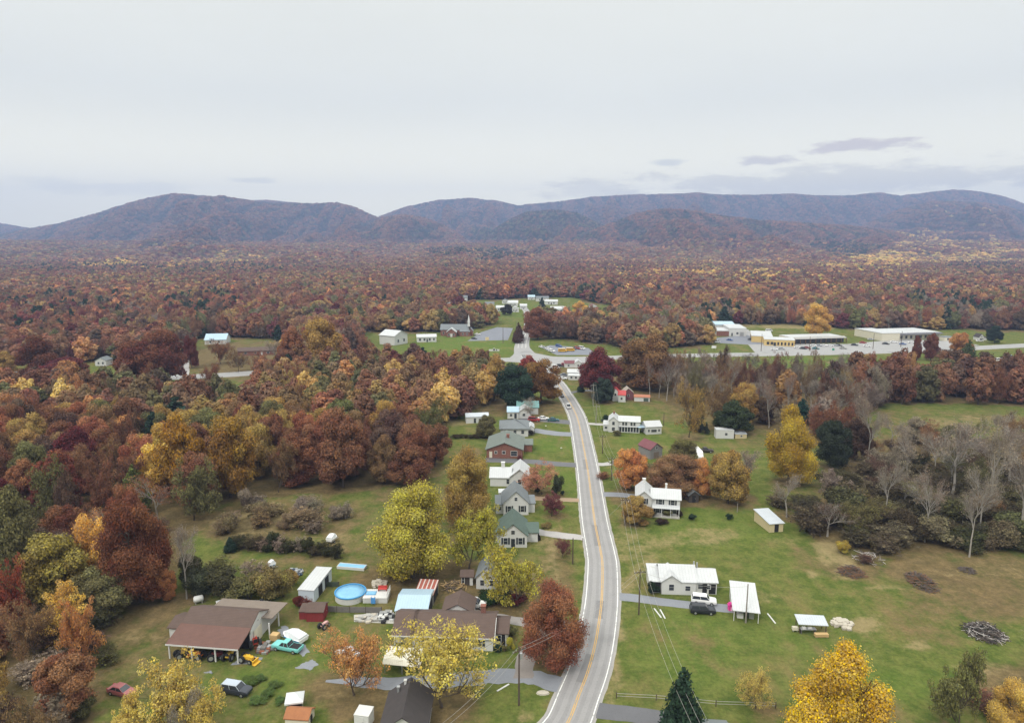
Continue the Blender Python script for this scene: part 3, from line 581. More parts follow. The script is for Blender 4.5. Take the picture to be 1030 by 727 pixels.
# --- white cottage with wings and its carport, right
def cott_ext(r):
    MB().box(-1.9, -.06, -.0 + .5, .56, .1, 2.3).build('porch_screen', DARK, r); MB().box(9.1, 10.4, .52, .58, .1, 2.1).build('bay_shade', DARK, r)  # bay opening is a dark sheet that paints in its shade
    for x, z in ((6.9, 4.4), (7.5, 4.2)): MB().tube((x, 4.6, 2.9), (x, 4.6, z + .3), .16, n=8).build('vent_pipe', STEEL, r)
house('white_cottage', 'white cottage with pale metal roof and front gable beside the right-hand driveway', 'house', (665, 597.3), (700, 598.5),
      [(0, 6.6, 0.6, 6.6, 2.7, 'gx', 1.7, .3, WROOF), (0.05, 3.7, 0, 5.0, 2.65, 'gy', 1.25, .25, WROOF), (-2.1, -.02, .55, 5.8, 2.3, 'shed', .9, .2, WROOF), (6.62, 10.6, .55, 6.2, 2.5, 'gx', 1.3, .25, WROOF), (3.72, 6.55, 0.02, 4.0, 2.6, 'shed', .6, .2, WROOF)],
      WHITE, WROOF, [(F_, 1.9, 1.5, .9, 1.2, 0), (F_, 5.0, 1.4, .9, .9, .02), (F_, 7.5, 1.6, .9, .9, .55), (F_, 9.0, 1.5, .7, .7, .55), (R_, 3.2, 1.5, .9, 1.1, 10.6)], [(F_, 8.3, .9, 2.0, .55, DARK)],
      [], [(-2.0, .35, 2.2)], ext=cott_ext, L=6.6)
def cp_ext(r):
    MB().box(0, 5.2, 4.3, 4.36, 0, 2.3).build('back_shade', DARK, r); MB().box(.9, 2.2, 1.3, 2.6, 0, 1.1).build('stored_crate', WHITEP, r); MB().box(3.4, 4.4, 1.6, 3.0, 0, 1.5).build('stored_tool_chest', STEEL, r)  # dark backing paints the shelter's inner shade
    for x in (.1, 2.6, 5.1): MB().box(x - .07, x + .07, 0, .14, 0, 2.35).build('post', WHITEP, r)
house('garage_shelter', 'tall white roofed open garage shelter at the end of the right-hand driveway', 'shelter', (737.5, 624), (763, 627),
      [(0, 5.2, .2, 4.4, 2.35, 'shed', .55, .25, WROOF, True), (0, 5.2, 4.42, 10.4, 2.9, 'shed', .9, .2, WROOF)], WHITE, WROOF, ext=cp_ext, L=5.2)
def lean_ext(r):
    for x, y, h in ((.1, .1, 2.0), (5.3, .1, 2.0), (.1, 2.4, 2.5), (5.3, 2.4, 2.5)): MB().box(x - .07, x + .07, y - .07, y + .07, 0, h).build('post', POLEW, r)
house('field_lean_to', 'small open pole shelter with tin roof standing in the right-hand field', 'shelter', (803.5, 636.5), (831, 638), [(0, 5.4, 0, 2.5, 2.05, 'shed', .45, .25, TIN, True)], WOOD, TIN, ext=lean_ext, L=5.4)
def tins_ext(r):
    MB().box(1.3, 2.4, -.03, -.006, .02, 2.0).build('doorway', DARK, r)  # dark sheet on the closed wall paints the shade of a doorway
house('tin_shed', 'grey tin roofed shed with dark doorway beside bare trees at the edge of the pasture', 'shed', (773.8, 535.5), (787.5, 534.5), [(0, 3.6, 0, 7.4, 2.2, 'shed', .7, .25, TIN)], TAN, TIN, ext=tins_ext, L=3.6)
# --- white two-storey farmhouses
def farm_ext(r):
    MB().prism([(-1.7, 2.5), (0, 3.0), (0, 3.12), (-1.7, 2.62)], 4.1, 11.2, 'x').build('porch_roof', WROOF, r)
    for x in (4.3, 6.6, 8.9, 11.0): MB().box(x - .08, x + .08, -1.6, -1.45, 0, 2.52).build('post', WHITEP, r)
    MB().box(4.1, 11.2, -1.65, -.01, 0.0, .35).build('porch_floor', CONC, r)
house('farmhouse', 'white two-storey farmhouse with shuttered windows and white metal roof among orange trees', 'house', (639.5, 516.5), (683.5, 519.5),
      [(0.0, 4.0, -.6, 8.0, 4.9, 'gy', 1.7, .35, WROOF), (4.02, 11.3, 0, 6.0, 4.7, 'gx', 1.6, .35, WROOF), (-1.9, -.02, 1.5, 5, 2.3, 'shed', .5, .2, WROOF)], WHITE, WROOF,
      [(F_, 2.0, 3.9, 1.0, 1.4, -.6), (F_, 2.6, 1.4, 1.6, 1.6, -.6, None), (F_, 6.2, 3.7, 1.0, 1.4, 0), (F_, 9.4, 3.7, 1.0, 1.4, 0), (F_, 5.6, 1.5, 1, 1.5, 0), (F_, 7.6, 1.5, .9, 1.5, 0), (F_, 10.0, 1.5, .9, 1.5, 0), (R_, 3, 3.7, .9, 1.4, 11.3)],
      [(F_, 8.8, .9, 2.1, 0, SHUT, .36)], [(2.0, 6.0, .8, 5.8, 7.7, WHITEP), (7.8, 4.0, .5, 5.4, 7.3, WHITEP)], shut=SHUT, ext=farm_ext, L=11.3)
def lh_ext(r):
    MB().box(4.1, 12.6, -.04, -.006, .3, 2.3).build('porch_glazing', GLASS, r)
    for x in np.linspace(4.3, 12.5, 8): MB().box(x - .12, x + .12, -.12, -.045, 0, 2.4).build('post', WHITEP, r)
    MB().prism([(-.5, 2.45), (0, 2.6), (0, 2.72), (-.5, 2.55)], 4.1, 12.7, 'x').build('porch_roof', WROOF, r)
house('long_farmhouse', 'long white two-storey farmhouse with glazed porch and attached white wing near the road', 'house', (612, 434), (643.3, 435.5),
      [(0, 4.0, -.5, 8, 4.9, 'gy', 1.6, .3, WROOF), (4.02, 12.8, 0, 6.5, 4.7, 'gx', 1.5, .3, WROOF), (-2.2, -.02, .8, 6, 2.6, 'shed', .5, .2, WROOF)], WHITE, WROOF,
      [(F_, 2, 3.8, 1.0, 1.4, -.5), (F_, 2, 1.4, 1.2, 1.4, -.5), (F_, 6.0, 3.7, .8, 1.3, 0), (F_, 7.2, 3.7, .8, 1.3, 0), (F_, 9.4, 3.7, .8, 1.3, 0), (F_, 10.6, 3.7, .8, 1.3, 0), (F_, -1.1, 1.5, 1, 1, .8)], [], [(2, 5, .7, 6, 7.4, BRICK)], ext=lh_ext, L=12.8)
house('white_garage', 'white garage with pale roof joined by a breezeway to the long farmhouse', 'garage', (650, 437), (665.2, 436.3), [(0, 6.2, 0, 6, 3.1, 'gx', 1.5, .3, WROOF), (-2.6, -.02, 1.5, 5, 2.4, 'shed', .3, .1, BLUEROOF, True)], WHITE, WROOF,
      [(F_, 3.1, 1.4, 2.2, 1.0, 0), (F_, 1.0, 1.5, .7, .9, 0), (F_, 5.2, 1.5, .7, .9, 0)], L=6.2)
house('hay_barn', 'small grey board barn with red-brown roof among orange trees', 'barn', (654, 462), (666, 460), [(0, 5.2, 0, 7, 3.6, 'gy', 1.9, .3, MAROON)], mat('grey_boards', (.21, .20, .20), .9, .25, 1, stripes=(0, .25, (.13, .125, .12), .1)), MAROON, [(F_, 2.6, 3.9, .8, .8, 0)], [(F_, 2.6, 2.2, 2.4, 0, WOOD, .02)], L=5.2)
house('garden_shed', 'small dark wooden shed with grey gable roof beside the farmhouse', 'shed', (693, 505.5), (702.5, 505), [(0, 2.5, 0, 3.4, 2.1, 'gy', .9, .35, GREYSH)], mat('dark_boards', (.06, .05, .045), .9, .2, 1), GREYSH, [], [(F_, 1.25, .9, 1.8, 0, DARK, .02)], L=2.5)
# --- houses down the left of the road, near to far
house('small_house', 'small white house behind yellow trees with a dark green hedge in front', 'house', (479, 592), (500.5, 593), [(0, 4.6, 0, 7, 2.7, 'gy', 2.4, .3, GREYSH)], WHITE, GREYSH, [(F_, 1.3, 1.5, .8, 1.2, 0), (F_, 3.3, 1.5, .8, 1.2, 0), (F_, 2.3, 3.6, .6, .8, 0)], [], [], L=4.6)
house('brown_shed', 'little dark brown roofed shed with open white door beside the small white house', 'shed', (464, 588.5), (475.5, 588.5), [(0, 2.5, 0, 3, 2.1, 'gx', .7, .3, BROWNSH)], mat('dark_boards', (.06, .05, .045), .9, .2, 1), BROWNSH, [(F_, .4, 1.3, .5, 1.6, 0)], [(F_, 2.2, .7, 1.9, 0, WHITEP, .02)], L=2.5)
house('green_roofed_house', 'white gabled house with dark green shingle roof behind yellow trees', 'house', (502, 550.5), (530, 550.5), [(0, 6.4, 0, 9, 3.0, 'gy', 2.7, .35, GREENSH), (6.42, 9.0, 3, 8.6, 2.4, 'gx', 1.0, .35, GREENSH), (-2.4, -.02, 2.6, 7, 2.4, 'shed', .4, .2, GREENSH)], WHITE, GREENSH,
      [(F_, 1.5, 1.6, .9, 1.5, 0, SHUT), (F_, 4.9, 1.6, .9, 1.5, 0, SHUT), (F_, 3.2, 3.7, .8, .9, 0)], [(F_, 3.2, .9, 2, 0, SHUT)], L=6.4)
house('steep_gabled_house', 'white house with steep grey gable and two shuttered front windows beside the road', 'house', (506.3, 518), (531.5, 517.6), [(0, 6.6, 0, 8, 3.4, 'gy', 3.1, .35, GREYSH), (-1.9, -.02, 1, 6.4, 2.5, 'shed', .5, .25, GREYSH), (6.62, 8.4, 1.6, 6.4, 2.5, 'shed', .4, .25, GREYSH), (-1.0, 3.4, 8.1, 11, 3.0, 'flat', 0, .1, WROOF)], WHITE, GREYSH,
      [(F_, 1.6, 1.7, .9, 1.6, 0, SHUT), (F_, 5.0, 1.7, .9, 1.6, 0, SHUT), (F_, 3.3, 4.4, .7, .9, 0), (F_, -.9, 1.5, .7, .9, 1)], [(F_, 3.3, .9, 2.0, 0, WHITEP)], [], L=6.6)
house('white_roofed_house', 'white house with broad white metal roof and white chimney beside the pink tree', 'house', (493, 489), (531.5, 489.5), [(6.0, 11.2, 0, 9, 3.2, 'gy', 2.1, .4, WROOF), (0, 5.98, .2, 7, 2.7, 'gx', 1.9, .3, WROOF)], WHITE, WROOF, [(F_, 5.2, 1.5, .8, 1.4, .2), (F_, 8.6, 1.5, .9, 1.4, 0)], [], [(3.6, 4.0, 1.0, 3.6, 6.0, WHITEP)], L=11.2)
def brick_ext(r):
    MB().box(11.3, 11.4, 1.4, 6.0, .1, 2.2).build('porch_screen', TANWOOD, r)
house('brick_house', 'red brick house with greyish green gable roof beside the road', 'house', (489.5, 460.5), (525.3, 461), [(0, 11.2, 0, 14, 2.9, 'gy', 2.1, .45, GREENGR), (11.22, 14.2, 7, 13, 2.4, 'gx', 1.0, .3, GREENGR)], BRICK, GREENGR,
      [(F_, 8.6, 1.6, 1.9, 1.5, 0), (F_, 5.4, 1.9, .9, .9, 0), (F_, 2.9, 1.9, .7, .8, 0)], [(F_, 1.3, .9, 2, 0, CREAM)], [(6.4, 6.5, .9, 3.8, 5.8, BRICK)], ext=brick_ext, L=11.2)
house('hip_roofed_house', 'white bungalow with wide grey hip roof beside the road driveway', 'house', (503.5, 439), (531.3, 439), [(0, 10, 0, 11, 2.9, 'hip', 2.3, .6, GREYSH), (10.02, 12.2, 2.5, 8, 2.6, 'gy', .8, .2, WROOF)], WHITE, GREYSH, [(F_, 2, 1.7, 1, 1.2, 0), (F_, 5.2, 1.7, 1, 1.2, 0), (F_, 8, 1.7, 1, 1.2, 0)], [], L=10)
house('teal_roofed_house', 'white house with teal and pale blue metal roofs under a bare tree', 'house', (510.5, 421), (534, 421), [(0, 4.4, 0, 7, 2.8, 'gx', 1.3, .3, BLUEROOF), (4.42, 9.4, .4, 7, 2.7, 'gy', 1.6, .3, WROOF), (4.0, 12.6, 7.1, 13.5, 3, 'gx', 1.8, .4, TEAL)], WHITE, TEAL, [(F_, 1.4, 1.5, .9, 1, 0), (F_, 6.6, 1.5, 1, 1, .4)], [(F_, 3.2, .9, 2, 0, SHUT)], L=9.4)
house('long_shed', 'long white shed with blue grey roof at the wood edge', 'shed', (468.8, 425.8), (491.5, 425), [(0, 9.2, 0, 5, 2.6, 'gx', 1.0, .2, TIN)], WHITE, TIN, [(F_, 5.6, 1.4, .8, .9, 0)], [(F_, 3.6, .9, 1.9, 0, GLASS, .1), (F_, 6.9, .9, 1.9, 0, SHUT, .1)], L=9.2)
house('garden_shed', 'tiny tan shed under brown trees at the wood edge', 'shed', (409.5, 484), (418, 484), [(0, 2.3, 0, 3, 2, 'gy', .7, .2, GREYSH)], TAN, GREYSH, [], [(F_, 1.1, .8, 1.7, 0, WOOD, .02)], L=2.3)
# --- sheds round the pool yard
house('red_shed', 'small red board shed with brown gable roof at the end of the pool fence', 'shed', (308.3, 625), (325.3, 625), [(0, 3.2, 0, 3.4, 2.0, 'gx', .75, .2, BROWNSH), (-1.6, -.02, .8, 3.3, 1.5, 'shed', .3, .1, BROWNSH)], REDWALL, BROWNSH, [], [(R_, 1.7, 1.1, 1.7, 3.2, REDWALL, .05)], L=3.2)
def tr_ext(r):
    for y in (2.0, 5.0): MB().box(2.9, 2.93, y, y + 1.8, .05, 2.0).build('bay_shade', DARK, r)  # side openings are dark sheets standing for the shade within
house('storage_trailer', 'long white shed with flat pale roof and open side beside the round pool', 'shed', (300.6, 605), (316.2, 606), [(0, 2.9, 0, 8.4, 2.3, 'shed', .12, .12, WROOF)], mat('pale_blue_siding', (.5, .56, .62), .6, .1, .7), WROOF, ext=tr_ext, L=2.9)
house('dog_kennel', 'low shed with rust orange roof and cream gable at the bottom of the left yard', 'shed', (287, 729.5), (310, 731), [(0, 3.6, 0, 2.6, 1.3, 'gx', .8, .2, mat('orange_tin', (.30, .12, .05), .7, .25, 1))], CREAM, CREAM, [], [(R_, 1.3, .7, 1.1, 3.6, DARK, .05)], L=3.6)
house('box_shed', 'plain white box shed beside the dark roofed house at the bottom edge', 'shed', (356.5, 731), (371, 733), [(0, 2.4, 0, 2.2, 2.1, 'shed', .12, .04, WHITEP)], WHITEP, WHITEP, [], [(F_, 1.2, .8, 1.8, 0, WHITEP, .1)], L=2.4)
house('dark_roofed_house', 'house with very dark hipped gable roof cut off by the bottom edge', 'house', (383, 752), (428, 752), [(0, 6.8, 0, 9, 2.9, 'gy', 2.4, .4, DARKSH)], WHITE, DARKSH, [(F_, 2, 1.5, 1, 1.2, 0), (F_, 5, 1.5, 1, 1.2, 0)], [], [(1.6, 7.4, .35, 3.6, 5.0, STEEL), (2.6, 8.4, .35, 4, 5.5, WHITEP)], L=6.8)
house('blue_grey_house', 'blue grey roofed house barely showing beside the dark cedar at the bottom', 'house', (706, 760), (736, 762), [(0, 5, 0, 6, 2.4, 'gx', 1.1, .3, GREYSH)], WHITE, GREYSH, [(F_, 2.5, 1.5, 1, 1.1, 0)], [], L=5)
# --- beyond the farmhouses, right
house('red_roofed_house', 'white cottage with bright red metal roof beside the dark burgundy tree', 'house', (616, 404), (629, 404.5), [(0, 2.6, 1.5, 7, 4.6, 'gy', 1.6, .25, REDROOF), (2.62, 6.0, 0, 6, 3.4, 'gx', 1.5, .25, REDROOF)], WHITE, REDROOF, [(F_, 1.3, 3.2, .8, 1, 1.5), (F_, 4.2, 1.7, .9, 1.1, 0)], [], [], L=6)
house('maroon_gabled_house', 'maroon gabled house with pale roof edge behind the red roofed cottage', 'house', (627, 402), (637, 402), [(0, 5, 0, 6, 3.6, 'gy', 2.2, .3, mat('pale_tan_roof', (.42, .36, .31), .8, .15, 1))], MAROON, MAROON, [(F_, 2.5, 2.1, .9, 1.1, 0)], [], L=5)
house('long_shed', 'long low white shed with rusty orange roof beyond the red roofed cottage', 'shed', (638, 403.5), (653.5, 404), [(0, 8.2, 0, 5, 2.4, 'gx', .8, .3, mat('rusty_orange_tin', (.36, .15, .09), .8, .3, 1))], WHITE, RUST, [], [(F_, 6.2, 2.6, 1.8, 0, GREENSH, .1), (F_, 2.2, .9, 1.8, 0, WHITEP, .1)], L=8.2)
house('mobile_trailer', 'white office trailer standing on the grass before the brown trees', 'trailer', (720, 440.8), (738, 441.2), [(0, 6, 0, 3, 2.9, 'shed', .1, .05, WROOF)], WHITEP, WROOF, [(F_, 3.4, 1.6, .8, .8, 0)], [], L=6)
house('low_shed', 'low tan shed beside the white office trailer', 'shed', (739.5, 441), (751, 441), [(0, 3.8, 0, 2.6, 1.5, 'shed', .2, .1, TIN)], TAN, TIN, [(F_, 2, .9, .6, .5, 0)], [], L=3.8)
# --- round the crossroads
house('white_store', 'white gabled store with maroon side roof beside the crossroads', 'shop', (574, 370), (585, 370), [(3.2, 8.6, 0, 9, 4, 'gy', 1.8, .3, WROOF), (-4.6, 3.18, 1, 9, 3.4, 'gx', 1.6, .3, MAROON)], WHITE, WROOF, [(F_, 5.9, 2, 1.2, 1.3, 0), (F_, -1.6, 1.7, 1.4, 1.2, 1)], [(F_, 7.6, 1, 2.1, 0, SHUT)], L=8.6)
house('roadside_house', 'white house with long flat porch roofs above the curve of the road', 'house', (571.5, 382), (587, 382.5), [(0, 9.6, 0, 5, 2.7, 'shed', .5, .3, WROOF), (-1, 9, 5.1, 12, 3.8, 'gx', 1.6, .3, WROOF)], WHITE, WROOF, [(F_, 2, 1.6, 1.2, 1.2, 0), (F_, 4.8, 1.6, 1.2, 1.2, 0), (F_, 7.6, 1.6, 1.2, 1.2, 0)], [(F_, 9.0, .8, 2, 0, SHUT)], L=9.6)
def steeple(r):
    MB().box(17.2, 18.8, 5.2, 6.8, 6.4, 9.5).build('steeple', WHITEP, r); s = MB(); s.loft([[(17.1, 5.1, 9.5), (18.9, 5.1, 9.5), (18.9, 6.9, 9.5), (17.1, 6.9, 9.5)], [(17.97, 5.97, 15), (18.03, 5.97, 15), (18.03, 6.03, 15), (17.97, 6.03, 15)]]); s.build('spire', WHITEP, r)
house('brick_church', 'brick church with grey roof, white gabled porch and white steeple beside its lawn', 'church', (445.5, 338.5), (474, 338.5), [(-2, 17.5, 4, 15, 4.4, 'gx', 3.2, .4, GREYSH), (3.0, 9.5, -3, 3.98, 3.6, 'gy', 2.4, .4, WROOF), (12, 19, 1, 3.98, 3.4, 'shed', 1, .3, GREYSH), (17.52, 21, 3, 10, 3.6, 'gy', 2, .3, GREYSH)], BRICK, GREYSH,
      [(F_, 4.5, 1.8, 1, 1.6, -3), (F_, 8, 1.8, 1, 1.6, -3), (F_, 14, 1.7, 1, 1.4, 1), (F_, 17, 1.7, 1, 1.4, 1), (F_, 0, 2, 1, 1.8, 4)], [(F_, 6.25, 1.5, 2.3, -3, WHITEP)], [], ext=steeple, L=20)
house('white_house', 'white house with narrow end gable at the left end of the church lawn', 'house', (397, 347.5), (410, 345), [(0, 9, 0, 9, 4.2, 'gy', 2.0, .3, WROOF)], WHITE, WROOF, [(F_, 2.5, 1.8, 1, 1.2, 0), (F_, 6.5, 1.8, 1, 1.2, 0)], [], L=9)
house('white_house', 'long white bungalow with dark windows in the middle of the church lawn', 'house', (419.5, 344.3), (439, 343.8), [(0, 13, 0, 7, 3.4, 'gx', 1.5, .3, WROOF)], WHITE, WROOF, [(F_, 2, 1.8, 1.3, 1.5, 0), (F_, 5, 1.8, 1.3, 1.5, 0), (F_, 8.5, 1.8, 1.3, 1.5, 0), (F_, 11.3, 1.8, 1, 1.5, 0)], [(F_, 6.8, 1, 2.1, 0, SHUT)], L=13)
# --- shops, right
house('warehouse', 'warehouse with white roof, brick left end and pale blue roof edge', 'warehouse', (720.5, 338), (750.5, 338.2), [(0, 8.4, 0, 14, 3.6, 'shed', .5, .2, WROOF), (8.42, 20, 0, 18, 5.4, 'shed', .6, .1, WROOF), (3.5, 17, 18.1, 36, 5.6, 'gx', 1.4, .3, BLUEROOF)], WHITE, WROOF, [(F_, 14, 2, 1.4, 1.2, 0)], [(F_, 17, 2.6, 2.8, 0, STEEL, .1), (F_, 10.5, .9, 2.1, 0, SHUT, .1)],
      ext=lambda r: MB().box(-.01, 8.4, -.05, -.008, 0, 3.3).build('brick_front', BRICK, r), L=20)
YEL = mat('yellow_wall', (.58, .43, .19), .7, .08, .4)
def shopwin(x0, x1, n, p=0, face=F_): return [(face, x0 + (x1 - x0) * (i + .5) / n, 1.6, (x1 - x0) / n * .45, 1.9, p) for i in range(n)]
house('yellow_shop', 'yellow shop building with pale flat roof and tall windows beside the grey car park', 'shop', (768.5, 347.3), (799, 348.6), [(0, 19.5, 0, 14, 4.2, 'flat', 0, .25, WROOF), (-8, 6, 14.1, 44, 4.4, 'flat', 0, .2, WROOF)], YEL, WROOF, shopwin(8, 19.3, 5) + [(F_, 2.5, 1.7, 1.6, 1.8, 0), (F_, 5, 1.7, 1.6, 1.8, 0)] + shopwin(16, 42, 6, -8, L_), [(F_, 6.9, 1.6, 2.3, 0, SHUT, .05)], L=19.5, frame=mat('brown_frame', (.12, .07, .04), .7, .1, 1))
def mall_ext(r):
    MB().box(.2, 38, 2.9, 2.98, .1, 3.0).build('shop_front', GLASS, r)
    for x in np.linspace(.3, 37.8, 11): MB().box(x - .2, x + .2, .05, .4, 0, 3.2).build('post', mat('brown_frame', (.12, .07, .04), .7, .1, 1), r)
    MB().box(15.5, 19.5, -.12, -.02, 3.5, 4.9).build('shop_sign', WHITEP, r)
house('shopping_strip', 'long low shopping strip with grey roof and dark colonnade facing the car park', 'shop', (799.5, 346.5), (851.5, 344.8), [(0, 38, 3, 18, 3.8, 'flat', 0, .0, WROOF), (0, 38, 0, 3, 3.3, 'shed', .9, .0, mat('shop_canopy', (.30, .29, .28), .7, .1, .5), True)], CREAM, WROOF, [], [], ext=mall_ext, L=38)
house('supermarket', 'large cream supermarket with white band along its flat roof beyond the car park', 'shop', (887, 343), (949, 341), [(0, 13, 0, 26, 4.8, 'flat', 0, .2, WROOF), (13.1, 46, 3, 26, 4.1, 'flat', 0, .2, WROOF), (13.1, 46, .4, 3, 3.4, 'shed', .8, 0, mat('dark_canopy', (.10, .10, .115), .7, .1, 1), True)], CREAM, WROOF, shopwin(15, 44, 8, 3), [(F_, 30, 2.4, 2.5, 3, GLASS, .05)], L=46)
house('small_annex', 'small dark roofed annex at the right end of the supermarket', 'shop', (950, 343), (961, 343), [(0, 9, 0, 9, 3, 'flat', 0, .2, GREYSH)], CREAM, GREYSH, [(F_, 3, 1.6, 2, 1.6, 0)], [(F_, 6.5, 1, 2.1, 0, SHUT)], L=9)
house('white_gabled_house', 'dark house with bright white front gable beyond the supermarket', 'house', (983, 342.5), (993.5, 342.5), [(1.5, 7, 0, 9, 3.6, 'gy', 3.2, .3, DARKSH), (7.02, 11, 2, 8, 2.8, 'gx', 1.2, .3, DARKSH)], WHITE, DARKSH, [(F_, 3, 1.7, 1, 1.2, 0), (F_, 5.6, 1.7, 1, 1.2, 0), (F_, 4.25, 4.2, .9, 1, 0)], [(F_, 4.25, 1, 2.1, 0, SHUT)], L=11)
# --- left, along the cross road
house('grey_roofed_bungalow', 'white bungalow with grey roof at the left edge beyond the wood', 'house', (4, 385), (31, 385.5), [(0, 14, 0, 8, 3, 'gx', 1.8, .4, GREYSH)], WHITE, GREYSH, [(F_, 4, 1.7, 1.2, 1.2, 0), (F_, 9, 1.7, 1.2, 1.2, 0)], [], L=14)
house('white_house', 'small white house half hidden left of the round burgundy tree', 'house', (96, 368), (107, 368), [(0, 6.5, 0, 7, 3.2, 'gy', 1.7, .3, GREYSH)], WHITE, GREYSH, [(F_, 2, 1.7, 1, 1.2, 0), (F_, 4.6, 1.7, 1, 1.2, 0)], [], L=6.5)
house('blue_roofed_house', 'white house with large blue grey roof at the forest edge, left', 'house', (206, 346.5), (227.5, 346), [(0, 15, 0, 14, 3.4, 'gx', 3.6, .4, BLUEROOF)], WHITE, BLUEROOF, [(F_, 4, 1.8, 1.2, 1.4, 0), (F_, 10, 1.8, 1.2, 1.4, 0)], [], L=15)
house('brick_bungalow', 'long low brick bungalow with brown roof in front of the left-hand forest', 'house', (239, 358), (281, 356.5), [(0, 26, 0, 9, 3, 'gx', 1.8, .4, BROWNSH)], BRICK, BROWNSH, [(F_, 5, 1.7, 1.6, 1.3, 0), (F_, 11, 1.7, 1.6, 1.3, 0), (F_, 19, 1.7, 1.6, 1.3, 0)], [(F_, 15, 1, 2.1, 0, WHITEP)], L=26)
house('white_garage', 'small white garage under a rust brown tree beside the pale road, left', 'garage', (200.5, 396), (209.5, 396), [(0, 4.6, 0, 5, 2.6, 'gy', 1.0, .25, WROOF)], WHITE, WROOF, [], [(F_, 2.3, 2.6, 2.1, 0, CREAM, .02)], L=4.6)
# --- the village in the far clearing
VILL = [(446.5, 308, 452.5, 5, 'gy', WROOF, 'tiny white house left of the maroon tree in the far village'), (457, 302.5, 470, 9, 'gx', GREYSH, 'wide low pale house at the far left of the village'), (408, 311, 419, 9, 'gx', GREYSH, 'pale low house among trees left of the far village'),
        (499, 313, 507, 8, 'gx', WROOF, 'white house at the near left of the village lawn'), (511, 308, 521, 10, 'gx', WROOF, 'white barn with dark gable in the middle of the village'), (514.5, 314, 522, 8, 'gy', WROOF, 'white house at the right side of the village lawn'), (523, 311, 530, 8, 'gx', WROOF, 'white cottage right behind the village lawn'),
        (539, 303, 552, 8, 'gx', GREYSH, 'long white house at the back of the village'), (548, 306.5, 561, 7, 'gx', WROOF, 'long white house right of the village centre'), (554, 314.5, 569, 9, 'gx', WROOF, 'flat white building in front of the village, right side'), (528, 317.5, 533, 7, 'gy', WROOF, 'narrow white house behind the rust tree by the north road'),
        (593, 311, 600.5, 8, 'gy', MAROON, 'white gable house with maroon roof beside the round yellow tree'), (598, 317, 605, 8, 'gy', WROOF, 'white gable house in front of the maroon roofed house'), (488, 309, 497, 8, 'gx', GREYSH, 'grey roofed house left of the village centre'), (531, 301.5, 538, 8, 'gx', BLUEROOF, 'blue roofed house at the back of the village'), (505, 305.5, 511, 7, 'gy', GREYSH, 'small grey roofed house behind the white barn'),
        (740, 304, 749, 7, 'gx', WROOF, 'white trailer row left end behind the warehouse'), (758, 320.5, 764, 7, 'gx', WROOF, 'small white house behind the yellow shop'), (767, 281, 778, 9, 'gx', WROOF, 'white hall alone in the far right forest'), (780, 281, 791, 9, 'gx', WROOF, 'pale long house beside the far white hall'),
        (997, 280, 1006, 8, 'gx', WROOF, 'white farm building left of the teal barn on the far right'), (1008, 279, 1018, 9, 'gx', WROOF, 'white farm building in front of the teal barn'), (1016, 276, 1034, 14, 'gx', TEAL, 'big teal roofed barn far off at the right edge')]
for (x0, y, x1, dep, rf, rm, lb) in VILL:
    Lx = (P(x1, y) - P(x0, y)).length
    house('village_house', lb, 'house', (x0, y), (x1, y), [(0, Lx, 0, dep, 3.2 + .04 * Lx, rf, min(Lx, dep) * .24, .3, rm)], WHITE, rm, [(F_, Lx * .3, 1.9, Lx * .1, 1.5, 0), (F_, Lx * .7, 1.9, Lx * .1, 1.5, 0)], [(F_, Lx * .5, Lx * .08, 2.1, 0, SHUT)])
# ------------------------------------------------------------------ vehicles
def wheel(root, x, y, r=.34, w=.22):
    s = 1 if y > 0 else -1; T = MB().tube((x, y - w / 2, r), (x, y + w / 2, r), r, n=14); t = T.build('wheel', RUBBER, root)
    MB().tube((x, y + s * (w / 2 - .02), r), (x, y + s * (w / 2 + .015), r), r * .58, n=10).build('rim', STEEL, t)
def sec(x, hw, z0, z1, top=None):
    top = hw * .92 if top is None else top
    return [(x, -hw * .94, z0), (x, hw * .94, z0), (x, hw, z0 + (z1 - z0) * .35), (x, hw * .99, z0 + (z1 - z0) * .75), (x, top, z1), (x, -top, z1), (x, -hw * .99, z0 + (z1 - z0) * .75), (x, -hw, z0 + (z1 - z0) * .35)]
VP = {}
CARS = {  # length, half width, body sections (x, hw, z0, z1), cabin base x0,x1, roof x0,x1, base z, roof z, wheels
    'sedan': (4.7, .88, [(-2.35, .72, .42, .78), (-2.2, .84, .26, .92), (-1.2, .88, .22, .95), (1.0, .88, .22, .92), (2.05, .84, .24, .74), (2.35, .7, .38, .62)], (-1.75, 1.05), (-.95, .2), .92, 1.43, (-1.4, 1.42)),
    'suv': (4.8, .94, [(-2.4, .86, .45, .95), (-2.3, .93, .34, 1.08), (-1.2, .95, .32, 1.1), (1.0, .95, .32, 1.08), (2.15, .92, .34, .98), (2.4, .8, .45, .82)], (-2.28, 1.1), (-2.05, .45), 1.07, 1.74, (-1.45, 1.45)),
    'van': (5.4, .98, [(-2.7, .93, .4, 1.1), (-2.6, .98, .34, 1.2), (1.3, .98, .34, 1.18), (2.5, .95, .36, 1.0), (2.7, .85, .45, .85)], (-2.6, 1.9), (-2.5, 1.05), 1.17, 2.1, (-1.7, 1.7)),
    'pickup': (5.5, .96, [(-2.75, .93, .5, 1.02), (-2.7, .95, .42, 1.05), (-.6, .95, .38, 1.05), (1.0, .95, .38, 1.08), (2.5, .92, .4, 1.02), (2.75, .84, .5, .88)], (-.75, 1.15), (-.45, .5), 1.06, 1.75, (-1.75, 1.75))}
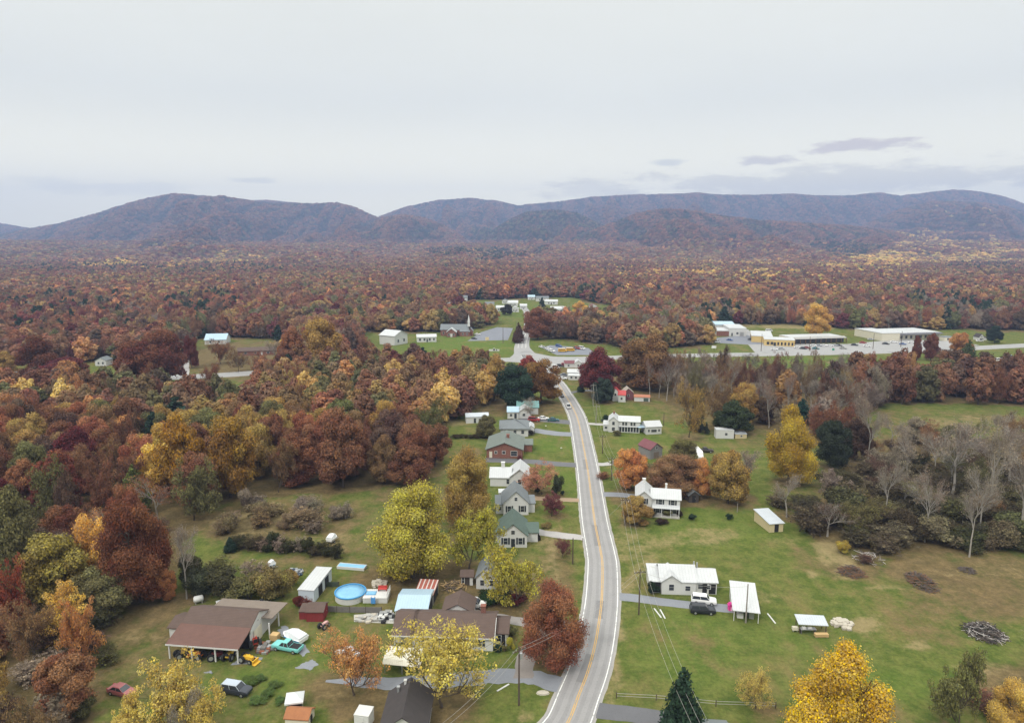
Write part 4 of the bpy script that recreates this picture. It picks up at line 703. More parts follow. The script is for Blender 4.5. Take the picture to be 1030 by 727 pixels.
def make_car(kind):
    L, hw, secs, cb, rf, zb, zr, wx = CARS[kind]; root = empty(kind, (0, 0, 0))
    b = MB().loft([sec(*q) for q in secs])
    b.build('body', PAINT, root, (1, 1, 1))
    c = MB(); w0, w1 = hw * .9, hw * .76
    c.loft([[(cb[0], -w0, zb - .02), (cb[1], -w0, zb - .02), (cb[1], w0, zb - .02), (cb[0], w0, zb - .02)], [(rf[0], -w1, zr), (rf[1], -w1, zr), (rf[1], w1, zr), (rf[0], w1, zr)]]); c.build('windows', GLASS, root)
    r = MB().loft([[(rf[0] - .08, -w1 - .03, zr - .02), (rf[1] + .08, -w1 - .03, zr - .02), (rf[1] + .08, w1 + .03, zr - .02), (rf[0] - .08, w1 + .03, zr - .02)], [(rf[0] + .05, -w1 + .08, zr + .07), (rf[1] - .1, -w1 + .08, zr + .07), (rf[1] - .1, w1 - .08, zr + .07), (rf[0] + .05, w1 - .08, zr + .07)]])
    for s in (-1, 1):                                     # pillars
        for xa, xb in ((cb[0], rf[0]), (cb[1], rf[1]), ((cb[0] + cb[1]) / 2, (rf[0] + rf[1]) / 2)): r.tube((xa, s * (w0 + .005), zb - .02), (xb, s * (w1 + .005), zr), .045, n=4)
    r.build('roof', PAINT, root, (1, 1, 1))
    if kind == 'pickup': MB().box(-2.62, -.82, -.78, .78, 1.02, 1.062).build('cargo_bed', DARK, root)
    for x in wx:
        for s in (-1, 1): wheel(root, x, s * (hw - .1), .36 if kind != 'sedan' else .33)
    zl = secs[-1][3] - .1
    for s in (-1, 1):
        MB().box(L / 2 - .22, L / 2 - .04, s * hw * .62 - .14, s * hw * .62 + .14, zl - .09, zl + .07).build('headlight', LAMP, root)
        MB().box(-L / 2 + .02, -L / 2 + .12, s * hw * .72 - .1, s * hw * .72 + .1, .72, .95).build('tail_light', TAIL, root)
    return root
def vehicle(kind, rear, front, col, label, cat='car', group=None, roof=None, name=None, sc=1.0, z=0.045):
    a, b = P(*rear), P(*front); m = (a + b) / 2; d = b - a
    if kind not in VP: VP[kind] = make_car(kind); r = VP[kind]
    else: r = copy_tree(VP[kind])
    r.name = name or kind; r.location = (m.x, m.y, z); r.rotation_euler.z = math.atan2(d.y, d.x); r.scale = (sc,) * 3
    for c in r.children:
        n = c.name.split('.')[0]
        if n == 'body': c.color = tuple(col) + (1,)
        elif n == 'roof': c.color = tuple(roof or col) + (1,)
    for k in ('label', 'category', 'group'):
        if k in r: del r[k]
    return tag(r, label, cat, group)
Wc, Bk, Rd, Sv = (.72, .72, .72), (.02, .022, .028), (.30, .03, .03), (.40, .41, .42)
vehicle('pickup', (303, 656), (275.5, 650.5), (.17, .50, .48), 'turquoise pickup with dark cargo bed beside the workshop', 'pickup', z=.01)
vehicle('suv', (697, 615.5), (716, 616.5), Bk, 'black sport utility car in front of a white car on the right-hand driveway', z=.02)
vehicle('suv', (699, 605.5), (716.5, 607.5), Wc, 'white car with silver front on the driveway behind the black one', z=.05)
vehicle('suv', (468.5, 609), (486, 611), Wc, 'white sport utility car with roof rack parked on brown grass by the small house', z=.01)
vehicle('suv', (229, 695), (247, 698), (.03, .035, .05), 'dark blue open jeep standing alone on the left-hand lawn', 'jeep', roof=(.40, .45, .52), z=.01)
vehicle('sedan', (113, 695), (133, 700), (.30, .09, .09), 'faded red car beside the yellow bushes at the lower left', z=.01)
CG = 'cars on the main road'
vehicle('sedan', (566.5, 401.5), (563, 396.5), (.12, .13, .14), 'dark car with pale roof leading on the road towards the crossroads', group=CG, roof=(.5, .52, .54))
vehicle('pickup', (573, 413), (570.5, 407), Wc, 'white pickup following the dark car up the road', 'pickup', CG)
vehicle('sedan', (533.5, 362.5), (528.5, 362), (.05, .10, .28), 'blue car turning through the crossroads', group=CG, z=.07)
vehicle('suv', (533.5, 423.5), (540.5, 423.8), Rd, 'red car nearest the teal roofed house'); vehicle('sedan', (542, 422), (551, 422), Wc, 'white car parked between a red car and a dark teal car')
vehicle('sedan', (552.5, 423.5), (560.5, 423.5), (.03, .10, .12), 'dark teal car parked nearest the road by the teal roofed house')
vehicle('van', (462, 498), (471, 498.5), Wc, 'white van half hidden under the gold tree', 'van', z=.01)
PG = 'vehicles parked near the crossroads store'
for i, (a, b, k, col, lb) in enumerate([((563, 381.5), (569, 381.5), 'sedan', Wc, 'white car in front of the white house by the road curve'), ((565, 378), (571, 378), 'sedan', (.15, .16, .18), 'grey car behind the white car by the road curve'), ((560.5, 368.5), (565, 368.5), 'sedan', Bk, 'black car left of the white store'), ((566.5, 368), (570.5, 368), 'suv', Rd, 'red car between the black car and the white store'), ((556, 370.5), (560.5, 371), 'van', Wc, 'white van left of the black car by the store')]):
    vehicle(k, a, b, col, lb, 'van' if k == 'van' else 'car', PG, z=.07)
for i, (px, py, k, col, lb) in enumerate([(545, 349.4, 'sedan', Wc, 'first white car from the left in the row by the bus lot'), (548, 350.4, 'sedan', Sv, 'silver car in the row by the bus lot'), (551.5, 351.4, 'sedan', Wc, 'white car right of the silver one in the row by the bus lot'), (555, 353.6, 'suv', Wc, 'white car at the right end of the row by the bus lot'), (562, 348.6, 'suv', (.04, .1, .3), 'blue car at the back of the bus lot'), (577, 351.2, 'sedan', Bk, 'black car right of the yellow truck in the bus lot'), (580.5, 350.8, 'suv', Rd, 'red car at the back right of the bus lot'), (585, 351, 'van', Wc, 'white van at the right end of the bus lot')]):
    vehicle(k, (px - 1.6, py), (px + 1.6, py + .5), col, lb, 'van' if k == 'van' else 'car', 'vehicles in the bus lot', z=.05)
SPC = [(818, 348.2, Wc, 'white car left of the strip, first of the front row'), (823.5, 348.2, (.3, .32, .35), 'grey car second in the row before the shopping strip'), (828.5, 348.2, Wc, 'white car before the sign of the shopping strip'), (835, 348.2, Wc, 'white car third from the right before the shopping strip'), (839.5, 348.1, Sv, 'silver car last in the row before the shopping strip'), (820.5, 351.2, (.03, .15, .17), 'dark teal car alone in the middle of the shop car park'), (808, 351, Bk, 'black car beside the lamp pole of the shop car park'),
       (811.5, 350.4, (.25, .05, .05), 'dark red car beside the black car in the shop car park'), (859.5, 347.5, Bk, 'black car right of the shopping strip end'), (891, 346.3, Bk, 'black car before the cream end wall of the supermarket'), (917, 345, Wc, 'white car at the front of the supermarket'), (924, 346, (.25, .27, .3), 'grey car behind the rust trees by the supermarket'), (934, 344.5, (.1, .02, .02), 'maroon car at the right front of the supermarket'), (734, 342.5, (.05, .1, .25), 'blue car in front of the warehouse'), (755.5, 342, Bk, 'black car between warehouse and yellow shop'), (876, 342, Sv, 'silver car at the left corner of the supermarket')]
SPC += [(843.5, 348.0, Bk, 'black car right of the silver one before the shopping strip'), (802, 350.2, Wc, 'white car at the right corner of the yellow shop'), (786, 351.5, (.35, .36, .38), 'grey car in front of the yellow shop windows'), (779, 352.0, Wc, 'white car left of the grey one before the yellow shop'), (868, 345.2, Rd, 'red car midway between strip and supermarket'), (872, 348.6, Wc, 'white car on the paving below the lamp pole left of the supermarket'), (899, 344.6, Wc, 'white car at the corner of the supermarket canopy'), (908, 346.6, (.1, .15, .3), 'blue car right of the supermarket lamp pole'), (941, 345.6, Sv, 'silver car at the right end of the supermarket'), (848, 350.8, (.3, .3, .28), 'grey car near the road below the strip end')]
for (px, py, col, lb) in SPC: vehicle('sedan', (px - 1.9, py), (px + 1.9, py + .2), col, lb, 'car', 'cars in the shop car park', z=.06)
vehicle('van', (718.5, 345), (723.5, 344.5), Wc, 'white van at the left side of the warehouse yard', 'van', z=.06); vehicle('van', (769, 333.5), (778, 333.5), Wc, 'white truck standing behind the yellow shop', 'van', z=.06); vehicle('van', (757, 326), (762, 326), Wc, 'white van at the forest edge behind the warehouse', 'van', z=.06)
vehicle('sedan', (474, 341), (480, 341.3), Bk, 'black car at the church porch'); vehicle('sedan', (477.5, 337), (483, 337), Wc, 'white car in the church car park')
vehicle('van', (1001.5, 363.5), (1010, 363.5), Wc, 'white van in the grass yard at the right edge', 'van', z=.01); vehicle('pickup', (1012, 360), (1020, 359.5), (.3, .31, .32), 'grey pickup right of the white van at the right edge', 'pickup', z=.01); vehicle('sedan', (982.5, 343.5), (988, 343.5), Wc, 'white car left of the white gabled house')
vehicle('pickup', (704, 454.5), (714, 454.8), (.05, .04, .035), 'dark rusty truck parked behind the white camper', 'pickup', z=.01)
# yellow trucks, coach boats, tractors
def loc(px, py, px2, py2):
    a, b = P(px, py), P(px2, py2); d = b - a; return (a + b) / 2, math.atan2(d.y, d.x), d.length
def bus(a, b, lb, col=(.62, .34, .02)):
    m, rz, L = loc(*a, *b); r = empty('bus', (m.x, m.y, .06), rz, lb, 'bus', 'yellow buses in the bus lot'); r.scale = (.62, .8, .8)
    MB().loft([sec(-4.4, 1.15, .5, 2.9, 1.0), sec(2.9, 1.15, .5, 2.9, 1.0), sec(3.0, 1.1, .5, 1.7), sec(4.4, 1.0, .5, 1.5)]).build('body', PAINT, r, col)
    MB().box(-4.2, 2.6, -1.17, 1.17, 1.75, 2.4).build('windows', GLASS, r); MB().box(-4.0, 2.4, -.9, .9, 2.9, 2.98).build('roof', PAINT, r, Wc)
    for x in (-2.8, 3.2):
        for s in (-1, 1): wheel(r, x, s * 1.02, .48, .28)
bus((562.5, 354), (569, 354), 'yellow bus with white roof, left of two in the bus lot'); bus((570.5, 353.3), (577, 353.3), 'yellow bus, right of two in the bus lot')
def camper(a, b, lb):
    m, rz, L = loc(*a, *b); r = empty('camper', (m.x, m.y, .01), rz, lb, 'camper')
    MB().loft([sec(-3.6, 1.15, .5, 2.9, 1.05), sec(1.9, 1.2, .45, 3.0, 1.05), sec(2.6, 1.15, .45, 2.9, 1.0), sec(3.6, 1.05, .5, 1.5)]).build('body', PAINT, r, Wc)
    MB().box(-3.4, 1.8, -1.23, 1.23, 1.2, 1.42).build('red_stripe', MATTE, r, (.4, .05, .05)); MB().box(-1.0, .3, -1.235, 1.235, 1.7, 2.3).build('window', GLASS, r); MB().box(2.45, 2.95, -.95, .95, 1.7, 2.45).build('windscreen', GLASS, r); MB().box(-1.5, -.6, -.5, .5, 2.98, 3.2).build('roof_vent', WHITEP, r)
    for x in (-1.9, 2.4):
        for s in (-1, 1): wheel(r, x, s * 1.05, .4, .26)
camper((697, 455.5), (706, 466), 'white camper with red side stripe on grass among orange trees')
def boat(a, b, lb, col=Wc, cover=None, trailer=True, name='boat', w=1.0, extra=None):
    m, rz, L = loc(*a, *b); r = empty(name, (m.x, m.y, .01), rz, lb, 'boat', 'boats and trailers in the left yard'); h = L / 2; z = .45 if trailer else .1
    H = MB().loft([[(x, -w0 * w, z + .75), (x, -w0 * w * .75, z + k), (x, w0 * w * .75, z + k), (x, w0 * w, z + .75)] for x, w0, k in ((-h, .9, .12), (-h * .2, 1, .1), (h * .45, .85, .15), (h * .85, .4, .4), (h, .06, .66))]); H.build('hull', PAINT, r, col)
    D = MB().loft([[(x, -w0 * w, z + .752), (x, w0 * w, z + .752), (x, w0 * w * k2, z + .76 + zz), (x, -w0 * w * k2, z + .76 + zz)] for x, w0, k2, zz in ((-h * .95, .8, .9, .1 if not cover else .35), (-h * .1, .9, .7, .12 if not cover else .8), (h * .4, .75, .6, .2 if not cover else .65), (h * .85, .3, .5, .1))]); D.build('cover' if cover else 'deck', TARP if cover else MATTE, r, cover or (.45, .46, .47))
    if not cover: MB().box(-h * .1, h * .12, -.5 * w, .5 * w, z + .78, z + 1.35).build('windscreen', GLASS, r); MB().box(-h - .3, -h - .02, -.2, .2, z + .3, z + 1.2).build('motor', DARK, r)
    MB().box(-h * .98, h * .5, -w * .93, w * .93, z + .56, z + .68).build('rub_rail', MATTE, r, extra or (.05, .2, .4))
    if trailer:
        MB().box(-h * .8, h * 1.2, -.5, -.4, .35, .45).box(-h * .8, h * 1.2, .4, .5, .35, .45).box(-h * .5, -h * .4, -.9, .9, .34, .44).build('trailer_frame', STEEL, r)
        for s in (-1, 1): wheel(r, -h * .4, s * (w * .92), .3, .2)
boat((306, 648), (286, 640.5), 'white boat with blue stripe under a white cover beside the turquoise pickup', Wc, Wc, w=1.35)
boat((234, 609.5), (217.5, 608.5), 'long white boat with green growth behind the workshop', Wc, None, False, extra=(.5, .5, .5)); boat((252, 611.5), (274, 612.5), 'grey flat boat with clutter behind the workshop corner', (.32, .31, .29), None, True, extra=(.2, .2, .2))
boat((331, 547), (338, 542), 'small white boat under cover at the hedge behind the pools', Wc, Wc, True, extra=(.3, .3, .3)); boat((270.5, 572.5), (278, 570.5), 'white dinghy beside the dark tarpaulin heap', Wc, Wc, True, w=.8)
def tractor(a, b, lb, col, bucket=True, sc=1.0, name='tractor'):
    m, rz, L = loc(*a, *b); r = empty(name, (m.x, m.y, .01), rz, lb, 'tractor'); r.scale = (sc,) * 3
    MB().loft([sec(-.7, .35, .7, 1.0), sec(-.4, .38, .6, 1.25), sec(1.2, .34, .6, 1.25), sec(1.45, .28, .65, 1.1)]).build('body', MATTE, r, col); MB().box(-.7, -.2, -.3, .3, 1.0, 1.12).box(-.8, -.68, -.3, .3, 1.1, 1.6).build('seat', DARK, r)
    MB().tube((-.05, 0, 1.2), (-.25, 0, 1.6), .04).tube((-.25, -.2, 1.6), (-.25, .2, 1.6), .03).build('steering_wheel', DARK, r); MB().tube((1.0, .1, 1.2), (1.0, .1, 1.9), .04).build('exhaust', DARK, r)
    for s in (-1, 1): wheel(r, -.5, s * .7, .68, .36); wheel(r, 1.15, s * .55, .4, .26)
    if bucket:
        M = MB()
        for s in (-1, 1): M.tube((.2, s * .5, 1.2), (1.9, s * .5, .7), .06, n=4)
        M.prism([(1.9, .1), (2.5, .1), (2.55, .2), (2.0, .25), (2.05, .8), (1.9, .85)], -.8, .8, 'y').build('loader', MATTE, r, col)
tractor((258, 654), (256, 646), 'red tractor parked against the white workshop gable', (.42, .05, .03), False, 1.15)
tractor((244, 664), (252, 666), 'yellow tractor with front loader at the mouth of the machinery bay', (.62, .36, .03), True, .95)
tractor((204, 663), (197, 661), 'orange tractor inside the machinery bay', (.50, .14, .03), True, .9); tractor((229, 664.5), (232, 661), 'yellow machine standing deep in the machinery bay', (.55, .36, .04), False, .95); tractor((213, 663), (219, 662), 'dark red tractor in the middle of the machinery bay', (.12, .02, .02), False, .95); tractor((180, 661.5), (184, 660), 'dark grey tractor at the left end of the machinery bay', (.06, .06, .065), False, .9)
tractor((322, 634), (329, 629), 'small red and white lawn tractor on the grass below the red shed', (.5, .3, .28), False, .8)
# ------------------------------------------------------------------ pools, fences, yard things
def round_pool():
    c = P(350.8, 605); s = mpp(350, 601); R = 15.2 * s; o = empty('round_pool', (c.x, c.y + R * .55, 0), 0, 'round above-ground pool with blue winter cover in the left yard', 'pool')
    MB().lathe([(R, 0), (R, 1.28), (R - .04, 1.28), (R - .04, 0)], 40).build('pool_wall', WHITEP, o); MB().lathe([(R - .12, 1.24), (R + .12, 1.24), (R + .12, 1.42), (R - .12, 1.42), (R - .12, 1.24)], 40).build('rim', POOLR, o)
    MB().lathe([(0.02, 1.16), (R * .5, 1.19), (R - .13, 1.29), (R - .13, 1.25), (0.02, 1.12)], 40).build('cover', POOLB, o, smooth=True)
round_pool()
def block(name, label, cat, px, py, parts, rz=0.0, group=None, sc=1.0):
    p = P(px, py); r = empty(name, p, rz, label, cat, group); r.scale = (sc,) * 3
    for nm, mt, col, boxes in parts:
        M = MB()
        for bx in boxes: M.box(*bx)
        M.build(nm, mt, r, col)
    return r
block('pool_deck', 'white raised deck beside the round pool', 'deck', 377, 606.5, [('deck_boards', WHITEP, None, [(-2.4, 2.5, 0, 3.6, .95, 1.1)]), ('skirting', WHITE, None, [(-2.35, 2.45, .02, .1, 0, .945), (2.35, 2.45, .1, 3.5, 0, .945)]), ('railing', WHITEP, None, [(2.4, 2.46, 0, 3.6, 1.9, 2.0)] + [(2.38, 2.48, y, y + .1, 1.1, 1.95) for y in np.linspace(0, 3.5, 6)])])
block('wading_pool', 'small turquoise square pool sunk in the white deck', 'pool', 373.5, 601.5, [('rim', POOLR, None, [(-1, 1, -.7, .7, 1.105, 1.2)]), ('water', POOLB, None, [(-.9, .9, -.6, .6, 1.2, 1.215)])])
block('deck_bench', 'red bench at the back of the white deck', 'bench', 385, 599, [('seat', MATTE, (.45, .06, .05), [(-.9, .9, -.3, .3, 1.5, 1.6)]), ('backrest', MATTE, (.45, .06, .05), [(-.9, .9, .3, .38, 1.6, 2.1)]), ('leg', MATTE, (.3, .05, .05), [(-.85, -.75, -.25, .3, 1.105, 1.5)]), ('leg', MATTE, (.3, .05, .05), [(.75, .85, -.25, .3, 1.105, 1.5)])])
block('pool_slide', 'little blue slide at the front edge of the white deck', 'slide', 375.5, 608, [('chute', MATTE, (.08, .28, .62), [(-.35, .35, -.1, .0, 0.3, 1.5), (-.42, -.35, -.15, .1, .3, 1.65), (.35, .42, -.15, .1, .3, 1.65)]), ('ladder', STEEL, None, [(-.3, -.25, .12, .18, 0, 1.8), (.25, .3, .12, .18, 0, 1.8)] + [(-.25, .25, .13, .17, z, z + .05) for z in (.4, .8, 1.2)])])
block('long_pool', 'long narrow blue pool with white rim alone on the back lawn', 'pool', 354, 571, [('frame', WHITEP, None, [(-3.1, 3.1, -.9, -.8, 0, .6), (-3.1, 3.1, .8, .9, 0, .6), (-3.1, -3.0, -.8, .8, 0, .6), (3.0, 3.1, -.8, .8, 0, .6)]), ('cover', POOLB, None, [(-3, 3, -.8, .8, .3, .5)])], -.17)
def fence(name, label, pts, h, m, step=2.2, rails=False, group=None):
    w = [P(*p) for p in pts]; r = empty(name, w[0], 0, label, 'fence', group); o = w[0]; B = MB(); posts = []
    for a, b in zip(w, w[1:]):
        d = b - a; n = max(1, int(d.length / step)); nr = Vector((-d.y, d.x, 0)).normalized() * .03
        for z0, z1 in (((.05, h),) if not rails else ((.42, .46), (.85, .89))):
            p, q = a - o, b - o; B.loft([[tuple(p - nr + Vector((0, 0, z0))), tuple(p + nr + Vector((0, 0, z0))), tuple(p + nr + Vector((0, 0, z1))), tuple(p - nr + Vector((0, 0, z1)))], [tuple(q - nr + Vector((0, 0, z0))), tuple(q + nr + Vector((0, 0, z0))), tuple(q + nr + Vector((0, 0, z1))), tuple(q - nr + Vector((0, 0, z1)))]])
        posts += [a - o + d * (i / n) for i in range(n)]
    posts.append(w[-1] - o); B.build('rails' if rails else 'boards', m, r)
    for p in posts: MB().box(p.x - .06, p.x + .06, p.y - .06, p.y + .06, 0, h + .1).build('post', POLEW, r)
fence('board_fence', 'grey picket board fence in front of the round pool', [(326, 615), (352, 616), (384, 616.5)], 1.25, GREYWOOD)
fence('wire_fence', 'dark low fence behind the round pool', [(324, 590), (341, 590)], 1.1, mat('dark_mesh', (.05, .065, .045), .9, .2, 2))
fence('field_fence', 'post and rail fence across the lawn near the bottom edge', [(620, 702), (660, 704), (720, 710), (780, 712)], 1.0, WIREM, 5, True)
def pole(px, py, ty, label, m=POLEW, arm=True, trans=False, group='wooden utility poles', rz=0.0, r0=.16):
    p = P(px, py); h = height_at(py, ty); o = empty('utility_pole', p, rz, label, 'utility pole', group)
    MB().tube((0, 0, 0), (0, 0, h), r0, r0 * .62, 8).build('shaft', m, o)
    if arm:
        a = MB().box(-1.2, 1.2, -.06, .06, h - .75, h - .6).build('crossarm', m, o)
        I = MB()
        for x in (-1.1, -.5, .5, 1.1): I.tube((x, 0, h - .6), (x, 0, h - .4), .05, n=6)
        I.build('insulators', STEEL, a)
    if trans: MB().tube((.32, 0, h - 2.2), (.32, 0, h - 1.2), .24, n=10).build('transformer', STEEL, o)
    return (p, h)
pl = {}
pl['a'] = pole(522, 709, 650, 'tall dark utility pole with pale transformer on the lawn left of the road', trans=True, arm=True, rz=.6)
pl['b'] = pole(642.5, 618, 572, 'utility pole with crossarm at the mouth of the right-hand driveway', rz=.2)
pl['c'] = pole(750, 626, 587, 'pale utility pole standing in front of the open garage shelter', PALEPOLE, arm=False)
pl['d'] = pole(615, 483, 459, 'utility pole behind the orange tree beside the road', trans=True)
pl['d2'] = pole(628.5, 528, 500, 'utility pole beside the low gold tree in front of the farmhouse')
pl['e'] = pole(606, 456, 437, 'utility pole between the two white farmhouses, nearest the road'); pl['f'] = pole(599.5, 426, 407, 'pale utility pole left of the long farmhouse', PALEPOLE); pl['g'] = pole(596.5, 408, 386, 'pale leaning utility pole at the foot of the burgundy tree', PALEPOLE)
pl['h'] = pole(576, 567, 541, 'utility pole on the left verge by the green roofed house', arm=False); pl['i'] = pole(667.5, 428, 415, 'thin pole right of the white garage', arm=False); pl['j'] = pole(765.5, 353, 336, 'lamp pole at the corner of the yellow shop', group='lamp poles', arm=False, r0=.2); pl['k'] = pole(814, 352, 338.5, 'lamp pole in the middle of the shop car park', group='lamp poles', arm=False, r0=.2)
pl['l'] = pole(878, 351, 335, 'lamp pole left of the supermarket', group='lamp poles', arm=False, r0=.2); pl['m'] = pole(906, 349, 333, 'lamp pole before the dark canopy of the supermarket', group='lamp poles', arm=False, r0=.2); pl['n'] = pole(506, 345, 329, 'pole between church car park and the dark conical tree', arm=False, r0=.2); pl['o'] = pole(519.5, 338, 323, 'pale pole right of the dark conical tree', PALEPOLE, arm=False, r0=.2)
pl['p'] = pole(428, 343, 326, 'pole behind the long white bungalow', arm=False, r0=.2); pl['q'] = pole(741.5, 515, 506, 'short pale post on the farmhouse lawn', PALEPOLE, arm=False, r0=.1)
pl['z'] = (P(700, 800), 11.0); pl['y'] = (P(420, 830), 11.5)
def wire(a, b, label, off=(0.0,), sag=.9, dh=.5):
    (p, h), (q, k) = pl[a], pl[b]; d = q - p; nr = Vector((-d.y, d.x, 0)).normalized(); M = MB(); p0 = p + Vector((0, 0, h - dh))
    for o_ in off:
        prev = None
        for i in range(13):
            t = i / 12; v = p + d * t + nr * o_ + Vector((0, 0, (h - dh) * (1 - t) + (k - dh) * t - sag * 4 * t * (1 - t))) - p0
            if prev is not None: M.tube(prev, v, .022, n=4, cap=False)
            prev = v
    o = M.build('power_line', WIREM); o.location = p0; tag(o, label, 'power line', 'power lines')
T3_ = (-1.1, 0, 1.1)
wire('b', 'd2', 'power line from the driveway pole to the farmhouse pole', T3_); wire('d2', 'd', 'power line from the farmhouse pole to the orange tree pole', T3_); wire('d', 'e', 'power line between the orange tree pole and the pole nearest the road', T3_); wire('e', 'f', 'power line up to the pale pole by the long farmhouse', T3_); wire('f', 'g', 'power line reaching the leaning pole under the burgundy tree', T3_)
wire('b', 'c', 'single wire across the cottage driveway to the pale pole', (0,), 1.2); wire('z', 'b', 'power line coming from below the bottom edge to the driveway pole', T3_, 1.5); wire('a', 'b', 'wires crossing the road from the transformer pole to the driveway pole', (-.4, .4), 1.5); wire('y', 'a', 'wires running down left from the transformer pole', (-.4, .4), 1.2); wire('h', 'd2', 'single wire crossing the road below the farmhouse', (0,), 1.0)
# heaps, tanks, small yard things
def heap(name, label, cat, px, py, R, h, n, mats, seed=1, kind='stick', flat=1.0):
    rs = random.Random(seed); p = P(px, py); o = empty(name, p, 0, label, cat); Ms = [MB() for _ in mats]
    for i in range(n):
        a = rs.random() * 6.283; r = R * math.sqrt(rs.random()); x, y = r * math.cos(a), r * math.sin(a) * flat; z = (h * (1 - (r / R) ** 1.6)) * rs.random() + .05; M = Ms[rs.randrange(len(mats))]
        if kind == 'stick': b = rs.random() * 6.283; l = R * (.25 + .5 * rs.random()); M.tube((x - math.cos(b) * l / 2, y - math.sin(b) * l / 2, z), (x + math.cos(b) * l / 2, y + math.sin(b) * l / 2, z + (rs.random() - .4) * .6), .03 + .045 * rs.random(), n=4)
        else:
            s = .14 + .3 * rs.random(); q = s * (.5 + rs.random()); M.box(x - s, x + s, y - q, y + q, z - .05, z + s * .8)
    for M, (nm, mt) in zip(Ms, mats):
        if M.v: M.build(nm, mt, o)
    return o
BR = mat('brush_wood', (.10, .08, .07), .9, .3, 2); GB = mat('bleached_wood', (.40, .37, .35), .9, .25, 2)
heap('scrap_heap', 'round heap of dark brush and pale scrap boards in the right-hand field', 'heap', 990, 637, 3.2, 2.0, 420, [('dark_brush', BR), ('pale_boards', GB), ('dark_scrap', DARK), ('branches', BR)], 3)
heap('brush_heap', 'brown heap of cut branches at the upper edge of the right-hand lawn', 'heap', 856, 576, 2.6, 1.7, 300, [('branches', BR), ('dead_leaves', mat('dead_leaf_brown', (.17, .09, .05), .9, .3, 2))], 4); heap('brush_heap', 'long dark heap of branches along the fence line of the brown field', 'heap', 927, 586, 2.5, 1.9, 300, [('branches', BR), ('dead_leaves', mat('dead_leaf_brown', (.17, .09, .05), .9, .3, 2)), ('twigs', BR)], 5, flat=1.7)
heap('fallen_logs', 'grey fallen logs and stumps below the right-hand trees', 'heap', 875, 562, 3.5, 1.0, 60, [('logs', GB), ('dark_logs', BR)], 6); heap('brush_heap', 'small low brush heap out in the brown field', 'heap', 973, 574, 1.6, .8, 110, [('branches', BR)], 8)
heap('stone_rubble', 'pale stone rubble beside the small pole shelter', 'rubble', 847, 628, 1.9, .4, 60, [('stones', STONE)], 7, 'b'); heap('fire_pile', 'pile of firewood and planks left of the brown shed', 'woodpile', 457, 590, 2.6, 1.0, 110, [('logs', TANWOOD), ('dark_logs', BR)], 9); heap('tarp_pile', 'dark blue tarpaulin heap behind the yellow-green bushes', 'heap', 295, 577, 1.9, 1.1, 90, [('tarpaulin', mat('navy_tarp', (.03, .05, .085), .5, .2, 1.5)), ('clutter', STEEL)], 10, 'b')
heap('patio_clutter', 'white and dark clutter on the concrete patio behind the ranch house', 'clutter', 388, 621, 1.7, 1.0, 60, [('white_things', WHITEP), ('dark_things', DARK), ('grey_things', STEEL)], 11, 'b'); heap('patio_rocks', 'grey rock border along the concrete patio', 'rocks', 370, 622.5, 2.4, .5, 50, [('rocks', STONE), ('dark_rocks', BLOCK)], 12, 'b', .5); heap('garden_rocks', 'pale stones in the grass above the white deck', 'rocks', 381, 588, 1.6, .4, 30, [('rocks', STONE)], 13, 'b')
heap('gable_clutter', 'crates and scrap stacked against the workshop gable', 'clutter', 267, 652, 1.5, .8, 50, [('boards', GREYWOOD), ('scrap', STEEL), ('rusty_scrap', mat('rusty', (.25, .09, .05), .8, .3, 2))], 14, 'b')
block('plywood_crate', 'tan plywood crate beside the white workshop wall', 'crate', 276.5, 643.5, [('box', TANWOOD, None, [(-.7, .7, -.5, .7, .12, 1.2)]), ('skid', GREYWOOD, None, [(-.75, -.5, -.55, .75, 0, .117), (.5, .75, -.55, .75, 0, .117)])], -.2)
block('pink_playhouse', 'bright pink toy playhouse beside the open garage shelter', 'toy', 735, 613, [('walls', MATTE, (.75, .06, .30), [(-.5, .5, -.4, .4, 0, 1.0)]), ('roof', MATTE, (.62, .05, .28), [(-.6, .6, -.5, .5, 1.003, 1.12), (-.35, .35, -.5, .5, 1.123, 1.4)]), ('door', MATTE, (.9, .5, .7), [(-.15, .15, -.43, -.402, .02, .75)])])
block('timber_stack', 'stack of fresh yellow timber beside the small pole shelter', 'timber', 826, 640, [('boards', TANWOOD, None, [(-1.2, 1.2, -.35, .35, z, z + .12) for z in (.1, .24, .38, .52)]), ('bearers', GREYWOOD, None, [(-1, -.85, -.4, .4, 0, .097), (.85, 1, -.4, .4, 0, .097)])])
block('machine_bench', 'grey machine and clutter under the small pole shelter', 'workbench', 812, 637.5, [('bench_top', STEEL, None, [(-1.2, 1.6, -.1, .8, .85, .95)]), ('legs', GREYWOOD, None, [(-1.1, -1, 0, .7, 0, .847), (1.4, 1.5, 0, .7, 0, .847)]), ('tools', WHITEP, None, [(-.9, -.3, .1, .5, .953, 1.3), (.2, .9, .2, .6, .953, 1.2)])])
block('pale_barrel_stand', 'pale yellow tank left of the small pole shelter', 'tank', 799.5, 634.5, [('tank', CREAM, None, [(-.5, .5, -.3, .3, .3, .9)]), ('stand', STEEL, None, [(-.4, -.3, -.25, .25, 0, .297), (.3, .4, -.25, .25, 0, .297)])])
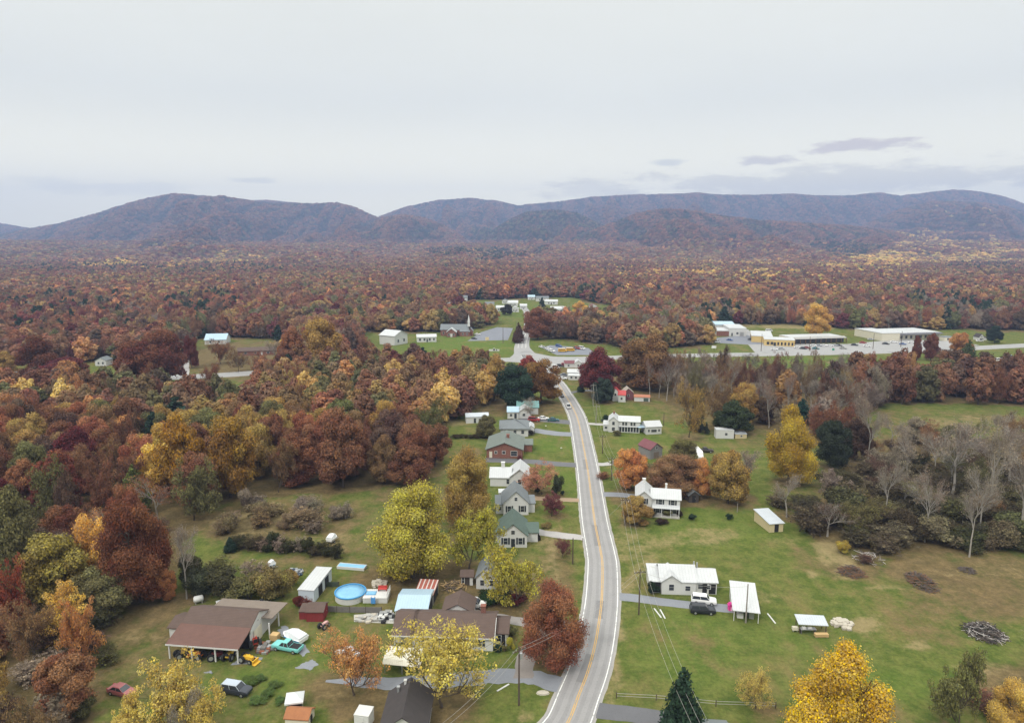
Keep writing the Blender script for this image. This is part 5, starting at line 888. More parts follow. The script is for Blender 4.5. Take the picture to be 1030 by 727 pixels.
def tank(px, py, label, R, L, rz, m=WHITEP):
    p = P(px, py); o = empty('storage_tank', p, rz, label, 'tank'); M = MB(); prof = [(0.02, -L / 2), (R * .6, -L / 2 + .04), (R, -L / 2 + .25), (R, L / 2 - .25), (R * .6, L / 2 - .04), (.02, L / 2)]
    for i in range(16):
        a = 2 * math.pi * i / 16; M.v += [(z, r * math.cos(a), R + .2 + r * math.sin(a)) for r, z in prof]
    M.f += [(i * 6 + k, ((i + 1) % 16) * 6 + k, ((i + 1) % 16) * 6 + k + 1, i * 6 + k + 1) for i in range(16) for k in range(5)]
    M.build('shell', m, o, smooth=True)
    for s in (-.3, .3): MB().box(s * L - .08, s * L + .08, -R * .7, R * .7, 0, .3).build('cradle', CONC, o)
tank(200, 606, 'white rounded tank at the left behind the workshop', .65, 1.9, .5)
def tent(px, py, label, w, h):
    p = P(px, py); o = empty('canopy_tent', p, .2, label, 'tent'); M = MB(); a = w / 2
    M.add([(-a, -a, h), (a, -a, h), (a, a, h), (-a, a, h), (0, 0, h + .9), (-a, -a, h - .25), (a, -a, h - .25), (a, a, h - .25), (-a, a, h - .25)], [(0, 1, 4), (1, 2, 4), (2, 3, 4), (3, 0, 4), (5, 6, 1, 0), (6, 7, 2, 1), (7, 8, 3, 2), (8, 5, 0, 3)]).build('canopy', TARP, o)
    for x in (-1, 1):
        for y in (-1, 1): MB().tube((x * a * .95, y * a * .95, 0), (x * a * .95, y * a * .95, h - .1), .04, n=6).build('pole', STEEL, o)
    MB().box(-a * .7, a * .7, -a * .6, a * .5, .3, 1.1).build('covered_load', DARK, o)
tent(297, 711, 'white canopy over a dark covered load on the lower left lawn', 2.7, 1.7)
def patio_set(px, py, label, kind):
    p = P(px, py); o = empty('garden_table', p, 0, label, 'table', 'white garden tables under the orange tree'); MB().lathe([(.02, .70), (.75, .70), (.75, .76), (.02, .76)], 20).build('tabletop', WHITEP, o); MB().tube((0, 0, 0), (0, 0, .7), .06, n=8).build('pedestal', WHITEP, o); MB().lathe([(.02, .0), (.35, 0), (.33, .06), (.02, .06)], 14).build('foot', WHITEP, o)
    if kind: MB().tube((0, 0, .76), (0, 0, 2.2), .03, n=6).build('umbrella_pole', STEEL, o); MB().lathe([(.02, 2.45), (1.15, 1.95), (1.15, 1.9), (.02, 2.38)], 8).build('umbrella', TARP, o)
patio_set(341.5, 659, 'white round garden table left of two white umbrellas', 0); patio_set(350, 663, 'white garden umbrella table in the middle under the orange tree', 1); patio_set(360, 668, 'white garden umbrella table right of its twin under the orange tree', 1)
def sign(px, py, label, w, h, col, z=1.0):
    p = P(px, py); o = empty('roadside_sign', p, 0, label, 'sign'); MB().box(-w / 2, w / 2, -.06, .06, z, z + h).build('board', MATTE, o, col)
    for x in (-w * .35, w * .35): MB().tube((x, .1, 0), (x, .1, z + h * .8), .06, n=6).build('post', STEEL, o)
sign(490, 343, 'pale yellow sign board at the edge of the church lawn', 2.4, 2.2, (.65, .52, .3), .6); sign(554.5, 372, 'white sign board by the road curve', 1.6, 1.6, Wc, 2); sign(838, 353.5, 'small green sign on the verge before the shopping strip', 1.5, 1.2, (.02, .25, .14), .8); sign(718, 352, 'white sign on the grass left of the side car park', 3.0, 1.6, Wc, 1.2)
block('church_monument', 'white low monument wall on the church lawn', 'monument', 497, 353, [('wall', WHITEP, None, [(-3.4, 3.4, -.3, .3, 0, 1.1)]), ('panel', DARK, None, [(-.5, .5, -.34, -.31, .3, 1.6), (1.2, 2.0, -.34, -.31, .3, 1.0)]), ('pillar', WHITEP, None, [(-.7, .7, -.3, .3, 1.103, 1.8)])])
def mailbox(px, py, label):
    p = P(px, py); o = empty('mailbox', p, 0, label, 'mailbox', 'mailboxes along the road'); MB().box(-.05, .05, -.05, .05, 0, 1.0).build('post', WOOD, o); MB().loft([[(x, -.11, 1.003), (x, .11, 1.003), (x, .11, 1.15), (x, .06, 1.23), (x, -.06, 1.23), (x, -.11, 1.15)] for x in (-.28, .28)]).build('box', WHITEP, o)
mailbox(589.5, 422, 'white mailbox beside the road left of the long farmhouse'); mailbox(564.5, 453.5, 'white mailbox on the lawn by the brick house drive'); mailbox(549, 431, 'white mailbox at the grey hip roofed bungalow drive'); mailbox(586, 545, 'white mailbox at the pale gravel drive'); mailbox(613.5, 467.5, 'white mailbox at the right verge by the orange tree pole')
for k_, (a, b, lb) in enumerate([((658, 612), (665, 621), 'white board lying on the cottage lawn, left of its twin'), ((664, 613), (669, 622), 'shorter white board lying on the cottage lawn'), ((772, 617), (780, 627), 'white board lying right of the open garage shelter'), ((500, 695), (512, 688), 'pale concrete slab sunk in the lawn by the transformer pole')]):
    m, rz, L = loc(*a, *b); o = MB().box(-L / 2, L / 2, -.12, .12, .02, .12).build('board', WHITEP); o.location = m; o.rotation_euler.z = rz; tag(o, lb, 'board', 'white boards on the lawns')
b_ = MB().lathe([(.05, .0), (.9, .0), (.8, .3), (.05, .45)], 10).build('boulder', STONE); b_.location = P(546, 697); b_.scale = (1.2, .6, .8); tag(b_, 'pale flat boulder beside the gravel drive mouth', 'boulder')
# ------------------------------------------------------------------ trees
def leaf_material(name, inst):
    m = bpy.data.materials.new(name); m.use_nodes = True; nt = m.node_tree; nt.nodes.clear()
    if inst: a = nd(nt, 'ShaderNodeAttribute', attribute_name='tint', attribute_type='INSTANCER'); base = a.outputs['Color']
    else: base = nd(nt, 'ShaderNodeObjectInfo').outputs['Color']
    geo = nd(nt, 'ShaderNodeNewGeometry'); rnd = geo.outputs['Random Per Island']
    cl = nd(nt, 'ShaderNodeAttribute', attribute_name='clump').outputs['Fac']
    hs = nd(nt, 'ShaderNodeHueSaturation'); nt.links.new(base, hs.inputs['Color'])
    nt.links.new(mth(nt, 'ADD', 0.493, mth(nt, 'MULTIPLY', cl, 0.024)), hs.inputs['Hue'])
    nt.links.new(mth(nt, 'ADD', 0.80, mth(nt, 'MULTIPLY', rnd, 0.3)), hs.inputs['Saturation'])
    nt.links.new(mth(nt, 'MULTIPLY', mth(nt, 'ADD', *((0.86, mth(nt, 'MULTIPLY', rnd, 0.36)) if inst else (0.68, mth(nt, 'MULTIPLY', rnd, 0.80)))), mth(nt, 'ADD', 0.80, mth(nt, 'MULTIPLY', cl, 0.4))), hs.inputs['Value'])
    d = nd(nt, 'ShaderNodeBsdfDiffuse'); t = nd(nt, 'ShaderNodeBsdfTranslucent'); mx_ = nd(nt, 'ShaderNodeMixShader'); o = nd(nt, 'ShaderNodeOutputMaterial'); mx_.inputs[0].default_value = 0.22
    for s in (d, t): nt.links.new(hs.outputs[0], s.inputs['Color'])
    nt.links.new(d.outputs[0], mx_.inputs[1]); nt.links.new(t.outputs[0], mx_.inputs[2]); nt.links.new(mx_.outputs[0], o.inputs[0]); return m
LEAF = leaf_material('autumn_leaves', False); LEAFI = leaf_material('woodland_leaves', True)
BARK = mat('bark', (.075, .058, .046), .95, .3, 1.5, stretch=(1, 1, .2)); PBARK = mat('pale_bark', (.28, .255, .225), .9, .3, .7, stretch=(1, 1, .35))
def leaf_quads(blobs, n, size, rs, up=0.25, shell=0.55, squash=0.8, wild=0.55, fuzz=.12):
    """n separate leaf-clump quads spread through ellipsoid blobs (cx,cy,cz,r); mostly near the blobs' surfaces."""
    B = np.array(blobs); wgt = B[:, 3] ** 2; k = rs.choice(len(B), n, p=wgt / wgt.sum())
    d = rs.normal(size=(n, 3)); d /= np.linalg.norm(d, axis=1)[:, None]
    r = (shell + (1 - shell) * rs.rand(n) ** 0.6) * (1 + fuzz * rs.normal(size=n))
    c = B[k, :3] + d * (B[k, 3] * r)[:, None] * np.array([1, 1, squash])
    nrm = d * 0.9 + rs.normal(size=(n, 3)) * wild + np.array([0, 0, up]); nrm /= np.linalg.norm(nrm, axis=1)[:, None]
    a = np.cross(nrm, rs.normal(size=(n, 3))); a /= np.linalg.norm(a, axis=1)[:, None]; b = np.cross(nrm, a)
    s = size * (0.55 + 0.9 * rs.rand(n)); s1 = (s * (.4 + .25 * rs.rand(n)))[:, None]; s2 = (s * (.3 + .25 * rs.rand(n)))[:, None]
    V = np.stack([c - a * s1 - b * s2 * .5, c + a * s1 * .4 - b * s2, c + a * s1 + b * s2 * .6, c - a * s1 * .5 + b * s2], 1).reshape(-1, 3)
    cl = rs.rand(len(B))[k]
    return V, np.repeat(cl, 4)
def quad_mesh(name, V, cl, mat_):
    me = npmesh(name, V, np.arange(len(V)).reshape(-1, 4)); at = me.attributes.new('clump', 'FLOAT', 'POINT'); at.data.foreach_set('value', cl.astype(np.float32)); me.materials.append(mat_); return me
def branch_tree(rs, H, W, z0, levels, kids_n, spread, r0, upw=.35, wob=.25):
    M = MB(); tips = []
    def grow(p, d, l, r, lev):
        n = 3; q = p.copy()
        for i in range(n):
            d2 = (d + Vector(rs.normal(size=3)) * wob * .35 + Vector((0, 0, upw * .12))).normalized(); q2 = q + d2 * l / n
            ra, rb = r * (1 - .45 * i / n), r * (1 - .45 * (i + 1) / n); M.tube(q, q2, ra, rb, 5 if lev < 2 else 3, cap=False); q, d = q2, d2
            if lev < levels and i >= (0 if lev else 1):
                for _ in range(kids_n[min(lev, len(kids_n) - 1)]):
                    a = Vector(rs.normal(size=3)); a = (a - d * a.dot(d)).normalized(); ang = spread * (.7 + .6 * rs.rand())
                    dd = (d * math.cos(ang) + a * math.sin(ang) + Vector((0, 0, upw * .4))).normalized(); grow(q, dd, l * (.5 + .25 * rs.rand()), r * .5, lev + 1)
        tips.append((q, lev))
    M.tube((0, 0, -.2), (0, 0, z0), r0 * 1.25, r0, 7, cap=False); grow(Vector((0, 0, z0)), Vector((rs.normal() * .05, rs.normal() * .05, 1)).normalized(), (H - z0) * .72, r0, 0)
    return M, tips
def mesh_of(M, name, m):
    me = bpy.data.meshes.new(name); me.from_pydata(M.v, [], M.f); me.materials.append(m); return me
NOM = (14.0, 10.0)                                        # every prototype is 14 m tall and 10 m wide
def crown_blobs(rs, n, cz, rx, rz, br, top=1.0, low=-.85, taper=0.0):
    out = []
    while len(out) < n:
        d = rs.normal(size=3); d /= np.linalg.norm(d)
        if d[2] < low: continue
        k = .35 + .5 * rs.rand() ** .5; w = rx * (1 - taper * max(d[2], 0))
        out.append((d[0] * w * k, d[1] * w * k, cz + d[2] * rz * k * top, br * (.65 + .7 * rs.rand())))
    return out
def proto(kind, seed, leafn=None, size=None, leafmat=LEAF):
    rs = np.random.RandomState(seed); H, W = NOM; bark = BARK
    if kind == 'broad':
        bl = crown_blobs(rs, 52, 7.7, 5.0, 6.2, 1.35); bl += [(0, 0, 8.2, 2.6)]; n, s = 36000, .235
        M, _ = branch_tree(rs, 9.5, 8, 2.2, 2, [2, 2], .75, .30)
    elif kind == 'tall':
        bl = crown_blobs(rs, 50, 7.4, 4.6, 6.8, 1.3, taper=.42); bl += [(0, 0, 7, 2.4), (0, 0, 9.5, 1.8)]; n, s = 36000, .23; M, _ = branch_tree(rs, 9.5, 7, 2.0, 2, [2, 2], .55, .28)
    elif kind in ('fine', 'finetall'):
        bl = crown_blobs(rs, 58, 7.6, 5.0, 6.3, 1.2) if kind == 'fine' else crown_blobs(rs, 60, 7.2, 4.7, 6.9, 1.15, taper=.5); bl += [(0, 0, 7.6, 2.2)]; n, s = 80000, .155; M, _ = branch_tree(rs, 9.5, 8, 2.0, 2, [2, 3], .75, .30)
    elif kind == 'sparse':
        M, tips = branch_tree(rs, 13, 10, 1.5, 3, [3, 2, 2], .80, .26, upw=.25); bl = [(q.x, q.y, q.z, .75 + .5 * rs.rand()) for q, l in tips if l >= 2]
        rs.shuffle(bl); bl = bl[:200]; n, s = 11000, .30
    elif kind == 'thin':
        M, tips = branch_tree(rs, 13, 10, 1.6, 3, [3, 2, 2], .74, .24, upw=.35); bl = [(q.x, q.y, q.z, .7 + .5 * rs.rand()) for q, l in tips if l >= 2]
        rs.shuffle(bl); bl = bl[:190]; n, s = 9000, .24
    elif kind == 'bare':
        M, tips = branch_tree(rs, 13.2, 10, 1.8, 4, [2, 2, 2, 1], .62, .34, upw=.5); bl = [(q.x, q.y, q.z, .6 + .6 * rs.rand()) for q, l in tips if l >= 2]; rs.shuffle(bl); bl = bl[:140]; n, s = 1500, .26; bark = PBARK
    elif kind == 'pine':
        bl = []; M = MB().tube((0, 0, -.2), (0, 0, 13.5), .28, .05, 7)
        for i in range(16):
            z = 2.0 + 11.6 * i / 16; R = 4.6 * (1 - i / 16.5) ** .8 * (.85 + .3 * rs.rand())
            for k in range(max(3, int(7 - i * .25))):
                a = rs.rand() * 6.283; bl += [(R * f * math.cos(a), R * f * math.sin(a), z - .3 * f, (.5 + .45 * (1 - i / 16)) * (1.1 - .4 * f)) for f in (.45, .85)]
                M.tube((0, 0, z), (R * math.cos(a), R * math.sin(a), z - .3), .07, .02, 3, cap=False)
        n, s = 7500, .46
    elif kind == 'cone':
        bl = [(.35 * R * math.cos(a), .35 * R * math.sin(a), z, max(R * .62, .35)) for z in np.linspace(1.6, 13.4, 13) for R in [4.6 * (1 - ((z - 1) / 13.4) ** 1.5)] for a in rs.rand(4) * 6.283]; n, s = 7000, .46; M = MB().tube((0, 0, -.2), (0, 0, 12), .26, .06, 7)
    elif kind == 'shrub':
        bl = [(rs.normal() * 2.0, rs.normal() * 2.0, 3 + 7.2 * rs.rand(), 2.2 + 1.2 * rs.rand()) for _ in range(18)]; n, s = 8000, .52; M = MB()
        for _ in range(9): a = rs.rand() * 6.283; r = rs.rand() * 3.5; M.tube((rs.normal() * .4, rs.normal() * .4, -.2), (r * math.cos(a), r * math.sin(a), 6 + 5 * rs.rand()), .22, .06, 4)
    elif kind == 'brush':
        M = MB(); bl = []
        for _ in range(30):
            a = rs.rand() * 6.283; r = 1 + 3.6 * rs.rand(); b = Vector((rs.normal() * 1.2, rs.normal() * 1.2, -.2)); t = Vector((r * math.cos(a), r * math.sin(a), 6 + 7 * rs.rand())); M.tube(b, t, .16, .03, 3, cap=False)
            for _k in range(5): f = .35 + .6 * rs.rand(); q = b + (t - b) * f; e = q + Vector(rs.normal(size=3)) * 1.5 + Vector((0, 0, 1)); M.tube(q, e, .07, .02, 3, cap=False); bl.append((e.x, e.y, e.z, 1.0))
        n, s = 1500, .55
    n = leafn or n; s = size or s; twig = None
    V, cl = leaf_quads(bl, n, s, rs, wild=.55 if leafn is None else .28, up=.25 if leafn is None else .45, fuzz=.27 if kind.startswith('fine') else .12); V[:, 2] = np.maximum(V[:, 2], .15)
    if kind in ('thin', 'bare', 'brush'):                 # fine twigs
        B = np.array(bl); m = {'thin': 1200, 'bare': 1100, 'brush': 2400}[kind]; k = rs.randint(len(B), size=m); d = rs.normal(size=(m, 3)); d[:, 2] = np.abs(d[:, 2]) * .7 - .1; d /= np.linalg.norm(d, axis=1)[:, None]
        c = B[k, :3] + rs.normal(size=(m, 3)) * .55; l = (.6 + .9 * rs.rand(m))[:, None]; a = np.cross(d, rs.normal(size=(m, 3))); a /= np.linalg.norm(a, axis=1)[:, None]; a *= .022 if kind != 'brush' else .05
        TV = np.stack([c - a, c + a, c + d * l + a * .4, c + d * l - a * .4], 1).reshape(-1, 3); V = np.concatenate([V, TV]); cl = np.concatenate([cl, np.repeat(rs.rand(m) * .5, 4)])
    fx = 5.0 / np.percentile(np.hypot(V[:, 0], V[:, 1]), 94); fz = 14.0 / np.percentile(V[:, 2], 99.7); V = V * np.array([fx, fx, fz]); zlo = {'bare': None, 'brush': None, 'shrub': None, 'cone': .5, 'pine': .8, 'broad': 1.5, 'tall': 1.3, 'fine': 1.4, 'finetall': 1.2, 'sparse': 1.9, 'thin': 2.2}[kind]
    if zlo:
        q0 = np.percentile(V[:, 2], 2); zm = lambda z: np.where(z < q0, z * zlo / q0, zlo + (z - q0) * (14 - zlo) / (14 - q0)); V[:, 2] = zm(V[:, 2]); V[:, 2] = np.maximum(V[:, 2], .15)
    else: zm = lambda z: z
    g = 1 if kind in ('bare', 'thin', 'sparse', 'brush') else .88; M.v = [(a * fx * g, b * fx * g, min(float(zm(c * fz)), 14 if g == 1 else 11.0)) for a, b, c in M.v]
    return mesh_of(M, 'trunk', bark), quad_mesh('crown', V, cl, leafmat)
KINDS = {'fine': 2, 'finetall': 2, 'broad': 5, 'tall': 4, 'sparse': 4, 'thin': 3, 'bare': 4, 'pine': 2, 'cone': 2, 'shrub': 4, 'brush': 3}
PRO = {k: [proto(k, 100 + 17 * i + len(k)) for i in range(n)] for k, n in KINDS.items()}
PAL = {'rust brown': (.190, .070, .036), 'dark brown': (.105, .058, .040), 'orange': (.40, .150, .034), 'golden yellow': (.50, .270, .030), 'yellow-green': (.285, .235, .042), 'olive': (.125, .112, .038), 'burgundy': (.125, .026, .030), 'crimson': (.25, .030, .028),
       'old gold': (.290, .160, .034), 'dark green': (.024, .046, .028), 'grey-brown': (.200, .150, .108), 'bronze': (.200, .105, .045), 'yellow': (.46, .33, .045), 'russet': (.25, .080, .036)}
PAL = {k: tuple(min(.9, 1.18 * (c * .84 + .16 * (.3 * v[0] + .5 * v[1] + .2 * v[2]))) for c in v) for k, v in PAL.items()}
rng = random.Random(11); NR = np.random.RandomState(5)
TREES, LMARK = [], []
def plant(kind, x, y, H, W, colr, name, label, cat, group=None, z=0, jit=.12, bark=None):
    o = empty(name, (x, y, z), rng.random() * 6.283, label, cat, group); t, c = rng.choice(PRO[kind]); s = W / NOM[1]; o.scale = (s * rng.uniform(.93, 1.07), s * rng.uniform(.93, 1.07), H / NOM[0])
    col = PAL[colr] if isinstance(colr, str) else colr; v = 1 + jit * (rng.random() * 2 - 1); col = tuple(min(.85, q * v * (1 + .06 * (rng.random() * 2 - 1))) for q in col)
    tr = bpy.data.objects.new('trunk', t); cr = bpy.data.objects.new('crown' if name != 'shrub' else 'foliage', c)
    if name == 'shrub': tr.name = 'stems'
    for q in (tr, cr): COL.objects.link(q); q.parent = o
    cr.color = col + (1,); return o
def tree(bx, by, ty, w, kind, colr, label, short=None, name='tree', group=None, jit=.06):
    p = P(bx, by); H = height_at(by, ty); W = w * mpp(bx, by); plant(kind, p.x, p.y, H, W, colr, name, label, 'tree', group, jit=jit); TREES.append((p.x, p.y, W))
    if short: LMARK.append((bx, (by + ty) / 2, short))
T_ = tree
T_(356, 699, 627, 54, 'thin', (.46, .24, .09), 'thin orange-leaved tree over the white garden tables', 'orange tree by the white tables'); T_(444, 711, 617, 86, 'thin', (.56, .40, .10), 'broad yellow tree in front of the ranch house', 'yellow tree before the ranch house')
T_(557, 668, 587, 52, 'fine', (.27, .105, .058), 'rusty red rounded tree at the left edge of the road', 'red tree by the road'); T_(415, 580, 492, 70, 'fine', (.37, .295, .06), 'big rounded yellow-green tree in the middle of the left yards', 'big yellow-green tree'); T_(472, 572, 504, 54, 'sparse', (.37, .30, .055), 'yellow-green tree between the big rounded one and the gabled houses')
T_(521, 609, 545, 60, 'sparse', (.40, .31, .06), 'wide thin yellow-green tree in front of the green roofed house'); T_(470, 528, 454, 49, 'fine', 'old gold', 'rounded gold-brown tree left of the white roofed house', 'gold-brown tree'); T_(840, 762, 649, 84, 'finetall', (.56, .37, .045), 'large bright golden tree at the bottom right of the lawn', 'large golden tree')
T_(760, 712, 668, 38, 'thin', 'yellow', 'slim see-through young tree with yellow top on the lawn'); T_(685, 752, 676, 44, 'cone', 'dark green', 'dark cedar at the bottom edge right of the road', name='cedar_tree'); T_(965, 742, 661, 62, 'sparse', 'olive', 'forked olive-yellow tree at the lower right'); T_(1020, 748, 690, 46, 'fine', 'golden yellow', 'yellow tree cut by the lower right corner')
T_(172, 752, 670, 74, 'sparse', 'yellow', 'bushy yellow tree at the lower left below the workshop', 'bushy yellow tree'); T_(210, 748, 690, 46, 'sparse', 'yellow', 'smaller yellow tree just right of the bushy yellow one'); T_(133, 750, 703, 44, 'sparse', 'yellow', 'low yellow tree at the bottom edge below the red car'); T_(190, 756, 696, 40, 'bare', 'grey-brown', 'bare pale twiggy tree amid the yellow bushes at the bottom')
T_(838, 470, 424, 34, 'broad', (.035, .048, .030), 'dark evergreen thicket tree right of the tall golden tree'); T_(860, 462, 422, 28, 'broad', (.09, .055, .04), 'dark brown tree beside the dark evergreen thicket tree'); T_(770, 425, 398, 30, 'broad', (.10, .07, .045), 'dark brown tree behind the tall golden tree'); T_(850, 440, 408, 26, 'sparse', 'rust brown', 'rust tree between the golden tree and the sycamores')
T_(793, 486, 410, 42, 'finetall', (.38, .24, .04), 'tall golden tree standing alone by the right-hand pasture', 'tall golden tree'); T_(791, 520, 478, 34, 'bare', 'grey-brown', 'two-stemmed bare tree behind the grey tin shed'); T_(634, 492, 453, 30, 'broad', 'orange', 'bright orange tree beside the road pole', 'bright orange tree'); T_(677, 497, 458, 50, 'fine', 'bronze', 'wide bronze-gold tree behind the two-storey farmhouse')
T_(705, 499, 462, 24, 'broad', 'orange', 'small orange tree behind the dark garden shed'); T_(732, 506, 454, 38, 'broad', 'old gold', 'rounded olive-gold tree right of the orange ones'); T_(686, 470, 443, 28, 'broad', 'olive', 'olive green tree behind the bronze one'); T_(640, 526, 500, 29, 'broad', 'old gold', 'low gold tree in front of the two-storey farmhouse')
T_(603, 399, 351, 39, 'broad', 'burgundy', 'large dark burgundy tree beside the crossroads', 'burgundy crossroads tree'); T_(606, 405, 381, 19, 'broad', (.05, .068, .052), 'dark grey-green tree at the foot of the burgundy one'); T_(517, 411, 367, 36, 'broad', 'dark green', 'dense dark green tree left of the road', 'dark green tree'); T_(544, 405, 362, 38, 'broad', (.20, .095, .035), 'orange-brown tree left of the road below the crossroads')
T_(531, 382, 358, 20, 'broad', 'crimson', 'crimson tree at the left corner of the crossroads'); T_(497, 402, 360, 24, 'tall', 'old gold', 'orange-yellow tree left of the dense dark green one'); T_(521.5, 345, 325, 11, 'cone', (.09, .05, .04), 'dark brown conical tree at the church car park', 'conical car park tree'); T_(541, 341, 310, 27, 'broad', 'rust brown', 'rounded rust tree at the right of the north road')
T_(821, 338, 306, 24, 'broad', 'golden yellow', 'golden tree behind the shopping strip', 'golden shop tree'); T_(653, 391, 338, 46, 'tall', (.20, .105, .055), 'tall brown-gold tree at the right of the crossroads', 'tall brown tree'); T_(635, 388, 344, 32, 'tall', (.19, .095, .05), 'tall brown tree left of the taller brown-gold one'); T_(672, 394, 345, 34, 'thin', (.21, .11, .06), 'thin brown tree right of the tall brown-gold one'); T_(693, 440, 378, 34, 'thin', 'old gold', 'slender yellow-flecked tree on the grass behind the white farmhouses')
T_(806, 425, 402, 24, 'cone', (.02, .055, .04), 'blue-green cedar in the right-hand wood', name='cedar_tree'); T_(142, 605, 507, 58, 'fine', (.155, .058, .036), 'big dark red tree at the corner of the left wood', 'big dark red tree'); T_(97, 592, 519, 38, 'tall', 'golden yellow', 'golden orange tree left of the big dark red one', 'golden wood-edge tree'); T_(168, 602, 573, 21, 'broad', 'orange', 'small orange tree at the right foot of the big dark red one')
T_(137, 517, 470, 28, 'cone', (.10, .115, .035), 'pointed yellow-green tree in the left wood', 'pointed green tree'); T_(20, 596, 491, 52, 'broad', 'olive', 'tall olive tree near the left edge', 'tall olive tree'); T_(55, 612, 540, 64, 'broad', (.26, .19, .05), 'spreading pale gold tree near the left edge', 'pale gold tree'); T_(80, 668, 598, 42, 'sparse', 'orange', 'orange tree in the lower part of the left wood'); T_(6, 640, 560, 38, 'sparse', (.24, .06, .04), 'red tree against the left edge')
T_(188, 602, 526, 34, 'bare', 'grey-brown', 'white-stemmed bare tree right of the big dark red one'); T_(60, 515, 455, 46, 'broad', (.17, .055, .04), 'rounded red-brown tree in the middle of the left wood'); T_(185, 500, 418, 44, 'broad', (.30, .165, .035), 'gold tree on the front slope of the left wood', 'gold front tree'); T_(232, 500, 420, 46, 'broad', (.27, .14, .035), 'second gold tree of the left wood front, nearer the pine'); T_(345, 490, 412, 44, 'broad', 'rust brown', 'rust tree at the front of the wood near the yards')
for i, (bx, by, ty, w, lb) in enumerate([(957, 505, 420, 60, 'largest white-limbed bare sycamore in the right-hand wood'), (995, 512, 428, 44, 'bare sycamore right of the largest one'), (1024, 545, 450, 44, 'bare sycamore against the right edge'), (872, 470, 398, 26, 'leaning bare sycamore by the tall golden tree'), (912, 490, 432, 34, 'bare grey tree in the middle of the right-hand brush'), (716, 412, 376, 28, 'forked white-limbed tree behind the slender yellow one'), (762, 412, 382, 30, 'bare tree above the white office trailer'), (815, 412, 380, 30, 'bare brown tree left of the field opening'), (835, 425, 392, 26, 'bare tree between the trailer and the golden tree'), (842, 395, 362, 22, 'dark leafless tree before the shop lawn'), (930, 545, 468, 34, 'bare tree at the front of the right-hand thicket'), (985, 540, 455, 36, 'bare tree between the largest sycamore and the right edge'), (890, 525, 458, 30, 'small bare tree above the yellow thicket bush'), (1012, 500, 425, 36, 'bare tree high at the right, behind the others'), (940, 480, 425, 34, 'bare tree behind the largest sycamore'), (975, 560, 480, 34, 'low bare tree above the brown field'), (1040, 700, 600, 60, 'pale bare tree leaning in at the right edge'), (750, 500, 450, 30, 'bare tree right of the olive-gold tree')]): T_(bx, by, ty, w, 'bare', 'grey-brown', lb, 'largest sycamore' if i == 0 else None, 'sycamore_tree')
T_(545, 497, 468, 46, 'thin', (.40, .17, .11), 'thin pink-orange tree right of the white roofed house'); T_(555, 519, 496, 26, 'sparse', (.15, .05, .055), 'small dark plum tree in front of the steep gabled house'); T_(566, 560, 540, 16, 'thin', (.16, .06, .06), 'small plum sapling by the pale gravel drive'); T_(489, 440, 418, 20, 'broad', 'olive', 'small olive-brown tree below the long shed'); T_(535, 423, 402, 30, 'bare', 'grey-brown', 'bare tree over the teal roofed house'); T_(700, 433, 412, 15, 'broad', (.06, .075, .045), 'small grey-green tree on the lawn behind the farmhouses')
T_(720, 428, 378, 30, 'thin', 'bronze', 'thin bronze tree above the white office trailer'); T_(738, 436, 404, 34, 'broad', (.05, .065, .03), 'dark olive tree right of the slender yellow one'); T_(746, 428, 386, 26, 'broad', 'old gold', 'old-gold tree behind the dark olive one'); T_(560, 500, 478, 12, 'shrub', (.05, .06, .03), 'tiny green tree by the dirt drive')
T_(875, 398, 366, 30, 'broad', 'russet', 'russet tree at the left end of the row before the supermarket'); T_(40, 386, 338, 36, 'broad', (.13, .05, .035), 'big dark rust tree beside the left bungalow', 'dark rust tree'); T_(65, 394, 360, 40, 'broad', 'burgundy', 'rounded burgundy tree beside the pale road, left', 'rounded burgundy tree'); T_(8, 380, 354, 22, 'broad', 'old gold', 'rounded gold tree at the far left edge'); T_(40, 380, 357, 14, 'cone', 'dark green', 'dark green cedar left of the round burgundy tree', name='cedar_tree')
T_(140, 393, 344, 46, 'broad', (.16, .055, .04), 'large red-brown tree beside the pale road'); T_(165, 388, 333, 44, 'broad', (.17, .06, .04), 'larger red-brown tree behind the lane'); T_(212, 400, 362, 22, 'thin', 'rust brown', 'thin rust tree over the small white garage'); T_(193, 370, 338, 14, 'tall', (.13, .035, .03), 'narrow dark red tree right of the pale lane'); T_(222, 366, 340, 24, 'thin', 'rust brown', 'thin brown tree before the blue roofed house')
T_(262, 377, 352, 20, 'thin', 'rust brown', 'thin brown tree on the brown grass before the brick bungalow'); T_(240, 374, 348, 18, 'thin', 'bronze', 'thin bronze tree left of the brick bungalow'); T_(288, 382, 352, 26, 'broad', (.17, .07, .05), 'rust tree right below the brick bungalow')
T_(295, 372, 330, 24, 'broad', 'russet', 'russet tree right of the brick bungalow'); T_(325, 375, 320, 36, 'broad', 'old gold', 'tall gold-orange tree at the back edge of the left wood', 'tall gold-orange tree'); T_(583, 315, 303, 13, 'broad', 'golden yellow', 'round yellow tree in the far village'); T_(510, 317, 306, 11, 'broad', (.05, .05, .042), 'dark round tree on the village lawn'); T_(545, 311, 299, 7, 'pine', 'dark green', 'dark pine amid the village houses', name='pine_tree'); T_(462, 308, 298, 12, 'broad', 'burgundy', 'maroon tree in the far village')
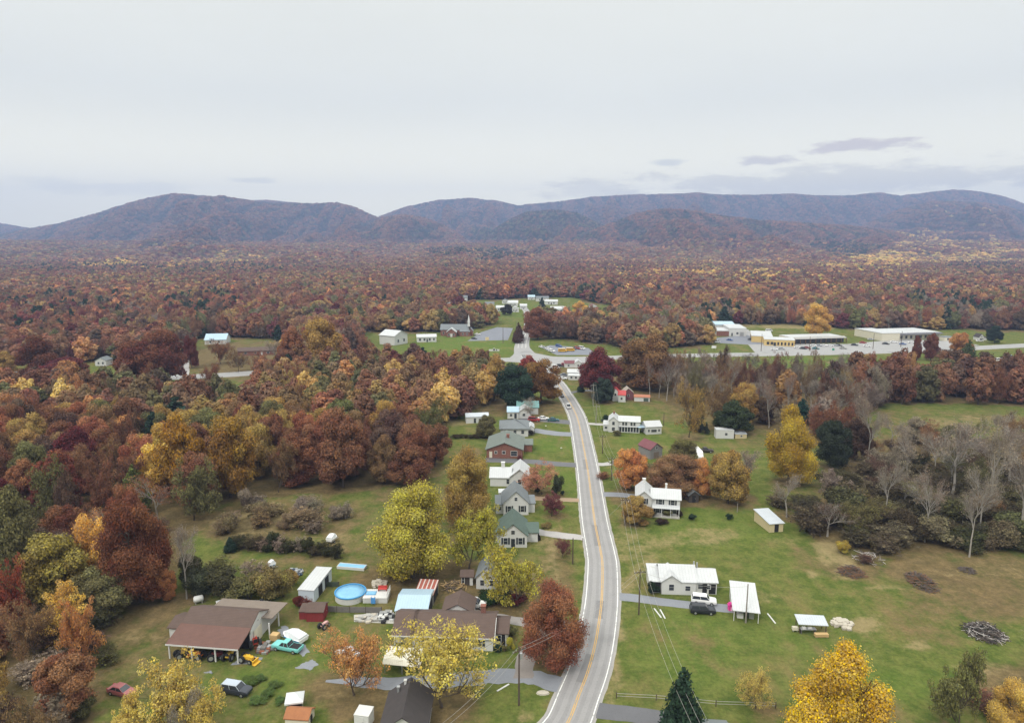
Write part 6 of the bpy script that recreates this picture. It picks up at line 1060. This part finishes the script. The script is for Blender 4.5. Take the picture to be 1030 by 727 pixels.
T_(972, 372, 343, 20, 'cone', (.08, .10, .045), 'green conical tree by the grass yard on the right', name='cedar_tree'); T_(936, 362, 336, 14, 'tall', (.17, .06, .04), 'rust tree in front of the supermarket, right of its twin'); T_(921, 362, 338, 9, 'tall', (.17, .05, .035), 'narrow rust tree in front of the supermarket'); T_(966, 360, 335, 20, 'broad', 'orange', 'orange tree at the right end of the supermarket'); T_(1000, 345, 328, 14, 'broad', (.03, .045, .035), 'dark tree right of the white gabled house'); T_(960, 372, 352, 26, 'shrub', 'dark brown', 'dark thicket tree below the supermarket car park')
N_HAND = len(TREES)

def free(x, y, W, lim=.42): return all((x - a) ** 2 + (y - b) ** 2 > (lim * (W + c)) ** 2 for a, b, c in TREES)
def grid_pts(x0, x1, y0, y1, s, seed):
    r = np.random.RandomState(seed); X, Y = np.meshgrid(np.arange(x0, x1, s), np.arange(y0, y1, s)); X = X + (r.rand(*X.shape) - .5) * s * .8; Y = Y + (r.rand(*Y.shape) - .5) * s * .8; return X.ravel(), Y.ravel()
def pick(table):
    t = rng.random() * sum(w for _, w in table)
    for k, w in table:
        t -= w
        if t <= 0: return k
    return table[-1][0]
GOLDZ = [(210, 445, 75, 45), (350, 400, 110, 38), (150, 410, 150, 20), (470, 375, 45, 22), (60, 405, 120, 18)]
fills = []
for poly, seed, s in ((L_WOOD, 1, 7.4), (R_WOOD_A, 2, 7.2), (R_WOOD_B, 3, 8.6)):
    X, Y = grid_pts(-320, 420, 60, 420, s, seed); px, py = proj(X, Y); ok = inpoly(px, py, poly) & (px > -70) & (px < 1100)
    for x, y, a, b in zip(X[ok], Y[ok], px[ok], py[ok]): fills.append((y, x, a, b, poly))
fills.sort(key=lambda t: t[0])
REST, FILL = [], []
for y, x, a, b, poly in fills:
    if poly is L_WOOD:
        gold = any(((a - c) / e) ** 2 + ((b - 22 - d) / f) ** 2 < 1 for c, d, e, f in GOLDZ); n = float(fbm(np.array(x / 40), np.array(y / 40), 3))
        k = pick([('broad', 6), ('tall', 2), ('sparse', .8), ('thin', .8), ('pine', .12)]) if b < 520 else pick([('broad', 4), ('sparse', 3), ('thin', 2), ('bare', .6)])
        tb = [('golden yellow', 1.0), ('old gold', 4), ('olive', 3), ('bronze', 3), ('orange', 1.2), ('rust brown', 2.5), ('russet', 1)] if gold else [('rust brown', 6), ('dark brown', 2.2), ('russet', 2.4), ('burgundy', .5), ('bronze', 2), ('old gold', .9), ('olive', .8), ('orange', .9)]
        if n > .56: tb = tb + [('rust brown', 4), ('burgundy', 1)]
        if b > 560: tb = [('olive', 3), ('rust brown', 3), ('dark brown', 2.0), ('old gold', 1.8), ('bronze', 2), ('orange', 1.2), ('golden yellow', .5)]
        H, W = rng.uniform(12.5, 17), rng.uniform(8.5, 12)
        if b > 540: H, W = rng.uniform(9, 15), rng.uniform(7, 10.5)
    elif poly is R_WOOD_A:
        front = b < 408 and a > 860
        k = pick([('broad', 5), ('tall', 2), ('sparse', 1.5)] if front else [('thin', 5), ('bare', 3.5), ('sparse', 2), ('broad', .8)]); tb = [('rust brown', 5), ('russet', 2), ('dark brown', 3), ('burgundy', .7), ('olive', 1.2), ('old gold', 1)] if front else [('grey-brown', 4), ('bronze', 3), ('rust brown', 3), ('dark brown', 2), ('olive', 1), ('old gold', .5)]
        H, W = (rng.uniform(15, 20), rng.uniform(9, 12.5)) if front else (rng.uniform(13, 20), rng.uniform(8, 11))
    else:
        k = pick([('thin', 4), ('bare', 4), ('sparse', 2), ('broad', .6)]); tb = [('grey-brown', 3), ('olive', 4), ('dark brown', 3), ('bronze', 2), ('old gold', .5)]; H, W = rng.uniform(7, 13), rng.uniform(7, 11)
    if not free(x, y, W, .33): continue
    cn = 'dark green' if k == 'pine' else pick(tb)
    TREES.append((x, y, W))
    (FILL if len(FILL) + N_HAND < 298 else REST).append((x, y, a, b, k, cn, H, W))
seen = {}
DIRS = ['right of', 'above and right of', 'above', 'above and left of', 'left of', 'below and left of', 'below', 'below and right of']
ADJ = {'broad': 'round-crowned', 'tall': 'tall narrow', 'sparse': 'loose-leaved', 'thin': 'thin see-through', 'bare': 'bare twiggy', 'pine': 'needled'}
ORD = ['nearest', 'second', 'third', 'fourth', 'fifth', 'sixth', 'seventh', 'eighth', 'ninth', 'tenth', 'eleventh', 'twelfth', 'thirteenth', 'fourteenth', 'fifteenth']
lab = {}
for i, (x, y, a, b, k, cn, H, W) in enumerate(FILL):
    ty = b - 11 / mpp(a, b); lm = min(LMARK, key=lambda q: (q[0] - a) ** 2 + (q[1] - ty) ** 2); dv = int(round(math.atan2(lm[1] - ty, a - lm[0]) / (math.pi / 4))) % 8
    lab.setdefault((cn, ADJ[k], DIRS[dv], lm[2]), []).append((math.hypot(lm[0] - a, lm[1] - ty), i))
LABEL = {}
for (cn, ad, dr, lm), v in lab.items():
    v.sort()
    for j, (_, i) in enumerate(v): LABEL[i] = f"{cn} {ad} tree{', ' + ORD[j] + ' such' if len(v) > 1 else ''} {dr} the {lm}"
for i, (x, y, a, b, k, cn, H, W) in enumerate(FILL):
    plant(k, x, y, H, W, cn, 'pine_tree' if k == 'pine' else 'tree', LABEL[i], 'tree', 'trees of the left wood' if a < 560 else 'trees of the right-hand wood', jit=.18)

# shrubs and hedges: each one a thing
SHR = []
def shrub(bx, by, w, h, kind, colr, label, group=None, jit=.1):
    p = P(bx, by); W = w * mpp(bx, by); plant(kind, p.x, p.y, h, W, colr, 'shrub', label, 'shrub', group, jit=jit); SHR.append((p.x, p.y, W)); 
    if 'dark hedge' not in label: pass
S_ = shrub
S_(519, 607, 17, 1.9, 'shrub', 'burgundy', 'dark burgundy bush in front of the small white house yard'); S_(513.5, 652, 9, 2.0, 'shrub', (.36, .34, .05), 'bright yellow-green bush at the right corner of the ranch house'); S_(501, 654.5, 7, 1.7, 'cone', 'dark green', 'dark cone bush by the ranch house wing'); S_(507.5, 655, 5, 1.2, 'shrub', 'olive', 'small green bush between the cone bush and the yellow-green one'); S_(515, 640, 10, 2.0, 'shrub', 'olive', 'olive bush behind the ranch house right corner')
S_(490, 605, 26, 1.9, 'shrub', (.03, .05, .022), 'wide dark green hedge bush before the small white house'); S_(505, 604, 22, 1.8, 'shrub', (.045, .055, .025), 'second green hedge bush, between the hedge and the burgundy bush'); S_(656, 597, 10, 2.6, 'shrub', 'dark green', 'tall dark bush at the left end of the white cottage')
S_(665, 527, 13, 1.2, 'shrub', (.05, .035, .025), 'low brown bush in front of the farmhouse lawn'); S_(671, 519, 10, 1.9, 'shrub', 'olive', 'green bush against the farmhouse wall'); S_(683, 520, 7, 1.8, 'shrub', (.05, .035, .03), 'brown bush at the right corner of the farmhouse'); S_(696, 522.5, 8, 1.5, 'shrub', 'dark green', 'dark bush alone on the farmhouse lawn, left of its twin'); S_(733, 522.5, 7, 1.5, 'shrub', 'dark green', 'dark bush alone on the lawn, farther from the farmhouse'); S_(655, 520, 9, 1.8, 'shrub', (.05, .05, .03), 'dark bush at the left corner of the farmhouse')
S_(620, 438, 8, 1.8, 'shrub', 'olive', 'round bush in front of the long farmhouse'); S_(609, 424, 8, 2.6, 'shrub', 'dark green', 'dark bush at the left end of the long farmhouse'); S_(709, 436, 9, 4.2, 'shrub', (.06, .075, .055), 'grey-green bush on the grass right of the slender yellow tree'); S_(703, 434, 7, 2.2, 'shrub', (.07, .06, .04), 'brown-green bush left of the grey-green bush'); S_(607, 481, 14, 2.0, 'brush', 'rust brown', 'rusty brush at the foot of the road pole'); S_(549, 530, 12, .9, 'shrub', (.18, .13, .05), 'low dry bush in front of the steep gabled house')
S_(541, 496, 6, 2.0, 'shrub', 'dark green', 'dark evergreen bush under the pink-orange tree'); S_(566, 497.5, 4, 1.2, 'shrub', 'dark green', 'small dark bush on the lawn near the road'); S_(541, 543, 5, 1.8, 'cone', (.04, .03, .025), 'dark cone bush at the corner of the green roofed house'); S_(584, 394, 7, 4.0, 'cone', 'dark green', 'dark cone bush below the white house by the road curve'); S_(523, 463, 6, 1.6, 'shrub', 'burgundy', 'dark red bush at the corner of the brick house'); S_(534, 437, 8, 1.8, 'shrub', (.06, .05, .035), 'brown bush at the corner of the grey hip roofed bungalow')
HG = 'brown-green bushes of the hedge below the long shed'
for i in range(8): S_(458 + i * 5, 440.5 + .6 * rng.random(), 7, 1.5, 'shrub', (.07, .055, .03), 'brown-green bush in the hedge line below the long shed', HG)
SC_ = 'scrub bushes behind the workshop'
for i, (bx, by, w, h, k, cn, lb) in enumerate([(205, 600, 30, 5.5, 'shrub', (.055, .06, .035), 'dark green thicket bush left of the white tank'), (228, 602, 34, 6, 'shrub', (.06, .06, .03), 'dark olive thicket bush straight behind the workshop'), (250, 604, 30, 5.5, 'shrub', 'olive', 'olive thicket bush behind the grey boat'), (270, 604, 32, 6.2, 'shrub', (.19, .16, .06), 'pale yellow-green thicket bush behind the boats'), (285, 600, 26, 5.4, 'shrub', (.20, .17, .06), 'yellow-green bush left of the long white shed'), (291, 588, 18, 3.2, 'shrub', 'old gold', 'gold bush behind the long white shed'), (300, 610, 12, 2.2, 'shrub', (.13, .03, .025), 'red-leaved bush at the end of the long white shed'), (309, 612, 11, 2.4, 'brush', (.16, .04, .03), 'rusty red brush beside the red-leaved bush'), (255, 590, 30, 5.5, 'brush', 'grey-brown', 'grey-brown brush left of the dinghy'), (222, 585, 30, 6, 'brush', 'olive', 'olive brush behind the workshop thicket'), (195, 588, 26, 6.5, 'shrub', (.06, .055, .03), 'dark thicket bush right of the white-stemmed tree'), (232, 555, 12, 3.5, 'cone', 'dark green', 'small dark cedar at the left end of the scrub hedge')]): S_(bx, by, w, h, k, cn, lb, SC_)
HB = 'bushes of the long scrub hedge'
for i in range(15): S_(238 + i * 7.2, 549 + i * .75 + rng.uniform(-2, 2), 16, rng.uniform(2.2, 4), rng.choice(['brush', 'shrub', 'brush']), rng.choice([(.05, .05, .025), (.08, .065, .035), 'grey-brown']), 'dark scrubby bush in the long hedge across the left yards', HB)
BF = 'brown bushes in the rough field'
for i in range(22): S_(215 + rng.random() * 135, 508 + rng.random() * 30, rng.uniform(14, 26), rng.uniform(2.5, 6), rng.choice(['brush', 'brush', 'shrub']), rng.choice(['grey-brown', (.26, .19, .11), (.20, .145, .085), (.22, .15, .08)]), 'brown brush in the rough field below the left wood', BF)
RB = 'brush of the right-hand thicket'; k_ = 0
X, Y = grid_pts(30, 260, 130, 260, 6.2, 9); px, py = proj(X, Y); ok = inpoly(px, py, [(745, 500), (800, 508), (830, 505), (862, 480), (900, 470), (1100, 470), (1100, 560), (1010, 552), (905, 556), (830, 550), (800, 545), (795, 525)]) & (px < 1060)
for x, y, a, b in sorted(zip(X[ok], Y[ok], px[ok], py[ok]), key=lambda t: t[1])[:105]:
    plant(rng.choice(['shrub', 'shrub', 'brush', 'brush']), x, y, rng.uniform(3, 7.5), rng.uniform(6, 10), rng.choice([(.07, .066, .034), (.09, .074, .044), (.11, .088, .055), (.14, .115, .075), (.095, .088, .04), (.08, .066, .04)]), 'shrub', 'brown-green bush in the thicket under the sycamores', 'shrub', RB, jit=.25)
for i in range(34):
    bx_, by_ = rng.uniform(-30, 118), rng.uniform(585, 745)
    if bx_ > 128 - (by_ - 585) * .12: continue
    S_(bx_, by_, rng.uniform(20, 38), rng.uniform(2.5, 6), rng.choice(['brush', 'brush', 'shrub']), rng.choice([(.06, .055, .03), 'dark brown', 'grey-brown', (.09, .08, .035)]), 'brown scrub bush under the trees at the left edge', 'scrub under the left wood', jit=.25)
S_(867, 500, 14, 3.0, 'shrub', 'yellow', 'yellow bush at the edge of the right-hand thicket'); S_(848, 556, 16, 2.6, 'shrub', (.36, .25, .05), 'yellow bush beside the cut branch heap'); S_(870, 566, 16, 2.2, 'brush', 'dark brown', 'dark brush beside the branch heap'); S_(1005, 722, 40, 3.0, 'brush', 'dark brown', 'dark brown brush at the lower right corner'); S_(985, 708, 24, 2.4, 'brush', 'rust brown', 'rust brush above the lower right corner'); S_(655, 474, 20, 2.6, 'shrub', 'olive', 'green bush before the grey hay barn'); S_(252, 688, 16, 1.1, 'shrub', (.10, .15, .04), 'low bright green bush on the left lawn'); S_(270, 700, 13, 1.2, 'shrub', (.09, .14, .04), 'spreading bright green weeds before the dark jeep')
for i, (bx, by, w) in enumerate([(262, 684, 10), (276, 690, 12), (258, 706, 14), (281, 706, 10)]): S_(bx, by, w, .8, 'shrub', (.10, .15, .045), 'low green weed clump on the left lawn', 'low green weed clumps')

# leaf litter on the ground round the yard trees
for a, b, c in TREES[:N_HAND]:
    if b > 420: continue
    d = np.hypot(GV[:, 0] - a + wob * 9, GV[:, 1] - b); zone[:, 0] = np.maximum(zone[:, 0], np.clip(1.25 - d / (c * .62), 0, 1) * .8)
ground_me.color_attributes['zone'].data.foreach_set('color', zone.ravel())
# ------------------------------------------------------------------ the woodland beyond: three masses nobody could count
protos = bpy.data.collections.new('woodland_sources')
def source(name, meshes):
    o = bpy.data.objects.new(name, meshes); protos_c.objects.link(o); return o
def merged(kind, seed, leafn, size):
    t, c = proto(kind, seed, leafn, size, LEAFI); n = len(t.vertices); m = bpy.data.meshes.new('tree')
    V = [tuple(v.co) for v in t.vertices] + [tuple(v.co) for v in c.vertices]; Fc = [tuple(p.vertices) for p in t.polygons] + [tuple(i + n for i in p.vertices) for p in c.polygons]
    m.from_pydata(V, [], Fc); m.materials.append(t.materials[0]); m.materials.append(LEAFI); m.polygons.foreach_set('material_index', [0] * len(t.polygons) + [1] * len(c.polygons))
    a = m.attributes.new('clump', 'FLOAT', 'POINT'); cl = np.zeros(len(c.vertices), np.float32); c.attributes['clump'].data.foreach_get('value', cl); a.data.foreach_set('value', np.concatenate([np.zeros(n, np.float32), cl])); return m
def scatter(name, pts, idx, rot, scl, tint, meshes, label, cat):
    col = bpy.data.collections.new(name + '_sources')
    for i, m in enumerate(meshes): col.objects.link(bpy.data.objects.new(f'{name}_source_{i:02d}', m))
    me = bpy.data.meshes.new(name); n = len(pts); me.vertices.add(n); me.vertices.foreach_set('co', pts.astype(np.float32).ravel())
    for nm, ty, arr, key in (('kind', 'INT', idx.astype(np.int32), 'value'), ('turn', 'FLOAT_VECTOR', rot.astype(np.float32).ravel(), 'vector'), ('size', 'FLOAT_VECTOR', scl.astype(np.float32).ravel(), 'vector'), ('tint', 'FLOAT_COLOR', np.hstack([tint, np.ones((n, 1))]).astype(np.float32).ravel(), 'color')):
        at = me.attributes.new(nm, ty, 'POINT'); at.data.foreach_set(key, arr)
    o = bpy.data.objects.new(name, me); COL.objects.link(o); ng = bpy.data.node_groups.new(name, 'GeometryNodeTree')
    ng.interface.new_socket('Geometry', in_out='INPUT', socket_type='NodeSocketGeometry'); ng.interface.new_socket('Geometry', in_out='OUTPUT', socket_type='NodeSocketGeometry')
    N, Lk = ng.nodes, ng.links; gi = N.new('NodeGroupInput'); go = N.new('NodeGroupOutput'); m2p = N.new('GeometryNodeMeshToPoints'); iop = N.new('GeometryNodeInstanceOnPoints'); ci = N.new('GeometryNodeCollectionInfo')
    ci.inputs['Collection'].default_value = col; ci.inputs['Separate Children'].default_value = True; ci.inputs['Reset Children'].default_value = True
    def attr(nm, ty): a = N.new('GeometryNodeInputNamedAttribute'); a.data_type = ty; a.inputs['Name'].default_value = nm; return a.outputs[0]
    Lk.new(gi.outputs[0], m2p.inputs[0]); Lk.new(m2p.outputs[0], iop.inputs['Points']); Lk.new(ci.outputs[0], iop.inputs['Instance']); iop.inputs['Pick Instance'].default_value = True
    Lk.new(attr('kind', 'INT'), iop.inputs['Instance Index']); Lk.new(attr('size', 'FLOAT_VECTOR'), iop.inputs['Scale'])
    e2r = N.new('FunctionNodeEulerToRotation'); Lk.new(attr('turn', 'FLOAT_VECTOR'), e2r.inputs[0]); Lk.new(e2r.outputs[0], iop.inputs['Rotation']); Lk.new(iop.outputs[0], go.inputs[0])
    md = o.modifiers.new('scatter', 'NODES'); md.node_group = ng; return tag(o, label, cat, None, 'stuff')
PN = list(PAL)
def tints(names, jit, gain=1.25): c = np.array([PAL[n] for n in names]); r = NR; m_ = c.mean(1, keepdims=True); c = c * .9 + m_ * .1; return np.clip(c * gain * (1 + jit * (r.rand(len(c), 1) * 2 - 1)) * (1 + .08 * (r.rand(len(c), 3) * 2 - 1)), 0, .9)
MK = [('broad', 0), ('broad', 1), ('broad', 2), ('tall', 0), ('tall', 1), ('sparse', 0), ('thin', 0), ('bare', 0), ('pine', 0), ('pine', 1)]
near_m = [merged(k, 900 + i * 7, 6500 if k in ('broad', 'tall', 'pine') else None, .56 if k in ('broad', 'tall', 'pine') else None) for i, (k, _) in enumerate(MK)]
mid_m = [merged(k, 900 + i * 7, 1800 if k != 'bare' else 500, 1.02 if k != 'bare' else .7) for i, (k, _) in enumerate(MK)]
far_m = [merged(k, 300 + i, 420, 1.9) for i, k in enumerate(['broad', 'broad', 'tall', 'broad', 'pine'])]
def wood_colour(px, py, x, y, z):
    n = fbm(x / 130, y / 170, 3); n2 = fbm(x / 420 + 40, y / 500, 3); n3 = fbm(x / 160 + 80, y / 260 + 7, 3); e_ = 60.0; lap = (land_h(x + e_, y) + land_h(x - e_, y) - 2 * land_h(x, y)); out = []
    YEL_ = [(880, 275, 55, 12, .6), (650, 278, 60, 8, .5), (780, 285, 60, 12, .4), (740, 268, 50, 5, .35), (960, 262, 60, 7, .4), (260, 268, 90, 3, .2), (130, 271, 40, 3, .35), (640, 300, 30, 8, .4)]
    GRN_ = [(150, 275, 160, 6, .25), (215, 318, 40, 14, .4), (750, 325, 50, 8, .3), (490, 263, 70, 3, .6), (860, 262, 30, 4, .6), (990, 272, 40, 6, .3), (60, 320, 80, 14, .15), (600, 302, 60, 6, .2), (950, 315, 40, 12, .3)]
    jx_ = px + (vnoise(x / 90, y / 200) - .5) * 60; jy_ = py + (vnoise(x / 70 + 9, y / 150) - .5) * 6; zz = lambda Zs: sum(s * (((jx_ - c) / e) ** 2 + ((jy_ - d) / f) ** 2 < 1) for c, d, e, f, s in Zs); YL, GL_ = zz(YEL_), zz(GRN_)
    for i in range(len(px)):
        pyl = YL[i]; pg = GL_[i]
        t = rng.random()
        if t < pyl * (1.3 if n[i] > .47 else .25): out.append(pick([('golden yellow', 3), ('old gold', 2), ('yellow', 1.5)])); continue
        if t > 1 - pg - (.06 if n3[i] > .53 else .012): out.append('dark green'); continue
        tb = [('rust brown', 6), ('russet', 2.4), ('dark brown', 1.8), ('burgundy', 1.6), ('bronze', 1.8), ('orange', .35), ('old gold', .45), ('olive', .6), ('grey-brown', 1.0)]
        if n[i] > .53: tb += [('orange', 1.4), ('bronze', 2), ('old gold', 2)]
        if n3[i] < .40: tb += [('old gold', 3), ('olive', 3), ('bronze', 2)]
        if n2[i] < .42: tb += [('dark brown', 2), ('burgundy', .8), ('rust brown', 2)]
        if z[i] > 70 and lap[i] > .8: tb = [('dark brown', 5), ('dark green', 5), ('olive', 1)]  # hollows tinted darker: relief shade put into the colour, as ravine conifers
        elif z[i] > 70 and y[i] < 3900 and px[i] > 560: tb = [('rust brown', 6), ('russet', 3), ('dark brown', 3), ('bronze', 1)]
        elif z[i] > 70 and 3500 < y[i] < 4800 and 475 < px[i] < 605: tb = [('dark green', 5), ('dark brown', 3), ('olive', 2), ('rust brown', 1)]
        elif z[i] > 70 and lap[i] < -1.5: tb = [('rust brown', 6), ('russet', 3), ('bronze', 2), ('dark brown', 2)]  # spurs tinted rustier, the lighter half of the painted relief
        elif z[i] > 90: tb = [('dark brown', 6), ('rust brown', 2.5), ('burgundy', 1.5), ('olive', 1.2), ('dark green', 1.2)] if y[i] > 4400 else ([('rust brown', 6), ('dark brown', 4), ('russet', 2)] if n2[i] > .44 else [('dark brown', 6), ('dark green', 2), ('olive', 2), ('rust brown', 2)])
        if px[i] > 545 and py[i] > 318: tb += [('grey-brown', 5), ('olive', 3), ('dark brown', 3)]
        out.append(pick(tb))
    return out
def woodland(name, label, y0, y1, spacing, meshes, hs, ws, kindf, extra=None, lift=False, jit=.22):
    X, Y = [], []
    y = y0
    while y < y1:
        s = spacing(y); k = int(2 * .86 * y / s); r = NR; X.append((np.arange(k) - k / 2 + r.rand(k) * .85) * s); Y.append(y + (r.rand(k) - .5) * s * .9); y += s * .92
    X, Y = np.concatenate(X), np.concatenate(Y); px, py = proj(X, Y)
    inc = (py < 334) | inpoly(px, py, M_WOOD) | inpoly(px, py, L_BACK); inc &= ~in_any(px, py, CLEAR) | inpoly(px, py, M_WOOD)
    if not lift: inc &= ~((py > 334) & ~inpoly(px, py, M_WOOD) & ~inpoly(px, py, L_BACK))
    X, Y, px, py = X[inc], Y[inc], px[inc], py[inc]
    ok = np.array([(a - b) ** 2 > -1 for a, b in zip(X, Y)]) if True else None
    T = np.array([(a, b, c) for a, b, c in TREES[:N_HAND] if b > 380])
    for a, b, c in T: ok &= (X - a) ** 2 + (Y - b) ** 2 > (c * .55) ** 2
    # leave the houses' own ground free
    for hx, hy, hr in HOUSES: ok &= (X - hx) ** 2 + (Y - hy) ** 2 > hr ** 2
    X, Y, px, py = X[ok], Y[ok], px[ok], py[ok]
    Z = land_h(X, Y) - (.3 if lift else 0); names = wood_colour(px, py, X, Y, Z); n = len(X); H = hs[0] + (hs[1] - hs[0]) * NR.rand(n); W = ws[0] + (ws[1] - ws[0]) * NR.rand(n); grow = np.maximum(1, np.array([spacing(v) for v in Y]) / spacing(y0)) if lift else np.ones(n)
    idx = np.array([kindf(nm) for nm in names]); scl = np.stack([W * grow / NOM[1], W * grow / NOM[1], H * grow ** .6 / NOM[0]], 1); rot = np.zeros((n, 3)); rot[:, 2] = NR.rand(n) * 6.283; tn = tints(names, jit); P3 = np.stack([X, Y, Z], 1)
    if extra is not None: P3, idx, rot, scl, tn = (np.concatenate(q) for q in zip((P3, idx, rot, scl, tn), extra))
    print(name, len(P3)); return scatter(name, P3, idx, rot, scl, tn, meshes, label, 'forest')
HOUSES = [(o.matrix_basis.translation.x, o.matrix_basis.translation.y, 15) for o in COL.objects if o.get('category') in ('house', 'shop', 'church', 'warehouse') and o.location.y > 330]
def kf(nm):
    if nm == 'dark green': return rng.choice([8, 8, 9])
    if nm == 'grey-brown': return rng.choice([6, 7, 5])
    return rng.choice([0, 1, 2, 0, 1, 2, 3, 4, 5] if rng.random() < .8 else [6])
if REST:
    R_ = REST; kk = {'broad': [0, 1, 2], 'tall': [3, 4], 'sparse': [5], 'thin': [6], 'bare': [7], 'pine': [8, 9]}
    ex = (np.array([(r[0], r[1], 0) for r in R_]), np.array([rng.choice(kk[r[4]]) for r in R_]), np.array([(0, 0, rng.random() * 6.283) for r in R_]), np.array([(r[7] / NOM[1], r[7] / NOM[1], r[6] / NOM[0]) for r in R_]), tints([r[5] for r in R_], .2, 1.0))
else: ex = None
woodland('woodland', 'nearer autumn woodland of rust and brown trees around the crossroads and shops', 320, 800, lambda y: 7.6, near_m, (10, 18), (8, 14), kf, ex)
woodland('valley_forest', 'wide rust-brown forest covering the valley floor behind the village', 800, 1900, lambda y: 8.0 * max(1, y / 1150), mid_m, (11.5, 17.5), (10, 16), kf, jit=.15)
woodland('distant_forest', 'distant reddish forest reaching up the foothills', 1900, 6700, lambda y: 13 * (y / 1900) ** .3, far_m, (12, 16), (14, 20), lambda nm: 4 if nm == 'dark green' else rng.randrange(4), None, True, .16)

# ------------------------------------------------------------------ the air
hz = MB().box(-8200, 8200, -1500, 7500, -5, 640).build('haze', None); tag(hz, 'thin blue autumn haze filling the whole valley', 'haze', None, 'stuff')
hm = bpy.data.materials.new('valley_haze'); hm.use_nodes = True; nt = hm.node_tree; nt.nodes.clear(); pv = nt.nodes.new('ShaderNodeVolumePrincipled'); ho = nt.nodes.new('ShaderNodeOutputMaterial')
pv.inputs['Color'].default_value = (.41, .53, .87, 1); pv.inputs['Density'].default_value = 1.5e-4; pv.inputs['Anisotropy'].default_value = 0.0; nt.links.new(pv.outputs[0], ho.inputs['Volume']); hz.data.materials.append(hm)
